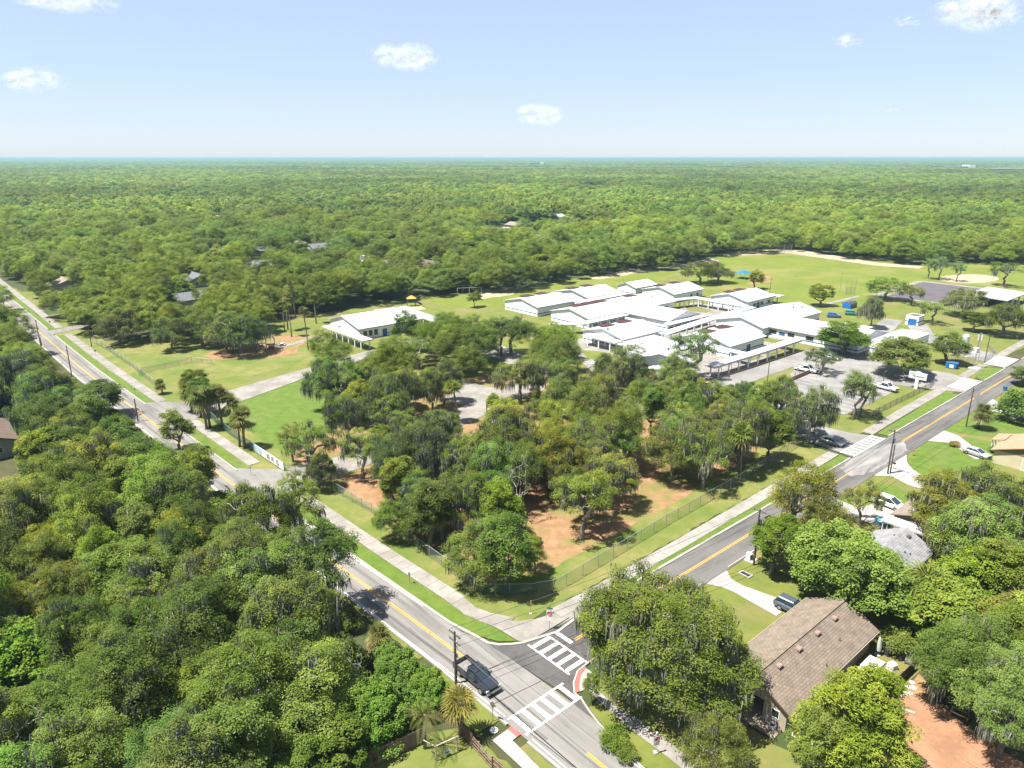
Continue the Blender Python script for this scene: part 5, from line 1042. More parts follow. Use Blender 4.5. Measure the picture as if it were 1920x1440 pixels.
# ------------------------------------------------------------------ houses
SHING_B = tint_mat('brown_shingle', (0.168, 0.132, 0.100), (0.245, 0.198, 0.155))
SHING_G = tint_mat('grey_shingle', (0.215, 0.215, 0.222), (0.30, 0.30, 0.306))
STUCCO = mat('cream_stucco', (0.40, 0.335, 0.24), (0.46, 0.39, 0.29), 0.9, 1.2, 5, 0.15, 14)
def shingles(ro, x0, x1, yr, ye, wh, rh, oe, m, step=0.25, wd=0.6, lift=0.19, seed=1):
    """courses of single tabs lying on one slope"""
    rr = random.Random(seed); b = MB(); sg = 1 if ye > yr else -1; L = abs(ye - yr) + oe; sl = (rh - wh) / abs(ye - yr); n = int(L / step)
    for i in range(n):
        d0, d1 = i * step, (i + 1) * step + 0.03; z0, z1 = rh - sl * d0 + lift, rh - sl * d1 + lift + 0.03; x = x0 - (wd / 2 if i % 2 else 0)
        while x < x1:
            xa, xb = max(x0, x), min(x1, x + wd - 0.02); x += wd
            if xb - xa < 0.08: continue
            tt = min(1, max(0, rr.gauss(0.5, 0.14))); ya, yb = yr + sg * d0, yr + sg * d1
            v = [(xa, ya, z0), (xb, ya, z0), (xb, yb, z1), (xa, yb, z1), (xa, yb, z1 - 0.05), (xb, yb, z1 - 0.05)]
            b.add(v, [(0, 1, 2, 3), (3, 2, 5, 4)] if sg < 0 else [(3, 2, 1, 0), (4, 5, 2, 3)], 0, tt)
    part('shingle', b, m, ro, tint=True, stuff=True)
# brown roofed house
hx0, hx1, hb0, hb1, hbr = 57.4, 77.3, -33.4, -24.7, -28.8
hc = ((hx0 + hx1) / 2, (hb0 + hb1) / 2)
t = thing('brown_roofed_house', 'house with a long brown shingle roof, four ridge vents and an open carport end', 'house', gw(*hc), ROT_A)
Lx = (hx1 - hx0) / 2; y0, y1, yr = -(hb1 - hc[1]), -(hb0 - hc[1]), -(hbr - hc[1])
wx0 = -Lx + 0.6 + 5.6; ext = (wx0, Lx - 0.6, y0 + 0.6, y1 - 0.6); wh, rh = 2.75, 4.75
b = MB(); vs = []
for x in (ext[0], ext[1]): vs += [(x, ext[2], 0), (x, ext[3], 0), (x, ext[3], wh), (x, yr, rh - 0.25), (x, ext[2], wh)]
b.add(vs, [(4, 3, 2, 1, 0), (5, 6, 7, 8, 9), (0, 5, 9, 4), (1, 2, 7, 6), (2, 3, 8, 7), (3, 4, 9, 8)]); part('wall', b, STUCCO, t)
r = MB()
for ye, sg in ((ext[2], -1), (ext[3], 1)):
    sl = (rh - wh) / abs(ye - yr); yo = ye + sg * 0.6; zo = wh - sl * 0.6; p = [(yr, rh), (yo, zo), (yo, zo + 0.16), (yr, rh + 0.16)]
    if sg > 0: p = p[::-1]
    r.loft([[(x, y, z) for y, z in p] for x in (-Lx, Lx)])
ro = part('roof', r, SHING_B, t)
shingles(ro, -Lx, Lx, yr, ext[2], wh, rh, 0.6, SHING_B, seed=3); shingles(ro, -Lx, Lx, yr, ext[3], wh, rh, 0.6, SHING_B, seed=4)
rc = MB(); k = -Lx
while k < Lx - 0.3: rc.box((k + 0.2, yr, rh + 0.235), (0.37, 0.34, 0.05), 0, 0, random.uniform(0.25, 0.8)); k += 0.4
part('ridge_cap', rc, SHING_B, ro, tint=True, stuff=True)
for vx in (-6.5, -2.5, 1.5, 5.5):
    vy = yr - 0.75; zz = rh + (wh - rh) * 0.75 / abs(ext[2] - yr) + 0.24
    vb_ = MB().box((vx, vy, zz + 0.1), (0.75, 0.5, 0.16)); vb_.box((vx, vy, zz + 0.205), (0.62, 0.38, 0.05)); part('ridge_vent', vb_, mat('brown_vent', (0.26, 0.19, 0.145), None, 0.8), t)
for vx, vy in ((3.5, yr - 2.4), (-1, yr - 3.2)): part('vent_pipe', MB().tube([(vx, vy, rh + (wh - rh) * (yr - vy) / abs(ext[2] - yr) + 0.1), (vx, vy, rh + (wh - rh) * (yr - vy) / abs(ext[2] - yr) + 0.6)], 0.06, 8), STEEL_D, t)
# carport end: gable wall on posts
gb = MB(); gx = -Lx + 0.5
def gab(x, zb): return [(x, ext[2], zb), (x, ext[3], zb), (x, ext[3], wh - 0.02), (x, yr, rh - 0.05), (x, ext[2], wh - 0.02)]
gb.loft([gab(gx, 2.3)[::-1], gab(gx + 0.2, 2.3)[::-1]]); part('gable_end', gb, STUCCO, t)
for y, w_ in ((ext[3] - 0.2, 0.4), (1.35, 0.5), (-1.5, 0.4)): part('carport_pier', MB().box((gx + 0.1, y, 1.15), (0.24, w_, 2.3)), STUCCO, t)
sr = MB().box((gx + 0.1, (ext[2] - 1.5) / 2 - 0.1, 1.15), (0.22, abs(ext[2] + 1.7), 2.3)).box((wx0 / 2 + gx / 2 + 0.1, ext[2] + 0.11, 1.3), (wx0 - gx - 0.24, 0.2, 2.6)); part('side_wall', sr, STUCCO, t)
e2 = (gx - 0.01, 9, -9, 9); window(t, 'x0', -2.6, 0.9, 1.0, 1.55, e2)
part('downpipe', MB().box((gx - 0.06, -1.75, 1.1), (0.08, 0.08, 2.2)), WHITE, t); part('carport_slab', MB().box(((wx0 + gx) / 2 - 0.6, 0.2, 0.06), (wx0 - gx + 2.0, y1 - y0 - 1.3, 0.12)), mat('stained_concrete', (0.30, 0.25, 0.19), (0.22, 0.175, 0.13), 0.9, 0.7, 5), t)
fa = MB().box((0, ext[3] + 0.64, wh - 0.2), (2 * Lx, 0.05, 0.2)).box((0, ext[2] - 0.64, wh - 0.2), (2 * Lx, 0.05, 0.2)); part('gutter', fa, mat('tan_fascia', (0.42, 0.36, 0.29), None, 0.7), t)
for p_ in (-1, 4, 8): window(t, 'y0', p_, 1.5, 1.1, 1.6, ext)
window(t, 'y1', 3, 1.8, 1.1, 1.6, ext); window(t, 'x1', 1.5, 1.4, 1.1, 1.6, ext)
# grey roofed house
t = thing('grey_roofed_house', 'grey shingle roofed house half hidden behind the big leaved tree', 'house', gw(95.6, -31.0), ROT_A)
ext = (-4.6, 4.6, -3.4, 3.6); ro = gable(t, *ext, 2.7, 4.6, mat('pale_siding', (0.52, 0.52, 0.50), None, 0.8), SHING_G, 0.5, 0.4, 0.0, 0.16)
shingles(ro, -5.0, 5.0, 0.0, ext[2], 2.7, 4.6, 0.5, SHING_G, lift=0.21, seed=5); shingles(ro, -5.0, 5.0, 0.0, ext[3], 2.7, 4.6, 0.5, SHING_G, lift=0.21, seed=6)
for vx, vy in ((3.2, -0.9),): part('ridge_vent', MB().box((vx, vy, 4.6 - 0.9 * 0.56 + 0.33), (0.7, 0.5, 0.2)), STEEL_D, t)
for vx, vy in ((1.6, 0.4), (-0.4, -1.9), (0.2, -2.4)): part('vent_pipe', MB().tube([(vx, vy, 4.5 - abs(vy) * 0.56), (vx, vy, 5.0 - abs(vy) * 0.56)], 0.09, 8), BLACK, t)
part('fascia', MB().loft([[(5.03, 0, 4.55), (5.03, -3.9, 2.4), (5.03, -3.9, 2.62), (5.03, 0, 4.77)], [(5.09, 0, 4.55), (5.09, -3.9, 2.4), (5.09, -3.9, 2.62), (5.09, 0, 4.77)]]), WHITE, t)
for p_ in (-3, 0, 3): window(t, 'y0', p_, 1.2, 1.0, 1.5, ext)
# wooden deck behind it
t = thing('wooden_deck', 'weathered grey wooden deck below the grey roofed house', 'deck', gw(91.2, -26.4), ROT_A)
for i in range(16): part('board', MB().box((-2.2 + 0.29 * i, 0, 0.86), (0.27, 3.0, 0.05)), DECKW, t)
part('deck_frame', MB().box((0, -1.45, 0.75), (4.6, 0.08, 0.16)).box((0, 1.45, 0.75), (4.6, 0.08, 0.16)), DECKW, t)
for sx in (-2.2, 0, 2.2):
    for sy in (-1.4, 1.4): part('deck_post', MB().box((sx, sy, 0.42), (0.12, 0.12, 0.84)), DECKW, t)
# brown roofed wing and flat white carport beyond
t = thing('brown_garage', 'plain taupe roofed garage beside the white minivan', 'garage', gw(111.6, -31.0), ROT_A)
ext = (-3.6, 3.6, -4.2, 4.4); gable(t, *ext, 2.5, 3.9, mat('tan_siding', (0.36, 0.31, 0.26), None, 0.85), mat('taupe_shingle', (0.205, 0.165, 0.135), (0.25, 0.205, 0.17), 0.9, 1.5, 5), 0.4, 0.4, None, 0.15); window(t, 'x0', 0, 1.6, 1.0, 1.5, ext)
t = thing('flat_carport', 'long flat white carport roof on thin posts beside the grey roofed house', 'carport', gw(105.6, -32.2), ROT_A)
part('roof', MB().box((0, 0, 2.6), (2.4, 7.4, 0.2)), mat('dirty_white_roof', (0.56, 0.555, 0.54), (0.36, 0.355, 0.33), 0.8, 0.8, 6, lo=0.5, hi=0.75), t)
for sx in (-1.0, 1.0):
    for sy in (-3.4, -1.1, 1.2, 3.4): part('post', MB().box((sx, sy, 1.25), (0.1, 0.1, 2.5)), WHITE, t)
# orange roofed house
TILE = mat('orange_shingle', (0.48, 0.205, 0.12), (0.56, 0.26, 0.165), 0.85, 1.2, 6)
t = thing('orange_roofed_house', 'house with an orange roof, cream walls and an olive gable at the frame edge', 'house', gw(153, -28.6), ROT_A)
ext = (-5.2, 5.2, -5.5, 5.0); gable(t, *ext, 2.7, 4.5, mat('cream_wall', (0.52, 0.47, 0.31), (0.56, 0.51, 0.35), 0.85, 1, 3), TILE, 0.5, 0.5, None, 0.16)
part('gable_board', MB().loft([[(-5.24, -5.3, 2.7), (-5.24, -0.25, 4.45), (-5.24, 4.8, 2.7)], [(-5.205, -5.3, 2.7), (-5.205, -0.25, 4.45), (-5.205, 4.8, 2.7)]]), mat('olive_board', (0.20, 0.20, 0.10), None, 0.85), t)
window(t, 'x0', -1.8, 4.6, 2.1, 1.1, ext, WHITE, 'garage_door', mat('cream_door', (0.58, 0.53, 0.38), None, 0.7)); window(t, 'y1', 2, 1.4, 1.1, 1.6, ext)
pr_ = MB().loft([[(x, 5.0, 2.95), (x, 7.2, 2.35), (x, 7.2, 2.5), (x, 5.0, 3.1)] for x in (0.5, 5.0)]); part('porch_roof', pr_, TILE, t)
for x in (0.8, 2.8, 4.8): part('porch_post', MB().box((x, 7.0, 1.17), (0.14, 0.14, 2.33)), WHITE, t)
# roofs among the trees
RC = {'slate': mat('slate_roof', (0.11, 0.115, 0.125), (0.15, 0.155, 0.165), 0.9, 0.8, 5), 'tan': mat('tan_roof', (0.21, 0.17, 0.13), (0.25, 0.21, 0.165), 0.9, 0.8, 5), 'white': METAL_W, 'brown': mat('brown_roof', (0.115, 0.08, 0.06), (0.15, 0.11, 0.085), 0.9, 0.8, 5)}
HK = ['tan', 'slate', 'slate', 'slate', 'brown', 'slate', 'tan', 'brown', 'tan', 'brown', 'white', 'white', 'white', 'white', 'white', 'white', 'white', 'white', 'white', 'slate', 'brown', 'tan', 'tan', 'white', 'white']
HL = ['tan roof beyond the roadside lawn', 'slate roof behind the yellow-topped oak', 'slate hip roof between the palms and the playground oaks', 'slate roof with cream walls in the second row of houses', 'brown roof in the second row of houses', 'slate roof beside a white gable in the second row', 'tan roof beside a pale wall among oaks', 'brown roof with a peach wall', 'wide tan roof behind the separate classroom', 'brown gable with peach wall nearest the playing field', 'pale wall showing below the slate roof', 'white shed roof beside the tan roof', 'small white roof beside the hay field', 'white building at the top of the hay field', 'white roof in the trees past the hay field', 'long white roof past the hay field', 'pale roof far off among the oaks', 'pale roof fragments in the far oaks', 'small white roof far off by the frame edge', 'dark roof at the edge of the hay field', 'brown roof beside the pale yard in the near wood', 'tan roof at the corner of the hay field', 'flat pale roof past the long white one', 'tiny white roof in the far forest', 'pair of tiny white roofs in the far forest']
for (x, y, k_), rk, lb in zip(HOUSES, HK, HL):
    rz = ROT_A + (PI / 2 if int(abs(x) * 7) % 2 else 0); far = y > 330
    t = thing('far_house', 'house with a ' + lb if rk != 'white' or 'roof' in lb else 'house, ' + lb, 'house', (x, y, 0), rz, 'houses among the trees')
    lx, ly = random.uniform(6.0, 8.5), random.uniform(4.6, 6.0); ext = (-lx, lx, -ly, ly)
    gable(t, *ext, 3.2, 5.2, mat('peach_wall', (0.42, 0.30, 0.215), None, 0.85) if 'peach' in lb else mat('cream_house_wall', (0.40, 0.37, 0.32), None, 0.85), RC[rk], 0.6, 0.5)
    if not far:
        for sd in ('y0', 'x0', 'x1'):
            for p_ in (-2.4, 2.4): window(t, sd, p_, 1.4, 1.2, 1.7, ext)
# distant institutions near the horizon
for i, (u, v, wpx, hh, lb) in enumerate(((975, 309, 14, 16, 'small pale block on the horizon'), (1008, 309, 26, 20, 'wide pale block on the horizon'), (1350, 314, 38, 14, 'long white building on the horizon'), (1800, 316, 42, 14, 'white hall with wings on the horizon'), (1895, 320, 48, 12, 'long pale shed on the horizon at the frame edge'))):
    x, y = at(u, v, 10)[:2]; d_ = math.hypot(x, y); wd = wpx * d_ / F
    t = thing('distant_building', lb, 'building', (x, y, 0), 0, 'buildings on the horizon'); z1 = 8 + hh * 0.7
    part('wall', MB().box((0, 0, z1 / 2), (wd, wd * 0.4, z1)), mat('pale_block', (0.34, 0.33, 0.31), None, 0.9), t); part('roof', MB().box((0, 0, z1 + 0.8), (wd * 1.03, wd * 0.43, 1.5)), mat('pale_far_roof', (0.45, 0.45, 0.44), None, 0.9), t)
    if i in (1, 3): part('wing', MB().box((wd * 0.3, -2, z1 * 0.62 + 6), (wd * 0.25, wd * 0.4, z1 * 0.75)), WALL_W, t)
# ------------------------------------------------------------------ vehicles
def paint(name, c, metal=0.0): return mat(name, c, None, 0.28, metal=metal, spec=0.5, coat=0.6)
LAMP = mat('lamp_glass', (0.75, 0.76, 0.78), None, 0.15, spec=0.6); TAIL = mat('red_lamp', (0.40, 0.02, 0.02), None, 0.25)
RIM = mat('alloy_rim', (0.45, 0.45, 0.46), None, 0.35, metal=0.8); CARGLASS = mat('car_glass', (0.025, 0.04, 0.05), None, 0.06, spec=0.8); TRIM = mat('black_trim', (0.02, 0.02, 0.02), None, 0.55); CHROME = mat('chrome', (0.6, 0.6, 0.62), None, 0.2, metal=0.9)
def ring8(x, zb, zt, hw, r=0.16):
    return [(x, -hw * 0.9, zb), (x, -hw, zb + r), (x, -hw, zt - r), (x, -hw * 0.86, zt), (x, hw * 0.86, zt), (x, hw, zt - r), (x, hw, zb + r), (x, hw * 0.9, zb)]
def cab(x, wb, z0, wt, z1): return [(x, -wb, z0), (x, -wt, z1 - 0.06), (x, -wt * 0.82, z1), (x, wt * 0.82, z1), (x, wt, z1 - 0.06), (x, wb, z0)]
def wheels(t, xs, hw, r):
    for x in xs:
        for s_ in (-1, 1):
            w_ = part('wheel', MB().tube([(0, -0.11, 0), (0, 0.11, 0)], r, 18), TYRE, t); w_.location = (x, s_ * (hw - 0.1), r)
            part('rim', MB().tube([(0, s_ * 0.105, 0), (0, s_ * 0.125, 0)], r * 0.62, 12), RIM, w_)
def lamps(t, xf, xr, hw, zf, zr):
    for s_ in (-1, 1):
        part('headlight', MB().box((xf, s_ * (hw - 0.2), zf), (0.12, 0.34, 0.16)), LAMP, t); part('taillight', MB().box((xr, s_ * (hw - 0.13), zr), (0.1, 0.2, 0.28)), TAIL, t)
def car(name, label, loc, rz, pm, kind='sedan', cat='car'):
    t = thing(name, label, cat, loc, rz); 
    if kind == 'pickup': 
        hw = 1.0
        part('body', MB().loft([ring8(x, zb, zt, w_) for x, zb, zt, w_ in ((-0.42, 0.42, 1.12, 0.99), (0.4, 0.4, 1.14, 1.0), (1.35, 0.4, 1.16, 1.0), (2.2, 0.42, 1.12, 0.98), (2.75, 0.45, 1.05, 0.95), (2.95, 0.5, 0.95, 0.86))]), pm, t, smooth=False)
        part('windows', MB().loft([cab(x, wb, 1.1, wt, z) for x, wb, wt, z in ((-0.52, 0.93, 0.8, 1.62), (-0.4, 0.94, 0.8, 1.84), (0.75, 0.95, 0.8, 1.86), (1.5, 0.95, 0.84, 1.16))]), CARGLASS, t)
        part('roof_panel', MB().loft([[(x, -0.78, 1.82), (x, -0.66, 1.91), (x, 0.66, 1.91), (x, 0.78, 1.82)] for x in (-0.52, 0.78)]).tube([(0.78, -0.79, 1.83), (1.5, -0.86, 1.15)], 0.05, 6).tube([(0.78, 0.79, 1.83), (1.5, 0.86, 1.15)], 0.05, 6).tube([(0.2, -0.86, 1.15), (0.2, -0.8, 1.84)], 0.05, 4).tube([(0.2, 0.86, 1.15), (0.2, 0.8, 1.84)], 0.05, 4), pm, t)
        bd = MB()
        for s_ in (-1, 1): bd.box((-1.65, s_ * 0.93, 0.85), (2.4, 0.13, 0.66))
        bd.box((-2.84, 0, 0.85), (0.1, 1.72, 0.64)); bd.box((-0.5, 0, 0.85), (0.1, 1.72, 0.64)); part('bed_side', bd, pm, t); part('bed_floor', MB().box((-1.65, 0, 0.62), (2.3, 1.7, 0.08)), mat('bed_liner', (0.16, 0.15, 0.14), (0.24, 0.23, 0.22), 0.8, 3, 4), t)
        part('bed_rail', MB().box((-1.65, -0.93, 1.2), (2.42, 0.15, 0.04)).box((-1.65, 0.93, 1.2), (2.42, 0.15, 0.04)), TRIM, t)
        part('bumper', MB().box((3.0, 0, 0.55), (0.16, 1.8, 0.26)).box((-2.95, 0, 0.55), (0.14, 1.8, 0.2)), CHROME, t); part('grille', MB().box((2.95, 0, 0.82), (0.1, 1.1, 0.3)), TRIM, t)
        for s_ in (-1, 1): part('wing_mirror', MB().box((1.15, s_ * 1.12, 1.25), (0.16, 0.22, 0.2)), TRIM, t)
        lamps(t, 2.92, -2.88, 0.98, 0.85, 0.95); wheels(t, (1.95, -1.75), 1.0, 0.4)
        part('chassis', MB().box((-0.1, 0, 0.42), (5.4, 1.5, 0.2)), TRIM, t)
    else:
        Z = {'sedan': (0.93, 1.44, ((-2.32, .42, .82, .72), (-2.2, .3, .95, .86), (-1.4, .24, .98, .9), (0, .22, .96, .91), (1.2, .24, .92, .9), (2.0, .28, .82, .86), (2.32, .4, .68, .7)), ((-1.95, .8, .74, .97), (-1.15, .82, .62, 1.42), (0.15, .83, .62, 1.44), (1.2, .83, .76, .95)), (-1.1, 0.12), (1.38, -1.38), .33),
             'suv': (1.05, 1.66, ((-2.25, .5, .95, .8), (-2.15, .34, 1.06, .9), (-1.3, .3, 1.1, .94), (0, .3, 1.08, .95), (1.2, .3, 1.05, .94), (1.95, .34, .98, .9), (2.28, .45, .82, .76)), ((-2.1, .84, .76, 1.1), (-1.75, .84, .68, 1.62), (0.2, .86, .68, 1.66), (1.15, .86, .78, 1.08)), (-1.72, 0.18), (1.38, -1.32), .37),
             'van': (1.05, 1.72, ((-2.5, .45, 1.0, .88), (-2.42, .32, 1.08, .95), (-1.3, .28, 1.1, .98), (0, .28, 1.08, .98), (1.3, .28, 1.04, .97), (2.15, .32, .92, .92), (2.52, .45, .76, .76)), ((-2.4, .88, .8, 1.12), (-2.2, .88, .74, 1.68), (0.55, .9, .74, 1.72), (1.65, .9, .8, 1.06)), (-2.18, 0.5), (1.6, -1.5), .35)}[kind]
        hw = max(q[3] for q in Z[2])
        part('body', MB().loft([ring8(*q) for q in Z[2]]), pm, t); part('windows', MB().loft([cab(x, wb, Z[0] - 0.08, wt, z) for x, wb, wt, z in Z[3]]), CARGLASS, t)
        xa, xb = Z[4]; wt = Z[3][1][2]; z1 = Z[1]; rp = MB().loft([[(x, -wt * 1.0, z1 - 0.07), (x, -wt * 0.8, z1 + 0.03), (x, wt * 0.8, z1 + 0.03), (x, wt * 1.0, z1 - 0.07)] for x in (xa - 0.05, xb + 0.05)])
        for s_ in (-1, 1):
            rp.tube([(xb, s_ * wt, z1 - 0.05), (Z[3][3][0], s_ * Z[3][3][2], Z[0])], 0.045, 5); rp.tube([(xa, s_ * wt, z1 - 0.05), (Z[3][0][0], s_ * Z[3][0][2], Z[0])], 0.06, 5)
            for xm in ((xa + xb) / 2 + 0.1,) + (((xa * 2 + xb) / 3 - 0.2,) if kind == 'van' else ()): rp.tube([(xm, s_ * (wt + 0.01), z1 - 0.06), (xm, s_ * (Z[3][2][1] + 0.01), Z[0])], 0.045, 4)
        part('roof_panel', rp, pm, t); lamps(t, Z[2][-2][0] + 0.2, Z[2][1][0] - 0.03, hw - 0.05, Z[2][-1][2] - 0.02, 0.85); wheels(t, Z[5], hw, Z[6])
        for s_ in (-1, 1): part('wing_mirror', MB().box((Z[3][3][0] - 0.25, s_ * (hw + 0.06), Z[0] + 0.05), (0.12, 0.18, 0.13)), pm, t)
        part('bumper', MB().box((Z[2][-1][0] + 0.02, 0, 0.42), (0.1, 1.3, 0.14)).box((Z[2][0][0] - 0.02, 0, 0.45), (0.1, 1.3, 0.14)), TRIM, t)
    return t
RB = ROT_A - PI / 2         # heading along +b
car('pickup_truck', 'black crew cab pickup truck driving towards the crosswalk on the long road', gw(39.65, -51.0, 0.115), RB, paint('black_paint', (0.022, 0.026, 0.034)), 'pickup', 'pickup truck')
car('parked_suv', 'dark grey SUV parked in the driveway against the brown roofed house', gw(76.9, -34.7, 0.1), RB, paint('grey_blue_paint', (0.10, 0.125, 0.16), 0.3), 'suv')
car('parked_car', 'silver sedan parked on the bare patch in front of the orange roofed house', gw(149.2, -36.6, 0.1), RB - 0.22, paint('silver_paint', (0.55, 0.55, 0.57), 0.4), 'sedan')
car('silver_car', 'silver car waiting at the parking lot exit crosswalk under the mossy oak', gw(134.2, -57.4, 0.07), RB + 0.05, paint('silver_grey_paint', (0.42, 0.44, 0.46), 0.4), 'sedan')
car('minivan', 'white minivan parked in the driveway next to the taupe garage roof', gw(115.2, -38.9, 0.1), RB - 0.1, paint('white_paint', (0.78, 0.78, 0.77)), 'van', 'minivan')
car('pickup_truck', 'white pickup truck parked beside the school marquee sign', gw(178.2, -65.4, 0.07), RB - 0.12, paint('white_paint', (0.78, 0.78, 0.77)), 'pickup', 'pickup truck')
car('pickup_truck', 'white pickup truck parked under the spreading oak at the end of the bus lane', gw(178.3, -85.6, 0.07), RB + 0.1, paint('white_paint', (0.78, 0.78, 0.77)), 'pickup', 'pickup truck')
car('parked_car', 'grey car in the shade of the round oak by the long classroom wing', gw(195.2, -86.8, 0.07), RB, paint('steel_grey_paint', (0.22, 0.24, 0.27), 0.3), 'sedan')
car('parked_car', 'blue car parked behind the round oak near the storage container', gw(250, -112.5, 0.07), RB + 0.6, paint('blue_car_paint', (0.05, 0.16, 0.40), 0.2), 'suv')
car('parked_car', 'green car parked on the service drive below the storage container', gw(258.5, -110, 0.07), RB + 0.5, paint('green_car_paint', (0.02, 0.22, 0.17), 0.2), 'suv')

# ------------------------------------------------------------------ utility poles, wires, lights
def top_h(b, tp):
    x, y = at(*b)[:2]; u, v = (tp[0] - 960) / F, (720 - tp[1]) / F
    dy = math.cos(PITCH) + v * math.sin(PITCH); dz = -math.sin(PITCH) + v * math.cos(PITCH); k = y / dy
    return x, y, EYE + dz * k
POLES = {}
def utility_pole(key, label, base, tp, arm=1, can=False, loop=False, rz=ROT_A, r=0.15, lean=0.0):
    x, y, h = top_h(base, tp); t = thing('utility_pole', label, 'utility pole', (x, y, 0), rz, 'utility poles along the streets'); POLES[key] = (x, y, h, rz)
    part('pole', MB().tube([(0, 0, -0.2), (lean * h, 0, h)], [r, r * 0.68], 10), WOOD_POLE, t)
    for k in range(arm):
        z = h - 0.35 - 0.9 * k; a = part('crossarm', MB().box((lean * z, 0, z), (0.1, 1.9, 0.12)), WOOD_POLE, t)
        for q in (-0.85, -0.45, 0.45, 0.85): part('insulator', MB().tube([(lean * z, q, z + 0.06), (lean * z, q, z + 0.26)], [0.05, 0.035], 6), STEEL, a)
    if can:
        part('transformer', MB().tube([(0.32, 0, h - 2.6), (0.32, 0, h - 1.7)], 0.26, 12), STEEL, t)
    if loop:
        part('street_light_arm', MB().tube([(0, 0, h - 1.5), (0.5, 0.1, h - 1.2), (1.0, 0.1, h - 1.25)], 0.03, 6), STEEL, t); part('cable_coil', MB().tube([(0.1 + 0.28 * math.sin(q), 0.1, h - 2.4 + 0.4 * math.cos(q)) for q in np.linspace(0, 2 * PI, 14)], 0.025, 5), STEEL_D, t); part('junction_box', MB().box((0.2, 0, h - 3.1), (0.18, 0.22, 0.4)), STEEL, t)
    return t
utility_pole('j', 'weathered utility pole beside the black pickup truck', (855, 1283), (857, 1184), 2, False, True, rz=ROT_A, r=0.17)
utility_pole('b1', 'dark utility pole with transformer between the side road and the green oak', (1413, 1060), (1421, 954), 1, True, True, RB + PI / 2, 0.16)
utility_pole('b2', 'taller of the twin utility poles at the wide concrete driveway', (1664, 889), (1680, 806), 1, True, False, ROT_A)
utility_pole('b3', 'shorter of the twin utility poles at the wide concrete driveway', (1669, 887), (1685, 834), 0, False, False, ROT_A, 0.13)
utility_pole('b4', 'utility pole beside the round palm clump on the side road', (1811, 801), (1823, 728), 0, False, False, ROT_A)
utility_pole('a1', 'utility pole at the edge of the long road opposite the school drive', (259, 791), (251, 748), 0)
utility_pole('a2', 'utility pole over the long road edge above the magnolia', (135, 706), (122, 648), 0)
utility_pole('a3', 'taller of two utility poles close together up the long road', (77, 651), (63, 600), 0)
utility_pole('a4', 'short stub pole next to the taller roadside pole up the long road', (79, 651), (75, 632), 0, r=0.13)
utility_pole('a5', 'farthest utility pole up the long road at the frame edge', (10, 584), (3, 556), 0)
utility_pole('a6', 'utility pole at the end of the chain link fence under the mossy oaks', (172, 650), (166, 610), 0, r=0.13)
utility_pole('m1', 'dark pole standing in the clearing of the fenced wood', (913, 816), (912, 752), 0, r=0.13)
def span(label, p, q, offs, drop=0.9, r=0.03):
    (x0, y0, h0, rz0), (x1, y1, h1, rz1) = p, q; t = thing('overhead_line', label, 'power line', (x0, y0, 0)); d = Vector((x1 - x0, y1 - y0, 0)).normalized(); nn = Vector((-d.y, d.x, 0))
    for o, dz in offs:
        pts = []
        for k in range(13):
            f_ = k / 12; pts.append((nn.x * o + (x1 - x0) * f_, nn.y * o + (y1 - y0) * f_, (h0 + dz) * (1 - f_) + (h1 + dz) * f_ - drop * 4 * f_ * (1 - f_)))
        part('wire', MB().tube(pts, r, 4), STEEL_D, t)
WB = ((-0.8, -0.1), (0.8, -0.1), (0, -1.9))
span('power lines from the transformer pole to the twin poles over the side road', POLES['b1'], POLES['b2'], WB); span('power lines from the twin poles to the pole by the palm clump', POLES['b2'], POLES['b4'], WB)
xe, ye, _z = gw(215, -43.0); POLES['b5'] = (xe, ye, 8.2, ROT_A); span('power lines leaving the frame beyond the palm clump pole', POLES['b4'], POLES['b5'], WB)
xe, ye, _z = gw(40, -43.8); 
span('power lines crossing the junction to the transformer pole', POLES['j'], POLES['b1'], WB, 1.0)
xe, ye, _z = gw(37.5, 5); POLES['j2'] = (xe, ye, 6.5, ROT_A); span('power lines running off the bottom of the long road', POLES['j'], POLES['j2'], WB, 0.6)
span('power lines along the upper long road between the roadside poles', POLES['a1'], POLES['a2'], ((0, -0.3), (0.4, -1.2))); span('power lines between the magnolia pole and the close pair of poles', POLES['a2'], POLES['a3'], ((0, -0.3), (0.4, -1.2))); span('power lines at the far end of the long road', POLES['a3'], POLES['a5'], ((0, -0.3), (0.4, -1.2)))
def light_pole(label, base, tp, arm=0.7, m=None):
    x, y, h = top_h(base, tp); t = thing('light_pole', label, 'light pole', (x, y, 0), ROT_A, 'light poles of the school'); part('pole', MB().tube([(0, 0, 0), (0, 0, h)], [0.11, 0.08], 8), m or mat('bronze_pole', (0.10, 0.075, 0.055), None, 0.6), t)
    part('lamp_head', MB().box((arm, 0, h - 0.05), (0.7, 0.35, 0.16)).box((arm / 2, 0, h - 0.03), (arm, 0.07, 0.07)), STEEL_D, t)
light_pole('light pole in the bus lane in front of the covered bus walk', (1437, 731), (1444, 668)); light_pole('light pole in the parking lot behind the two open oaks', (1655, 722), (1656, 697)); light_pole('thin light pole on the playing field behind the office wing', (1443, 552), (1446, 523), 0.3)
light_pole('pale light pole by the drive with a rusty head', (1105, 722), (1103, 688), 0.3, STEEL)
light_pole('thin field pole left of the goal posts', (1574, 548), (1578, 512), 0.3, STEEL)

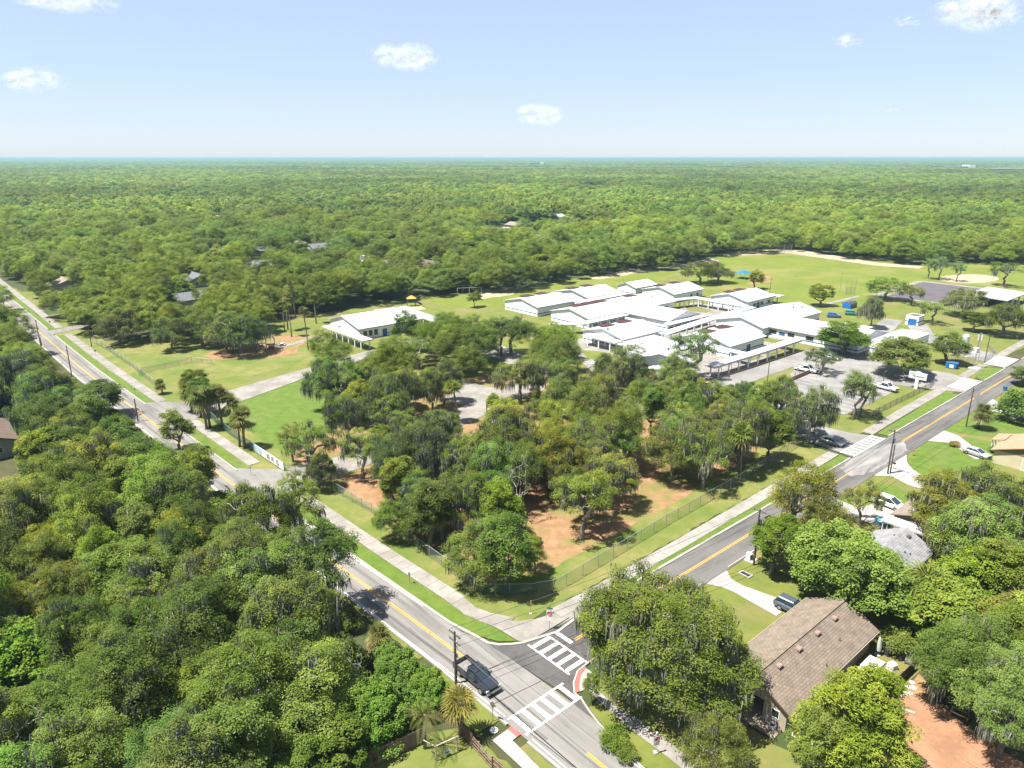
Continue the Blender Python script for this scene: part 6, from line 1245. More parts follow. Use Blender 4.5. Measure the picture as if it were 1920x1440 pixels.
# ------------------------------------------------------------------ fences
def netting_fence(label, pts, h=1.8, net=None, step=3.0, post=None, cat='fence'):
    P_ = [Vector(p[:2]) for p in pts]; o = P_[0]; t = thing('chain_link_fence', label, cat, (o.x, o.y, 0), 0, 'chain link fences'); P_ = [p - o for p in P_]; nm = MB(); rl = MB(); post = post or STEEL
    for i in range(len(P_) - 1):
        a, b_ = P_[i], P_[i + 1]; d = b_ - a; n_ = max(1, round(d.length / step)); rl.tube([(*a, h), (*b_, h)], 0.035, 5)
        nm.add([(*a, 0.04), (*b_, 0.04), (*b_, h - 0.03), (*a, h - 0.03)], [(0, 1, 2, 3)])
        for k in range(n_ + (i == len(P_) - 2)):
            q = a + d * k / n_; pm_ = part('post', MB().tube([(0, 0, -0.05), (0, 0, h + 0.06)], 0.045, 6), post, t); pm_.location = (*q, 0)
    part('top_rail', rl, post, t); part('wire_netting', nm, net or NET, t); return t
g2 = lambda *L: [gw(*q) for q in L]
netting_fence('chain link fence along the side road pavement round the corner of the fenced wood', g2((127, -61.3), (105, -59.6), (83.2, -58.8), (70, -58.0), (60, -57.4), (57.6, -57.5), (55.6, -58.6)), 1.8)
netting_fence('green screened chain link panel under the front trees at the corner', g2((55.6, -58.6), (53, -60.8), (50.2, -63.2)), 1.6, NET_G, 2.4)
netting_fence('chain link fence between the fenced wood and the long road pavement', g2((50.2, -63.2), (50.5, -78), (51.2, -92), (50.4, -103)), 1.8, None, 3.0)
netting_fence('long chain link fence beside the pavement of the upper long road', g2((44.6, -244), (45.6, -232), (46.0, -205), (45.6, -186)), 1.8, None, 4)
netting_fence('low chain link fence crossing the dry lawn', [at(*q) for q in ((262, 706), (267, 700), (310, 691), (360, 680), (398, 683))], 1.5, None, 4)
netting_fence('green chain link fence behind the sabal palms', [at(*q) for q in ((408, 770), (397, 786), (412, 801), (440, 822), (470, 842))], 1.7, NET_G, 3)
netting_fence('low wire fence and gate behind the leaning oak', [at(*q) for q in ((533, 884), (575, 888), (604, 884), (610, 876), (628, 888), (632, 898))], 1.4, None, 2, STEEL_D)
netting_fence('grey chain link fence between the parking lot oaks and the side road', [at(*q) for q in ((1636, 780), (1690, 753), (1744, 727), (1750, 718))], 1.3, sheer_mat('grey_screen', (0.30, 0.27, 0.25), 0.5), 3, STEEL_D)
netting_fence('low chain link fence in front of the annex lawn', [at(*q) for q in ((1640, 652), (1622, 668), (1610, 660))], 1.2, None, 3)
netting_fence('chain link fence round the mast yard', [at(*q) for q in ((1778, 672), (1812, 678), (1845, 680), (1865, 664), (1850, 650))], 1.4, NET, 3)
# banner of white panels on the fence
P0, P1 = Vector(at(470, 842)[:2]), Vector(at(533, 884)[:2]); D_ = P1 - P0
t = thing('fence_banner', 'white fence banner with three dark blue block letters beside the long road pavement', 'banner', (P0.x, P0.y, 0), math.atan2(D_.y, D_.x)); LB = D_.length
part('panel', MB().box((LB * 0.5, 0, 0.95), (LB - 0.1, 0.06, 1.5)), WHITE, t); part('kickboard', MB().box((LB * 0.5, -0.02, 0.1), (LB, 0.12, 0.2)), mat('dark_board', (0.12, 0.085, 0.07), None, 0.9), t)
for k in range(7): part('post', MB().tube([(LB * k / 6, 0.06, 0), (LB * k / 6, 0.06, 1.85)], 0.05, 6), STEEL_D, t)
NAVY = mat('navy_print', (0.03, 0.03, 0.075), None, 0.7); PALE = mat('pale_blue_print', (0.36, 0.52, 0.58), None, 0.7)
for k, bars in enumerate(([(-.34, .42, .2, .84), (0, .78, .8, .2), (.34, .5, .2, .6), (.1, .38, .5, .16), (.25, .1, .3, .2)], [(-.34, .42, .2, .84), (.0, .78, .7, .2), (.02, .42, .6, .16), (.32, .2, .2, .34)], [(.0, .8, .7, .18), (-.32, .5, .2, .4), (.05, .38, .6, .16), (.32, .2, .2, .3), (.0, .06, .5, .14)])):
    m_ = MB()
    for bx, bz, sx, sz in bars: m_.box((LB * 0.56 + k * LB * 0.135 + bx * 1.15, -0.04 - 0.002 * bars.index((bx, bz, sx, sz)), 0.42 + bz * 1.05), (sx * 1.15, 0.02, sz))
    part('letter', m_, NAVY, t)
for k in range(3): part('pale_patch', MB().box((LB * (0.06 + 0.13 * k), -0.038, 0.95), (LB * 0.11, 0.015, 1.3)), PALE if k else mat('teal_print', (0.12, 0.27, 0.27), None, 0.7), t)
# board fences
def board_fence(label, pts, h=1.75, bw=0.15, m=None, rails=True):
    P_ = [Vector(p[:2]) for p in pts]; o = P_[0]; t = thing('board_fence', label, 'fence', (o.x, o.y, 0), 0, 'wooden fences'); P_ = [p - o for p in P_]; bd = MB(); rl = MB(); rr = random.Random(len(label))
    for i in range(len(P_) - 1):
        a, d = P_[i], P_[i + 1] - P_[i]; L = d.length; u = d / L; nn = Vector((-u.y, u.x)); rz = math.atan2(u.y, u.x); n_ = int(L / bw)
        for k in range(n_):
            q = a + u * (k + 0.5) * bw + nn * rr.uniform(-0.008, 0.008); hh = h + rr.uniform(-0.03, 0.03); bd.box((*q, hh / 2), (bw - 0.014, 0.024, hh), rz, 0, min(1, max(0, rr.gauss(0.5, 0.22))))
        if rails:
            for z in (0.35, h * 0.55, h - 0.2): c = a + d / 2 - nn * 0.05; rl.box((*c, z), (L, 0.05, 0.09), rz)
        for k in range(max(1, int(L / 2.4)) + 1):
            q = a + d * min(1, k / max(1, int(L / 2.4))) - nn * 0.1; p_ = part('post', MB().box((0, 0, h / 2 + 0.03), (0.1, 0.1, h + 0.06), rz), WOOD_F, t); p_.location = (*q, 0)
    part('board', bd, m or TINTW, t, tint=True, stuff=True); part('rail', rl, WOOD_F, t); return t
TINTW = tint_mat('fence_board', (0.17, 0.11, 0.075), (0.31, 0.22, 0.16))
board_fence('brown board fence running in from the bottom edge to the feather palm', [at(*q) for q in ((640, 1464), (797, 1392))][::-1], 1.8)
board_fence('short brown board fence between the yellow palm and the rail fence', [at(*q) for q in ((866, 1378), (886, 1402))], 1.75)
board_fence('brown board fence at the bottom edge below the rail fence', [at(*q) for q in ((924, 1445), (985, 1500))], 1.7)
board_fence('dark board fence between the back yard and the brick drive', [at(*q) for q in ((1714, 1258), (1664, 1306))], 1.5, 0.16, tint_mat('dark_fence_board', (0.06, 0.045, 0.035), (0.12, 0.09, 0.07)))
board_fence('grey board fence behind the big leaved tree', [at(*q) for q in ((1640, 1125), (1690, 1150))], 1.6, 0.16, tint_mat('grey_fence_board', (0.20, 0.19, 0.175), (0.32, 0.30, 0.28)))
a_, b_ = Vector(at(886, 1402)[:2]), Vector(at(924, 1445)[:2]); d = b_ - a_; t = thing('rail_fence', 'open brown rail fence with four posts above the yard', 'fence', (a_.x, a_.y, 0), math.atan2(d.y, d.x), 'wooden fences')
for k in range(4): part('post', MB().box((d.length * k / 3, 0, 0.8), (0.12, 0.12, 1.6)), WOOD_F, t)
for z in (0.35, 0.75, 1.15, 1.5): part('rail', MB().box((d.length / 2, -0.08, z), (d.length, 0.04, 0.12)), WOOD_F, t)
# low brown wall on the bus lane
a_, b_ = Vector(at(1463, 724)[:2]), Vector(at(1523, 698)[:2]); d = b_ - a_; t = thing('low_wall', 'low brown board wall between the bus lane and the parking lot', 'wall', (a_.x, a_.y, 0), math.atan2(d.y, d.x))
for k in range(9): part('panel', MB().box((d.length * (k + 0.5) / 9, 0, 0.55), (d.length / 9 - 0.06, 0.12, 1.1)), mat('rust_board', (0.27, 0.175, 0.115), (0.34, 0.24, 0.165), 0.9, 2, 4), t)
part('cap', MB().box((d.length / 2, 0, 1.13), (d.length, 0.2, 0.06)), WOOD_F, t)
for k, (u, v) in enumerate(((1480, 713), (1490, 708), (1499, 703))): solo('bollard', MB().tube([(0, 0, 0), (0, 0, 1.3)], 0.09, 8).tube([(0, 0, 1.3), (0, 0, 1.5)], [0.14, 0.05], 8), STEEL_D, ('dark bollard in the bus lane closest to the light pole', 'middle dark bollard of three in the bus lane', 'dark bollard in the bus lane closest to the spreading oak')[k], 'bollard', at(u, v), group='bollards in the bus lane')

# ------------------------------------------------------------------ signs
def post_sign(label, base, h, plates, rz=0.0, cat='street sign', group=None, name='street_sign', post=None):
    x, y = at(*base)[:2]; t = thing(name, label, cat, (x, y, 0), rz, group); part('post', MB().tube([(0, 0, 0), (0, 0, h)], 0.035, 6), post or STEEL, t)
    for nm, c, dd, m_ in plates: part(nm, MB().box(c, dd), m_, t)
    return t
GREEN = mat('street_name_green', (0.01, 0.16, 0.12), None, 0.5); RED = mat('sign_red', (0.42, 0.03, 0.04), None, 0.5); SIGNW = mat('sign_white', (0.74, 0.74, 0.73), None, 0.5); SB = mat('sign_back', (0.20, 0.16, 0.13), None, 0.6); YEL = mat('sign_yellow', (0.60, 0.47, 0.12), None, 0.6); PINK = mat('faded_red_print', (0.50, 0.22, 0.24), None, 0.6)
t = post_sign('corner sign post with green street name blades above a white sign with a red ring', (1030, 1181), 3.0, [('street_name_blade', (0, 0, 3.0), (0.75, 0.03, 0.2), GREEN), ('name_blade', (0, 0, 3.22), (0.03, 0.75, 0.2), GREEN), ('plate', (0, -0.05, 2.35), (0.72, 0.03, 0.72), SIGNW), ('lower_plate', (0, -0.05, 1.62), (0.55, 0.03, 0.62), SIGNW)], -0.35)
part('ring', MB().tube([(0.26 * math.cos(q), -0.085, 2.35 + 0.26 * math.sin(q)) for q in np.linspace(0, 2 * PI, 17)], 0.05, 4), RED, t); part('slash', MB().tube([(-0.18, -0.085, 2.53), (0.18, -0.085, 2.17)], 0.045, 4), RED, t)
t = post_sign('white turn restriction sign with black arrow and red ring beside the shaded path', (1229, 1413), 2.0, [('plate', (0, -0.05, 1.85), (0.66, 0.03, 0.8), SIGNW), ('lower_plate', (0, -0.05, 1.2), (0.6, 0.03, 0.36), SIGNW), ('finial', (0, 0, 2.4), (0.14, 0.14, 0.2), SIGNW)], 0.25, post=mat('pale_green_post', (0.42, 0.5, 0.42), None, 0.6))
part('ring', MB().tube([(0.24 * math.cos(q), -0.085, 1.85 + 0.24 * math.sin(q)) for q in np.linspace(0, 2 * PI, 17)], 0.035, 4), PINK, t); part('arrow', MB().box((0.0, -0.075, 1.78), (0.07, 0.02, 0.3), 0).box((0.08, -0.077, 1.95), (0.24, 0.02, 0.07)).box((-0.1, -0.076, 1.7), (0.12, 0.02, 0.1)), TRIM, t); part('footing', MB().box((0, 0, 0.1), (0.35, 0.35, 0.25)), STONE, t)
t = post_sign('back of a dark diamond warning sign on a post before the crosswalk', (924, 1353), 2.0, [('plate_edge', (0, 0, 1.5), (0.05, 0.06, 0.3), SB)], -0.6, post=SB)
part('plate', MB().loft([[(0, y, 2.05 + 0.42), (0.42, y, 2.05), (0, y, 2.05 - 0.42), (-0.42, y, 2.05)] for y in (-0.02, 0.02)]), SB, t)
post_sign('thin dark sign post on the verge of the long road', (768, 1095), 1.7, [('plate', (0, 0, 1.5), (0.05, 0.4, 0.5), SB)], 0.8, post=SB)
post_sign('wooden marker post with yellow plate on the corner grass', (995, 1152), 2.0, [('plate', (0, -0.04, 1.75), (0.12, 0.03, 0.55), YEL), ('footing', (0, 0, 0.08), (0.3, 0.3, 0.16), STONE)], 0, post=mat('tan_post', (0.42, 0.34, 0.2), None, 0.8))
post_sign('grey plated sign post beside the chain link fence on the side road', (1145, 1078), 1.9, [('plate', (0, 0, 1.65), (0.45, 0.03, 0.55), STEEL)], 0.9)
post_sign('thin sign post on the verge below the school gate', (471, 893), 1.9, [('plate', (0, 0, 1.7), (0.05, 0.35, 0.4), SB)], 0.8)
post_sign('thin young tree stake beside the tactile curve', (1109, 1324), 2.2, [('tie', (0, 0, 1.6), (0.12, 0.12, 0.06), SB)], 0, 'stake', None, 'tree_stake', SB)
tree_px('small', 1108, 1292, 34, 'slender young tree on a stake beside the tactile curve', base=(1109, 1324), h=4.2)
post_sign('mailbox post on the lawn beside the wide concrete driveway', (1711, 855), 1.1, [('mailbox', (0, 0, 1.15), (0.2, 0.5, 0.24), SB)], ROT_A, 'mailbox', None, 'mailbox', SB)
post_sign('mailbox at the foot of the twin utility poles', (1675, 880), 1.2, [('mailbox', (0, 0, 1.2), (0.22, 0.5, 0.26), TRIM)], ROT_A, 'mailbox', None, 'mailbox', SB)
for (u, v, lb) in ((254, 742, 'white sign plate on a post at the upper pavement'), (95, 612, 'thin sign post at the top of the long pavement'), (180, 668, 'thin sign post midway up the long pavement'), (368, 815, 'thin sign post on the pavement below the school drive')):
    post_sign(lb, (u, v), 1.9, [('plate', (0, -0.03, 1.65), (0.4, 0.03, 0.5), SIGNW if u == 254 else SB)], 0.5, group='sign posts along the long road')
# school marquee
x, y = at(1717, 729)[:2]; t = thing('marquee_sign', 'white school marquee sign with dark lettering on a stout white column', 'sign', (x, y, 0), RB)
part('column', MB().box((0, 0, 1.3), (0.75, 0.5, 2.6)), SIGNW, t); part('board', MB().box((0, 0, 3.3), (4.0, 0.5, 1.55)), SIGNW, t); part('crest', MB().loft([[(-0.8, y_, 4.08), (-0.5, y_, 4.35), (0.5, y_, 4.35), (0.8, y_, 4.08)] for y_ in (-0.2, 0.2)]), SIGNW, t)
lt = MB(); rr = random.Random(4); xx = -1.6
while xx < -0.5: w_ = rr.uniform(0.12, 0.2); lt.box((xx, -0.262, 3.68 - 0.002 * xx), (w_, 0.02, 0.26)); xx += w_ + 0.07
xx = -1.0
while xx < 1.6: w_ = rr.uniform(0.12, 0.22); lt.box((xx, -0.262, 3.2), (w_, 0.02, 0.3)); xx += w_ + 0.07
part('lettering', lt, mat('grey_letter', (0.10, 0.12, 0.12), None, 0.7), t)

# ------------------------------------------------------------------ street side boxes and back yard things
x, y = at(1404, 1050)[:2]; t = thing('utility_cabinet', 'white rounded utility cabinet beside the transformer pole', 'utility cabinet', (x, y, 0), ROT_A); part('body', MB().box((0, 0, 0.5), (0.7, 0.6, 0.95)), SIGNW, t); part('lid', MB().lathe([(0.42, 0.98), (0.4, 1.08), (0.2, 1.15), (0.01, 1.17)]), SIGNW, t); part('plinth', MB().box((0.2, -0.2, 0.06), (1.5, 1.3, 0.12)), STONE, t)
x, y = at(1409, 1051)[:2]; t = thing('cable_pedestal', 'dark green cable pedestal in front of the white cabinet', 'cable box', (x, y, 0), ROT_A); part('body', MB().box((0, 0, 0.4), (0.35, 0.35, 0.8)), mat('dark_green_box', (0.05, 0.09, 0.05), None, 0.7), t); part('cap', MB().box((0, 0, 0.83), (0.4, 0.4, 0.06)), STEEL_D, t)
x, y = at(1398, 1078)[:2]; t = thing('storm_drain', 'rectangular storm drain with a concrete rim on the lawn by the transformer pole', 'storm drain', (x, y, 0.06), RB); fr = MB()
for dx, dy, sx, sy in ((0, 0.42, 1.7, 0.2), (0, -0.42, 1.7, 0.2), (0.75, 0, 0.2, 0.63), (-0.75, 0, 0.2, 0.63)): fr.box((dx, dy, 0.06), (sx, sy, 0.12))
part('rim', fr, CONC_NEW, t); part('pit', MB().box((0, 0, 0.02), (1.3, 0.63, 0.03)), BLACK, t)
for k in range(6): part('grate_bar', MB().box((-0.55 + 0.22 * k, 0, 0.08), (0.06, 0.62, 0.05)), STEEL_D, t)
t = thing('grill_canopy', 'grey-white covered grill canopy behind the brown roofed house', 'canopy', gw(72.0, -23.1), ROT_A)
part('top', MB().loft([[(-1.25, -0.85, 1.75), (-1.25, 0.85, 1.75), (-1.2, 0.82, 2.02), (-1.2, -0.82, 2.02)], [(1.25, -0.85, 1.75), (1.25, 0.85, 1.75), (1.2, 0.82, 2.02), (1.2, -0.82, 2.02)]]), mat('pale_cover', (0.50, 0.51, 0.52), (0.58, 0.59, 0.60), 0.7, 1.5, 4, 0.6, 4), t)
part('skirt', MB().box((0, 0, 0.95), (2.3, 1.5, 1.58)), mat('grey_cover', (0.40, 0.41, 0.42), (0.47, 0.48, 0.49), 0.75, 1.5, 4, 0.6, 4), t); part('front_roll', MB().tube([(-1.3, -0.9, 1.62), (-1.3, 0.9, 1.62)], 0.14, 8), WHITE, t)
def cover(name, label, px_, dims, m, rz=0.3, cat='covered grill'):
    x, y = at(*px_)[:2]; l, w_, h_ = dims; t = thing(name, label, cat, (x, y, 0), rz)
    rg = [[(a * l, b_ * w_, z) for a, b_ in ((-.5, -.4), (-.4, -.5), (.4, -.5), (.5, -.4), (.5, .4), (.4, .5), (-.4, .5), (-.5, .4))] for z in (0.02,)]
    rings = []
    for z, s_ in ((0.02, 1.0), (h_ * 0.45, 0.96), (h_ * 0.8, 0.9), (h_ * 0.95, 0.7), (h_, 0.3)): rings.append([(a * l * s_, b_ * w_ * s_, z) for a, b_ in ((-.5, -.38), (-.38, -.5), (.38, -.5), (.5, -.38), (.5, .38), (.38, .5), (-.38, .5), (-.5, .38))])
    part('cover', MB().loft(rings), m, t); part('hem', MB().loft([[(a * l * 1.03, b_ * w_ * 1.03, z) for a, b_ in ((-.5, -.38), (-.38, -.5), (.38, -.5), (.5, -.38), (.5, .38), (.38, .5), (-.38, .5), (-.5, .38))] for z in (0.03, 0.1)]), m, t); return t
cover('covered_grill', 'wide grill under a black cover on the grass', (1672, 1226), (1.9, 0.9, 1.15), BLACK); cover('covered_smoker', 'narrow smoker under a black cover next to the wide grill', (1689, 1236), (0.8, 0.8, 1.1), BLACK)
cover('covered_chair', 'patio chair under a pinkish white cover beside the grill canopy', (1672, 1255), (1.0, 0.9, 0.9), mat('white_cover', (0.60, 0.56, 0.57), (0.66, 0.62, 0.63), 0.8, 2, 4, 0.5, 5), 0.4, 'chair')
x, y = at(1645, 1228)[:2]; t = thing('folded_parasol', 'folded grey-white parasol standing against the house', 'parasol', (x, y, 0)); part('canopy', MB().lathe([(0.05, 2.4), (0.14, 2.2), (0.3, 1.2), (0.34, 0.7), (0.1, 0.65)], n=12), mat('grey_canvas', (0.46, 0.47, 0.44), None, 0.85), t); part('pole', MB().tube([(0, 0, 0), (0, 0, 2.5)], 0.035, 6), STEEL, t); part('base', MB().lathe([(0.35, 0), (0.35, 0.12), (0.05, 0.2)], n=12), STONE, t)
x, y = at(1702, 1242)[:2]; t = thing('lawn_mower', 'grey push mower tipped beside the dark board fence', 'lawn mower', (x, y, 0), 1.2); part('deck', MB().box((0, 0, 0.3), (0.9, 0.6, 0.25)), STEEL, t); part('handle', MB().tube([(-0.4, -0.25, 0.4), (-1.0, -0.25, 1.1), (-1.0, 0.25, 1.1), (-0.4, 0.25, 0.4)], 0.03, 6), STEEL, t)
for sx in (-0.35, 0.35):
    for sy in (-0.33, 0.33): part('wheel', MB().tube([(sx, sy - 0.04, 0.15), (sx, sy + 0.04, 0.15)], 0.15, 10), TYRE, t)
x, y = at(1644, 1291)[:2]; solo('tarpaulin', MB().loft([[(-1.4, y_, z) for y_, z in ((-0.9, 0.1), (-0.3, 0.22), (0.4, 0.18), (0.9, 0.1))], [(0, y_, z) for y_, z in ((-1.0, 0.12), (-0.3, 0.36), (0.4, 0.3), (1.0, 0.1))], [(1.4, y_, z) for y_, z in ((-0.8, 0.1), (-0.3, 0.2), (0.4, 0.2), (0.8, 0.1))]], cap=False, closed=False), mat('green_tarp', (0.01, 0.27, 0.17), (0.02, 0.32, 0.21), 0.6, 2, 3), 'green tarpaulin on the ground below the grill canopy', 'tarpaulin', (x, y, 0), 0.7)
# brick drive with stepping stones
flat('brick_drive', [[(1688, 1305), (1720, 1268), (1745, 1290), (1770, 1330), (1850, 1392), (1930, 1440), (1980, 1500), (1600, 1500), (1640, 1400), (1660, 1345), (1672, 1318)]], BRICK, z=0.094)
flat('drive_verge', [[(1700, 1300), (1722, 1264), (1748, 1290), (1742, 1312), (1720, 1312)]], STRAW, 0.15, z=0.097)
b = MB(); mark_strip(b, at(1684, 1352), at(1850, 1452), 0.16, 0.103); mark_strip(b, at(1690, 1304), at(1718, 1316), 0.12, 0.103); mark_strip(b, at(1718, 1316), at(1850, 1394), 0.14, 0.103); struct('brick_edging', b, mat('dark_brick_edge', (0.20, 0.115, 0.075), (0.28, 0.165, 0.11), 0.9, 3, 4))
for k, (u, v) in enumerate(((1710, 1280), (1703, 1288), (1698, 1297), (1692, 1305), (1713, 1290), (1706, 1300))): solo('stepping_stone', MB().lathe([(0.3, 0), (0.3, 0.06), (0.26, 0.075), (0.01, 0.078)], n=9), STONE, ('topmost pale stepping stone below the end of the dark board fence', 'second pale stepping stone down along the dark board fence', 'third pale stepping stone down along the dark board fence', 'lowest pale stepping stone next to the brick drive edge', 'upper stepping stone in the outer row away from the fence', 'lower stepping stone in the outer row away from the fence')[k], 'stepping stone', at(u, v, 0.1), group='stepping stones by the brick drive')
cover('covered_barbecue', 'black covered barbecue under the oak at the brick drive', (1760, 1313), (1.2, 0.8, 1.2), BLACK, 0.8)
x, y = at(1798, 1347)[:2]; t = thing('metal_table', 'pale metal frame table under the oak beside the brick drive', 'table', (x, y, 0), RB + 0.1)
for dx, dy, sx, sy in ((0, 0.4, 1.6, 0.1), (0, -0.4, 1.6, 0.1), (0.75, 0, 0.1, 0.7), (-0.75, 0, 0.1, 0.7)): part('top_bar', MB().box((dx, dy, 0.72), (sx, sy, 0.06)), CHROME, t)
for sx in (-0.72, 0.72):
    for sy in (-0.38, 0.38): part('leg', MB().box((sx, sy, 0.35), (0.06, 0.06, 0.69)), CHROME, t)
solo('plank', MB().box((0, 0, 0.04), (1.3, 0.32, 0.06)), CONC_NEW, 'short white plank lying on the brick drive', 'plank', at(1702, 1333, 0.1), RB + 0.3)
x, y = at(1511, 1362)[:2]; t = thing('recycling_bin', 'blue bin at the corner of the carport end of the brown house', 'bin', (x, y, 0), ROT_A)
part('body', MB().loft([[(-s_, -s_, z), (s_, -s_, z), (s_, s_, z), (-s_, s_, z)] for s_, z in ((0.24, 0.05), (0.32, 0.95))]), BLUE_BRIGHT, t); part('lid', MB().box((0, 0, 1.0), (0.7, 0.7, 0.08)), BLUE_BRIGHT, t)
for k, (u, v, lb) in enumerate(((1884, 733, 'dark blue bin beside the pale driveway at the frame edge'), (1887, 862, 'dark blue bin beside the orange roofed house'))):
    x, y = at(u, v)[:2]; t = thing('wheelie_bin', lb, 'bin', (x, y, 0), ROT_A); part('body', MB().loft([[(-s_, -s_, z), (s_, -s_, z), (s_, s_, z), (-s_, s_, z)] for s_, z in ((0.28, 0.05), (0.4, 1.1))]), BLUE, t); part('lid', MB().box((0, 0, 1.15), (0.88, 0.88, 0.1)), BLUE, t)
    for s_ in (-1, 1): part('wheel', MB().tube([(-0.3, s_ * 0.3, 0.12), (-0.3, s_ * 0.36, 0.12)], 0.12, 8), TYRE, t)
x, y = at(1482, 1382)[:2]; t = thing('hose_reel', 'green hose reel against the cream wall of the brown house', 'hose reel', (x, y, 0), ROT_A); part('hose', MB().tube([(0, 0.26 * math.cos(q), 0.5 + 0.26 * math.sin(q)) for q in np.linspace(0, 4 * PI, 30)], 0.07, 5), mat('hose_green', (0.03, 0.30, 0.14), None, 0.5), t); part('stand', MB().box((0, 0, 0.22), (0.2, 0.4, 0.44)), mat('hose_green', (0.03, 0.30, 0.14), None, 0.5), t)
x, y = at(1448, 1366)[:2]; t = thing('water_heater_box', 'white round tub against the cream wall beside the carport', 'tub', (x, y, 0)); part('body', MB().lathe([(0.3, 0.02), (0.36, 0.5), (0.36, 0.54), (0.3, 0.52), (0.26, 0.1)], n=14), SIGNW, t); part('contents', MB().lathe([(0.29, 0.3), (0.01, 0.34)], n=14), BLACK, t)
x, y = at(1658, 980)[:2]; t = thing('paddling_pool', 'round teal paddling pool beside the flat white carport', 'paddling pool', (x, y, 0.05)); TEAL = mat('teal_vinyl', (0.06, 0.42, 0.47), None, 0.4)
part('rim', MB().tube([(1.15 * math.cos(q), 1.15 * math.sin(q), 0.22) for q in np.linspace(0, 2 * PI, 25)], 0.17, 8), TEAL, t); part('water', MB().lathe([(1.05, 0.24), (0.01, 0.245)], n=24), mat('pool_water', (0.30, 0.58, 0.64), None, 0.08, spec=0.6), t)
x, y = at(1650, 958)[:2]; t = thing('patio_chair', 'white round backed patio chair on the driveway edge', 'chair', (x, y, 0.1), 0.8); part('seat', MB().box((0, 0, 0.42), (0.5, 0.5, 0.06)), WHITE, t); part('backrest', MB().box((-0.24, 0, 0.7), (0.06, 0.5, 0.5)), WHITE, t)
for sx in (-0.2, 0.2):
    for sy in (-0.2, 0.2): part('leg', MB().box((sx, sy, 0.2), (0.05, 0.05, 0.4)), WHITE, t)
x, y = at(838, 1418)[:2]; t = thing('garden_swing', 'pale wooden swing frame between the two palms in the yard', 'swing', (x, y, 0), 0.55)
part('post', MB().box((-1.1, 0, 0.85), (0.1, 0.1, 1.7)), mat('pale_timber', (0.48, 0.46, 0.33), None, 0.85), t); part('post', MB().box((1.1, 0, 0.85), (0.1, 0.1, 1.7)), MATS['pale_timber'], t); part('beam', MB().box((0, 0, 1.74), (2.5, 0.12, 0.1)), MATS['pale_timber'], t); part('brace', MB().tube([(-1.1, 0, 1.7), (-1.7, 1.4, 1.6)], 0.05, 5), MATS['pale_timber'], t); part('seat', MB().box((0, 0, 0.55), (0.5, 0.25, 0.05)), BLUE, t)
for s_ in (-0.22, 0.22): part('chain', MB().tube([(s_, 0, 0.56), (s_, 0, 1.7)], 0.015, 4), STEEL, t)
solo('fence_post', MB().box((0, 0, 1.0), (0.16, 0.16, 2.0)).box((0, 0, 2.03), (0.2, 0.2, 0.06)), STONE, 'pale capped post at the bottom edge in front of the board fence', 'post', at(674, 1446), 0.5)
solo('white_slab', MB().lathe([(0.45, 0), (0.45, 0.08), (0.4, 0.1), (0.01, 0.1)], n=10), STONE, 'flat pale slab on the shaded grass behind the tactile strip', 'slab', at(926, 1370, 0.05))

# ------------------------------------------------------------------ school yard things
x, y = at(1784, 690)[:2]; t = thing('dumpster', 'blue dumpster with a white front under the yellow-green oak', 'dumpster', (x, y, 0), RB); part('body', MB().loft([[(-1.3, -0.9, z) if 0 else (-1.2 - 0.15 * k, -0.9, z), (1.2 + 0.15 * k, -0.9, z), (1.2 + 0.15 * k, 0.9, z), (-1.2 - 0.15 * k, 0.9, z)] for k, z in ((0, 0.15), (1, 1.5))]), BLUE_BRIGHT, t); part('lid', MB().box((0, 0, 1.56), (2.8, 1.9, 0.1)), BLUE, t); part('panel', MB().box((0.2, -0.93, 0.7), (1.0, 0.05, 0.9)), SIGNW, t)
x, y, h = top_h((1827, 691), (1838, 624)); t = thing('radio_mast', 'slim steel lattice mast beside the side road pavement', 'mast', (x, y, 0), ROT_A); lg = [(0.55 * math.cos(q), 0.55 * math.sin(q)) for q in (0.5, 0.5 + 2 * PI / 3, 0.5 + 4 * PI / 3)]
for p in lg: part('leg', MB().tube([(*p, 0), (p[0] * 0.45, p[1] * 0.45, h)], 0.05, 6), STEEL, t)
br = MB(); n_ = 9
for k in range(n_):
    z0, z1 = h * k / n_, h * (k + 1) / n_; s0, s1 = 1 - 0.55 * k / n_, 1 - 0.55 * (k + 1) / n_
    for i in range(3): p, q = lg[i], lg[(i + 1) % 3]; br.tube([(p[0] * s0, p[1] * s0, z0), (q[0] * s1, q[1] * s1, z1)], 0.028, 4, cap=False)
part('bracing', br, STEEL, t)
for k in range(3): part('antenna', MB().box((0.5 * math.cos(k * 2.1), 0.5 * math.sin(k * 2.1), h - 1.2), (0.22, 0.16, 1.5), k * 2.1), SIGNW, t)
part('base', MB().box((0, 0, 0.15), (2.4, 2.4, 0.3)), STONE, t)
utility_pole('mast', 'thin wooden pole next to the lattice mast', (1846, 680), (1857, 627), 1, False, False, ROT_A, 0.13)
x, y = at(1829, 661)[:2]; t = thing('equipment_box', 'white equipment box on a slab inside the mast yard', 'equipment box', (x, y, 0), ROT_A); part('body', MB().box((0, 0, 0.75), (1.7, 1.2, 1.3)), SIGNW, t); part('slab', MB().box((0, 0, 0.06), (2.6, 2.0, 0.12)), CONC_NEW, t); part('door', MB().box((-0.2, -0.62, 0.75), (0.9, 0.03, 1.1)), STEEL, t)
x, y = at(1808, 652)[:2]; t = thing('steel_silo', 'pale blue steel tank with a pointed base behind the yellow-green oak', 'tank', (x, y, 0)); part('body', MB().lathe([(0.1, 0.6), (0.9, 1.7), (0.95, 3.6), (0.5, 4.1), (0.05, 4.2)], n=14), mat('pale_blue_steel', (0.50, 0.58, 0.60), None, 0.5), t)
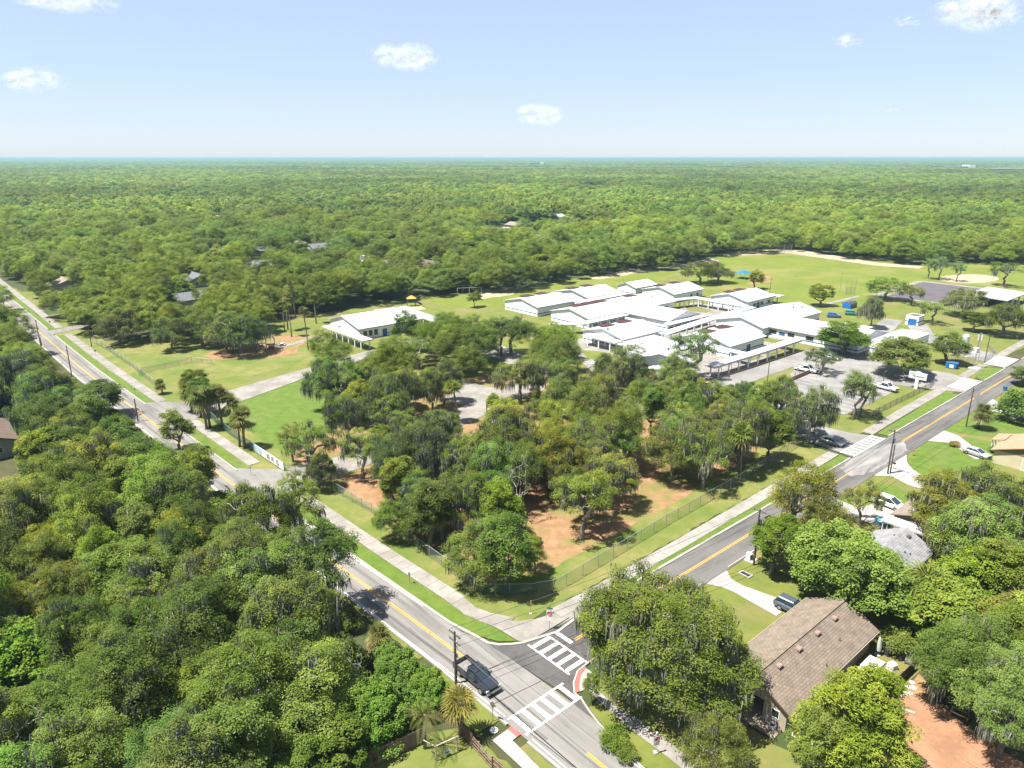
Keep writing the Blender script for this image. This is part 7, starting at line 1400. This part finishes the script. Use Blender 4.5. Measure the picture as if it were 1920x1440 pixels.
for k in range(4): part('leg', MB().tube([(0.7 * math.cos(k * PI / 2), 0.7 * math.sin(k * PI / 2), 0), (0.7 * math.cos(k * PI / 2), 0.7 * math.sin(k * PI / 2), 2.0)], 0.06, 6), STEEL, t)
x, y = at(508, 655)[:2]; t = thing('playground_climber', 'playground climbing frame with a white arch and red panels under the oaks', 'playground equipment', (x, y, 0), 0.3); WP = mat('white_tube', (0.66, 0.63, 0.64), None, 0.45)
for yy in (-0.9, 0.9): part('arch', MB().tube([(-1.2, yy, 0), (-1.2, yy, 3.0), (-0.7, yy, 4.2), (0, yy, 4.6), (0.7, yy, 4.2), (1.2, yy, 3.0), (1.2, yy, 0)], 0.12, 7), WP, t)
part('platform', MB().box((0, 0, 1.5), (2.2, 1.7, 0.12)), STEEL_D, t); part('panel', MB().box((0.2, -0.95, 0.9), (1.6, 0.08, 1.0)), RED, t); part('slide', MB().loft([[(1.2 + q, -0.4, 1.55 - q * 0.55), (1.2 + q, 0.4, 1.55 - q * 0.55), (1.2 + q, 0.4, 1.45 - q * 0.55), (1.2 + q, -0.4, 1.45 - q * 0.55)] for q in (0, 1.2, 2.4)]), BLUE, t)
for sx in (-3.6, -2.4): part('post', MB().tube([(sx, 0.5, 0), (sx, 0.5, 2.4)], 0.1, 6), WP, t)
part('bridge', MB().box((-2.4, 0.5, 1.9), (2.4, 0.7, 0.1)), STEEL_D, t)
for k, (u, v, lb) in enumerate(((490, 636, 'pale picnic table beside the playground arch'), (530, 648, 'picnic table at the open side of the playground'), (488, 650, 'low bench on the bare ground below the playground oaks'))):
    x, y = at(u, v)[:2]; t = thing('picnic_table', lb, 'table', (x, y, 0), 0.5 + k, 'tables around the playground'); part('top', MB().box((0, 0, 0.75), (1.9, 0.8, 0.07)), STONE, t); part('bench', MB().box((0, 0.75, 0.45), (1.9, 0.3, 0.06)), STONE, t); part('bench', MB().box((0, -0.75, 0.45), (1.9, 0.3, 0.06)), STONE, t); part('frame', MB().box((0.6, 0, 0.36), (0.1, 1.4, 0.7)).box((-0.6, 0, 0.36), (0.1, 1.4, 0.7)), STEEL_D, t)
x, y = at(772, 574)[:2]; t = thing('playground_slide', 'purple and orange play structure behind the separate classroom', 'playground equipment', (x, y, 0), 0.2)
for sx in (-1.5, 1.5):
    for sy in (-1, 1): part('post', MB().tube([(sx, sy, 0), (sx, sy, 3.2)], 0.1, 6), mat('purple_tube', (0.10, 0.06, 0.22), None, 0.5), t)
part('roof', MB().add([(-1.8, -1.3, 3.0), (1.8, -1.3, 3.0), (1.8, 1.3, 3.0), (-1.8, 1.3, 3.0), (0, 0, 4.2)], [(0, 1, 4), (1, 2, 4), (2, 3, 4), (3, 0, 4), (3, 2, 1, 0)]), mat('orange_plastic', (0.55, 0.30, 0.06), None, 0.5), t); part('slide', MB().tube([(1.6, 0, 1.8), (2.8, 0.2, 1.2), (3.8, 0.8, 0.3)], 0.35, 8), MATS['purple_tube'], t); part('platform', MB().box((0, 0, 1.5), (3, 2, 0.12)), STEEL_D, t)
x, y = at(880, 552)[:2]; t = thing('swing_set', 'long metal swing set at the edge of the playing field', 'swing set', (x, y, 0), 0.25)
part('beam', MB().tube([(-5, 0, 2.8), (5, 0, 2.8)], 0.08, 6), STEEL, t)
for sx in (-5, 0, 5):
    for sy in (-1.2, 1.2): part('leg', MB().tube([(sx, sy, 0), (sx, 0, 2.8)], 0.07, 6), STEEL, t)
for u, v, w_, lb in ((1594, 552, 4.0, 'steel climbing frame with tall posts on the playing field'), (1470, 474, 9.0, 'wire backstop at the far corner of the playing field')):
    x, y = at(u, v)[:2]; t = thing('backstop', lb, 'field equipment', (x, y, 0), 0.1); hh = 6.5 if w_ < 5 else 5.0
    for sx in (-1, 0, 1): part('post', MB().tube([(sx * w_ / 2, 0, 0), (sx * w_ / 2, 0, hh)], 0.09, 6), STEEL, t)
    part('wire_netting', MB().add([(-w_ / 2, 0.02, 0.1), (w_ / 2, 0.02, 0.1), (w_ / 2, 0.02, hh * 0.5 if w_ < 5 else hh), (-w_ / 2, 0.02, hh * 0.5 if w_ < 5 else hh)], [(0, 1, 2, 3)]), NET, t)
for u, v, lb in ((1534, 552, 'small ball goal on the worn patch of the playing field'), (1583, 568, 'low field bench beside the sandy path')):
    x, y = at(u, v)[:2]; t = thing('field_bench', lb, 'bench', (x, y, 0), 0.3); part('seat', MB().box((0, 0, 0.5), (3.0, 0.5, 0.08)), STEEL, t); part('frame', MB().box((-1.2, 0, 0.24), (0.1, 0.5, 0.46)).box((1.2, 0, 0.24), (0.1, 0.5, 0.46)), STEEL, t)
# ------------------------------------------------------------------ clouds far off, and the air between
CM = bpy.data.materials.new('cloud_puff'); CM.use_nodes = True; ct = CM.node_tree; cb_ = ct.nodes['Principled BSDF']; cb_.inputs['Base Color'].default_value = (0.85, 0.86, 0.88, 1); cb_.inputs['Roughness'].default_value = 1.0; cb_.inputs['Specular IOR Level'].default_value = 0.0
lw = _n(ct, 'ShaderNodeLayerWeight'); lw.inputs['Blend'].default_value = 0.5; iv = _n(ct, 'ShaderNodeMath', operation='SUBTRACT'); iv.inputs[0].default_value = 1.0; ct.links.new(lw.outputs['Facing'], iv.inputs[1])
pw = _n(ct, 'ShaderNodeMath', operation='POWER'); pw.inputs[1].default_value = 1.8; ct.links.new(iv.outputs[0], pw.inputs[0])
gp = _n(ct, 'ShaderNodeNewGeometry'); cn_ = _n(ct, 'ShaderNodeTexNoise'); cn_.inputs['Scale'].default_value = 0.0075; cn_.inputs['Detail'].default_value = 9; ct.links.new(gp.outputs['Position'], cn_.inputs['Vector'])
cr_ = _n(ct, 'ShaderNodeMapRange'); cr_.inputs['From Min'].default_value = 0.41; cr_.inputs['From Max'].default_value = 0.62; ct.links.new(cn_.outputs['Fac'], cr_.inputs['Value'])
ml = _n(ct, 'ShaderNodeMath', operation='MULTIPLY'); ct.links.new(pw.outputs[0], ml.inputs[0]); ct.links.new(cr_.outputs[0], ml.inputs[1]); m2 = _n(ct, 'ShaderNodeMath', operation='MULTIPLY'); m2.inputs[1].default_value = 0.10; ct.links.new(ml.outputs[0], m2.inputs[0])
tb = _n(ct, 'ShaderNodeBsdfTransparent'); trl = _n(ct, 'ShaderNodeBsdfTranslucent'); trl.inputs['Color'].default_value = (0.85, 0.86, 0.88, 1); mt = _n(ct, 'ShaderNodeMixShader'); mt.inputs[0].default_value = 0.5; ct.links.new(cb_.outputs[0], mt.inputs[1]); ct.links.new(trl.outputs[0], mt.inputs[2])
mxs = _n(ct, 'ShaderNodeMixShader'); ct.links.new(m2.outputs[0], mxs.inputs[0]); ct.links.new(tb.outputs[0], mxs.inputs[1]); ct.links.new(mt.outputs[0], mxs.inputs[2]); ct.links.new(mxs.outputs[0], ct.nodes['Material Output'].inputs['Surface'])
def puff(seed):
    bm = bmesh.new(); bmesh.ops.create_icosphere(bm, subdivisions=3, radius=1.0); me = bpy.data.meshes.new('puff'); bm.to_mesh(me); bm.free(); me.materials.append(CM); me.polygons.foreach_set('use_smooth', [True] * len(me.polygons)); return me
PUFF = puff(1); CD = 16000.0
def cloud(u, v, wpx, hpx, label, n=26, seed=1, thin=1.0):
    rr = random.Random(seed); x, y = (u - 960) / F, (720 - v) / F
    d = Vector((x, math.cos(PITCH) + y * math.sin(PITCH), -math.sin(PITCH) + y * math.cos(PITCH))); o = d * CD; o.z += EYE; W_, H_ = wpx * CD / F / 2, hpx * CD / F / 2
    t = thing('cloud', label, 'cloud', o, 0, 'small fair weather clouds')
    for k in range(int(n * 1.5)):
        q = rr.uniform(-1, 1); e = math.sqrt(max(0, 1 - q * q)); px_, pz = q * W_ * 0.8, rr.uniform(-0.75, 0.9) * H_ * 0.55 * e; s_ = H_ * rr.uniform(0.45, 1.05) * (0.45 + 0.55 * e) * thin
        c = link('puff', PUFF, t, (px_, rr.uniform(-0.6, 0.6) * W_ * 0.5, pz)); c.scale = (s_ * rr.uniform(1.1, 1.7), s_ * 1.2, s_)
cloud(758, 108, 118, 48, 'cloud high above the school in the middle of the sky', 30, 3); cloud(55, 150, 112, 40, 'flat cloud low at the sky edge over the long road', 26, 4); cloud(1012, 215, 88, 38, 'small cloud closest to the horizon', 22, 5)
cloud(1835, 24, 150, 62, 'largest cloud in the sky corner above the ball court', 40, 6); cloud(1592, 77, 56, 26, 'faint small cloud below the largest cloud', 14, 7, 0.8); cloud(1697, 42, 62, 22, 'thin cloud shred beside the largest cloud', 12, 8, 0.7); cloud(120, -4, 190, 50, 'wide cloud cut by the top of the sky over the long road', 34, 9); cloud(1660, 206, 90, 16, 'barely visible cloud streak above the far forest', 10, 10, 0.6)
hz = MB().box((0, 5500, 27.2), (16000, 12200, 56.4)); ho = link('haze', hz.mesh('haze', bpy.data.materials.new('haze_air'))); ho['kind'] = 'stuff'; tag(ho, 'thin pale summer haze lying over the whole landscape', 'haze')
hm = bpy.data.materials['haze_air']; hm.use_nodes = True; ht = hm.node_tree; ht.nodes.clear(); pv = ht.nodes.new('ShaderNodeVolumePrincipled'); pv.inputs['Color'].default_value = (0.30, 0.47, 0.56, 1); pv.inputs['Density'].default_value = 0.00013; pv.inputs['Anisotropy'].default_value = 0.1
hout = ht.nodes.new('ShaderNodeOutputMaterial'); ht.links.new(pv.outputs[0], hout.inputs['Volume'])
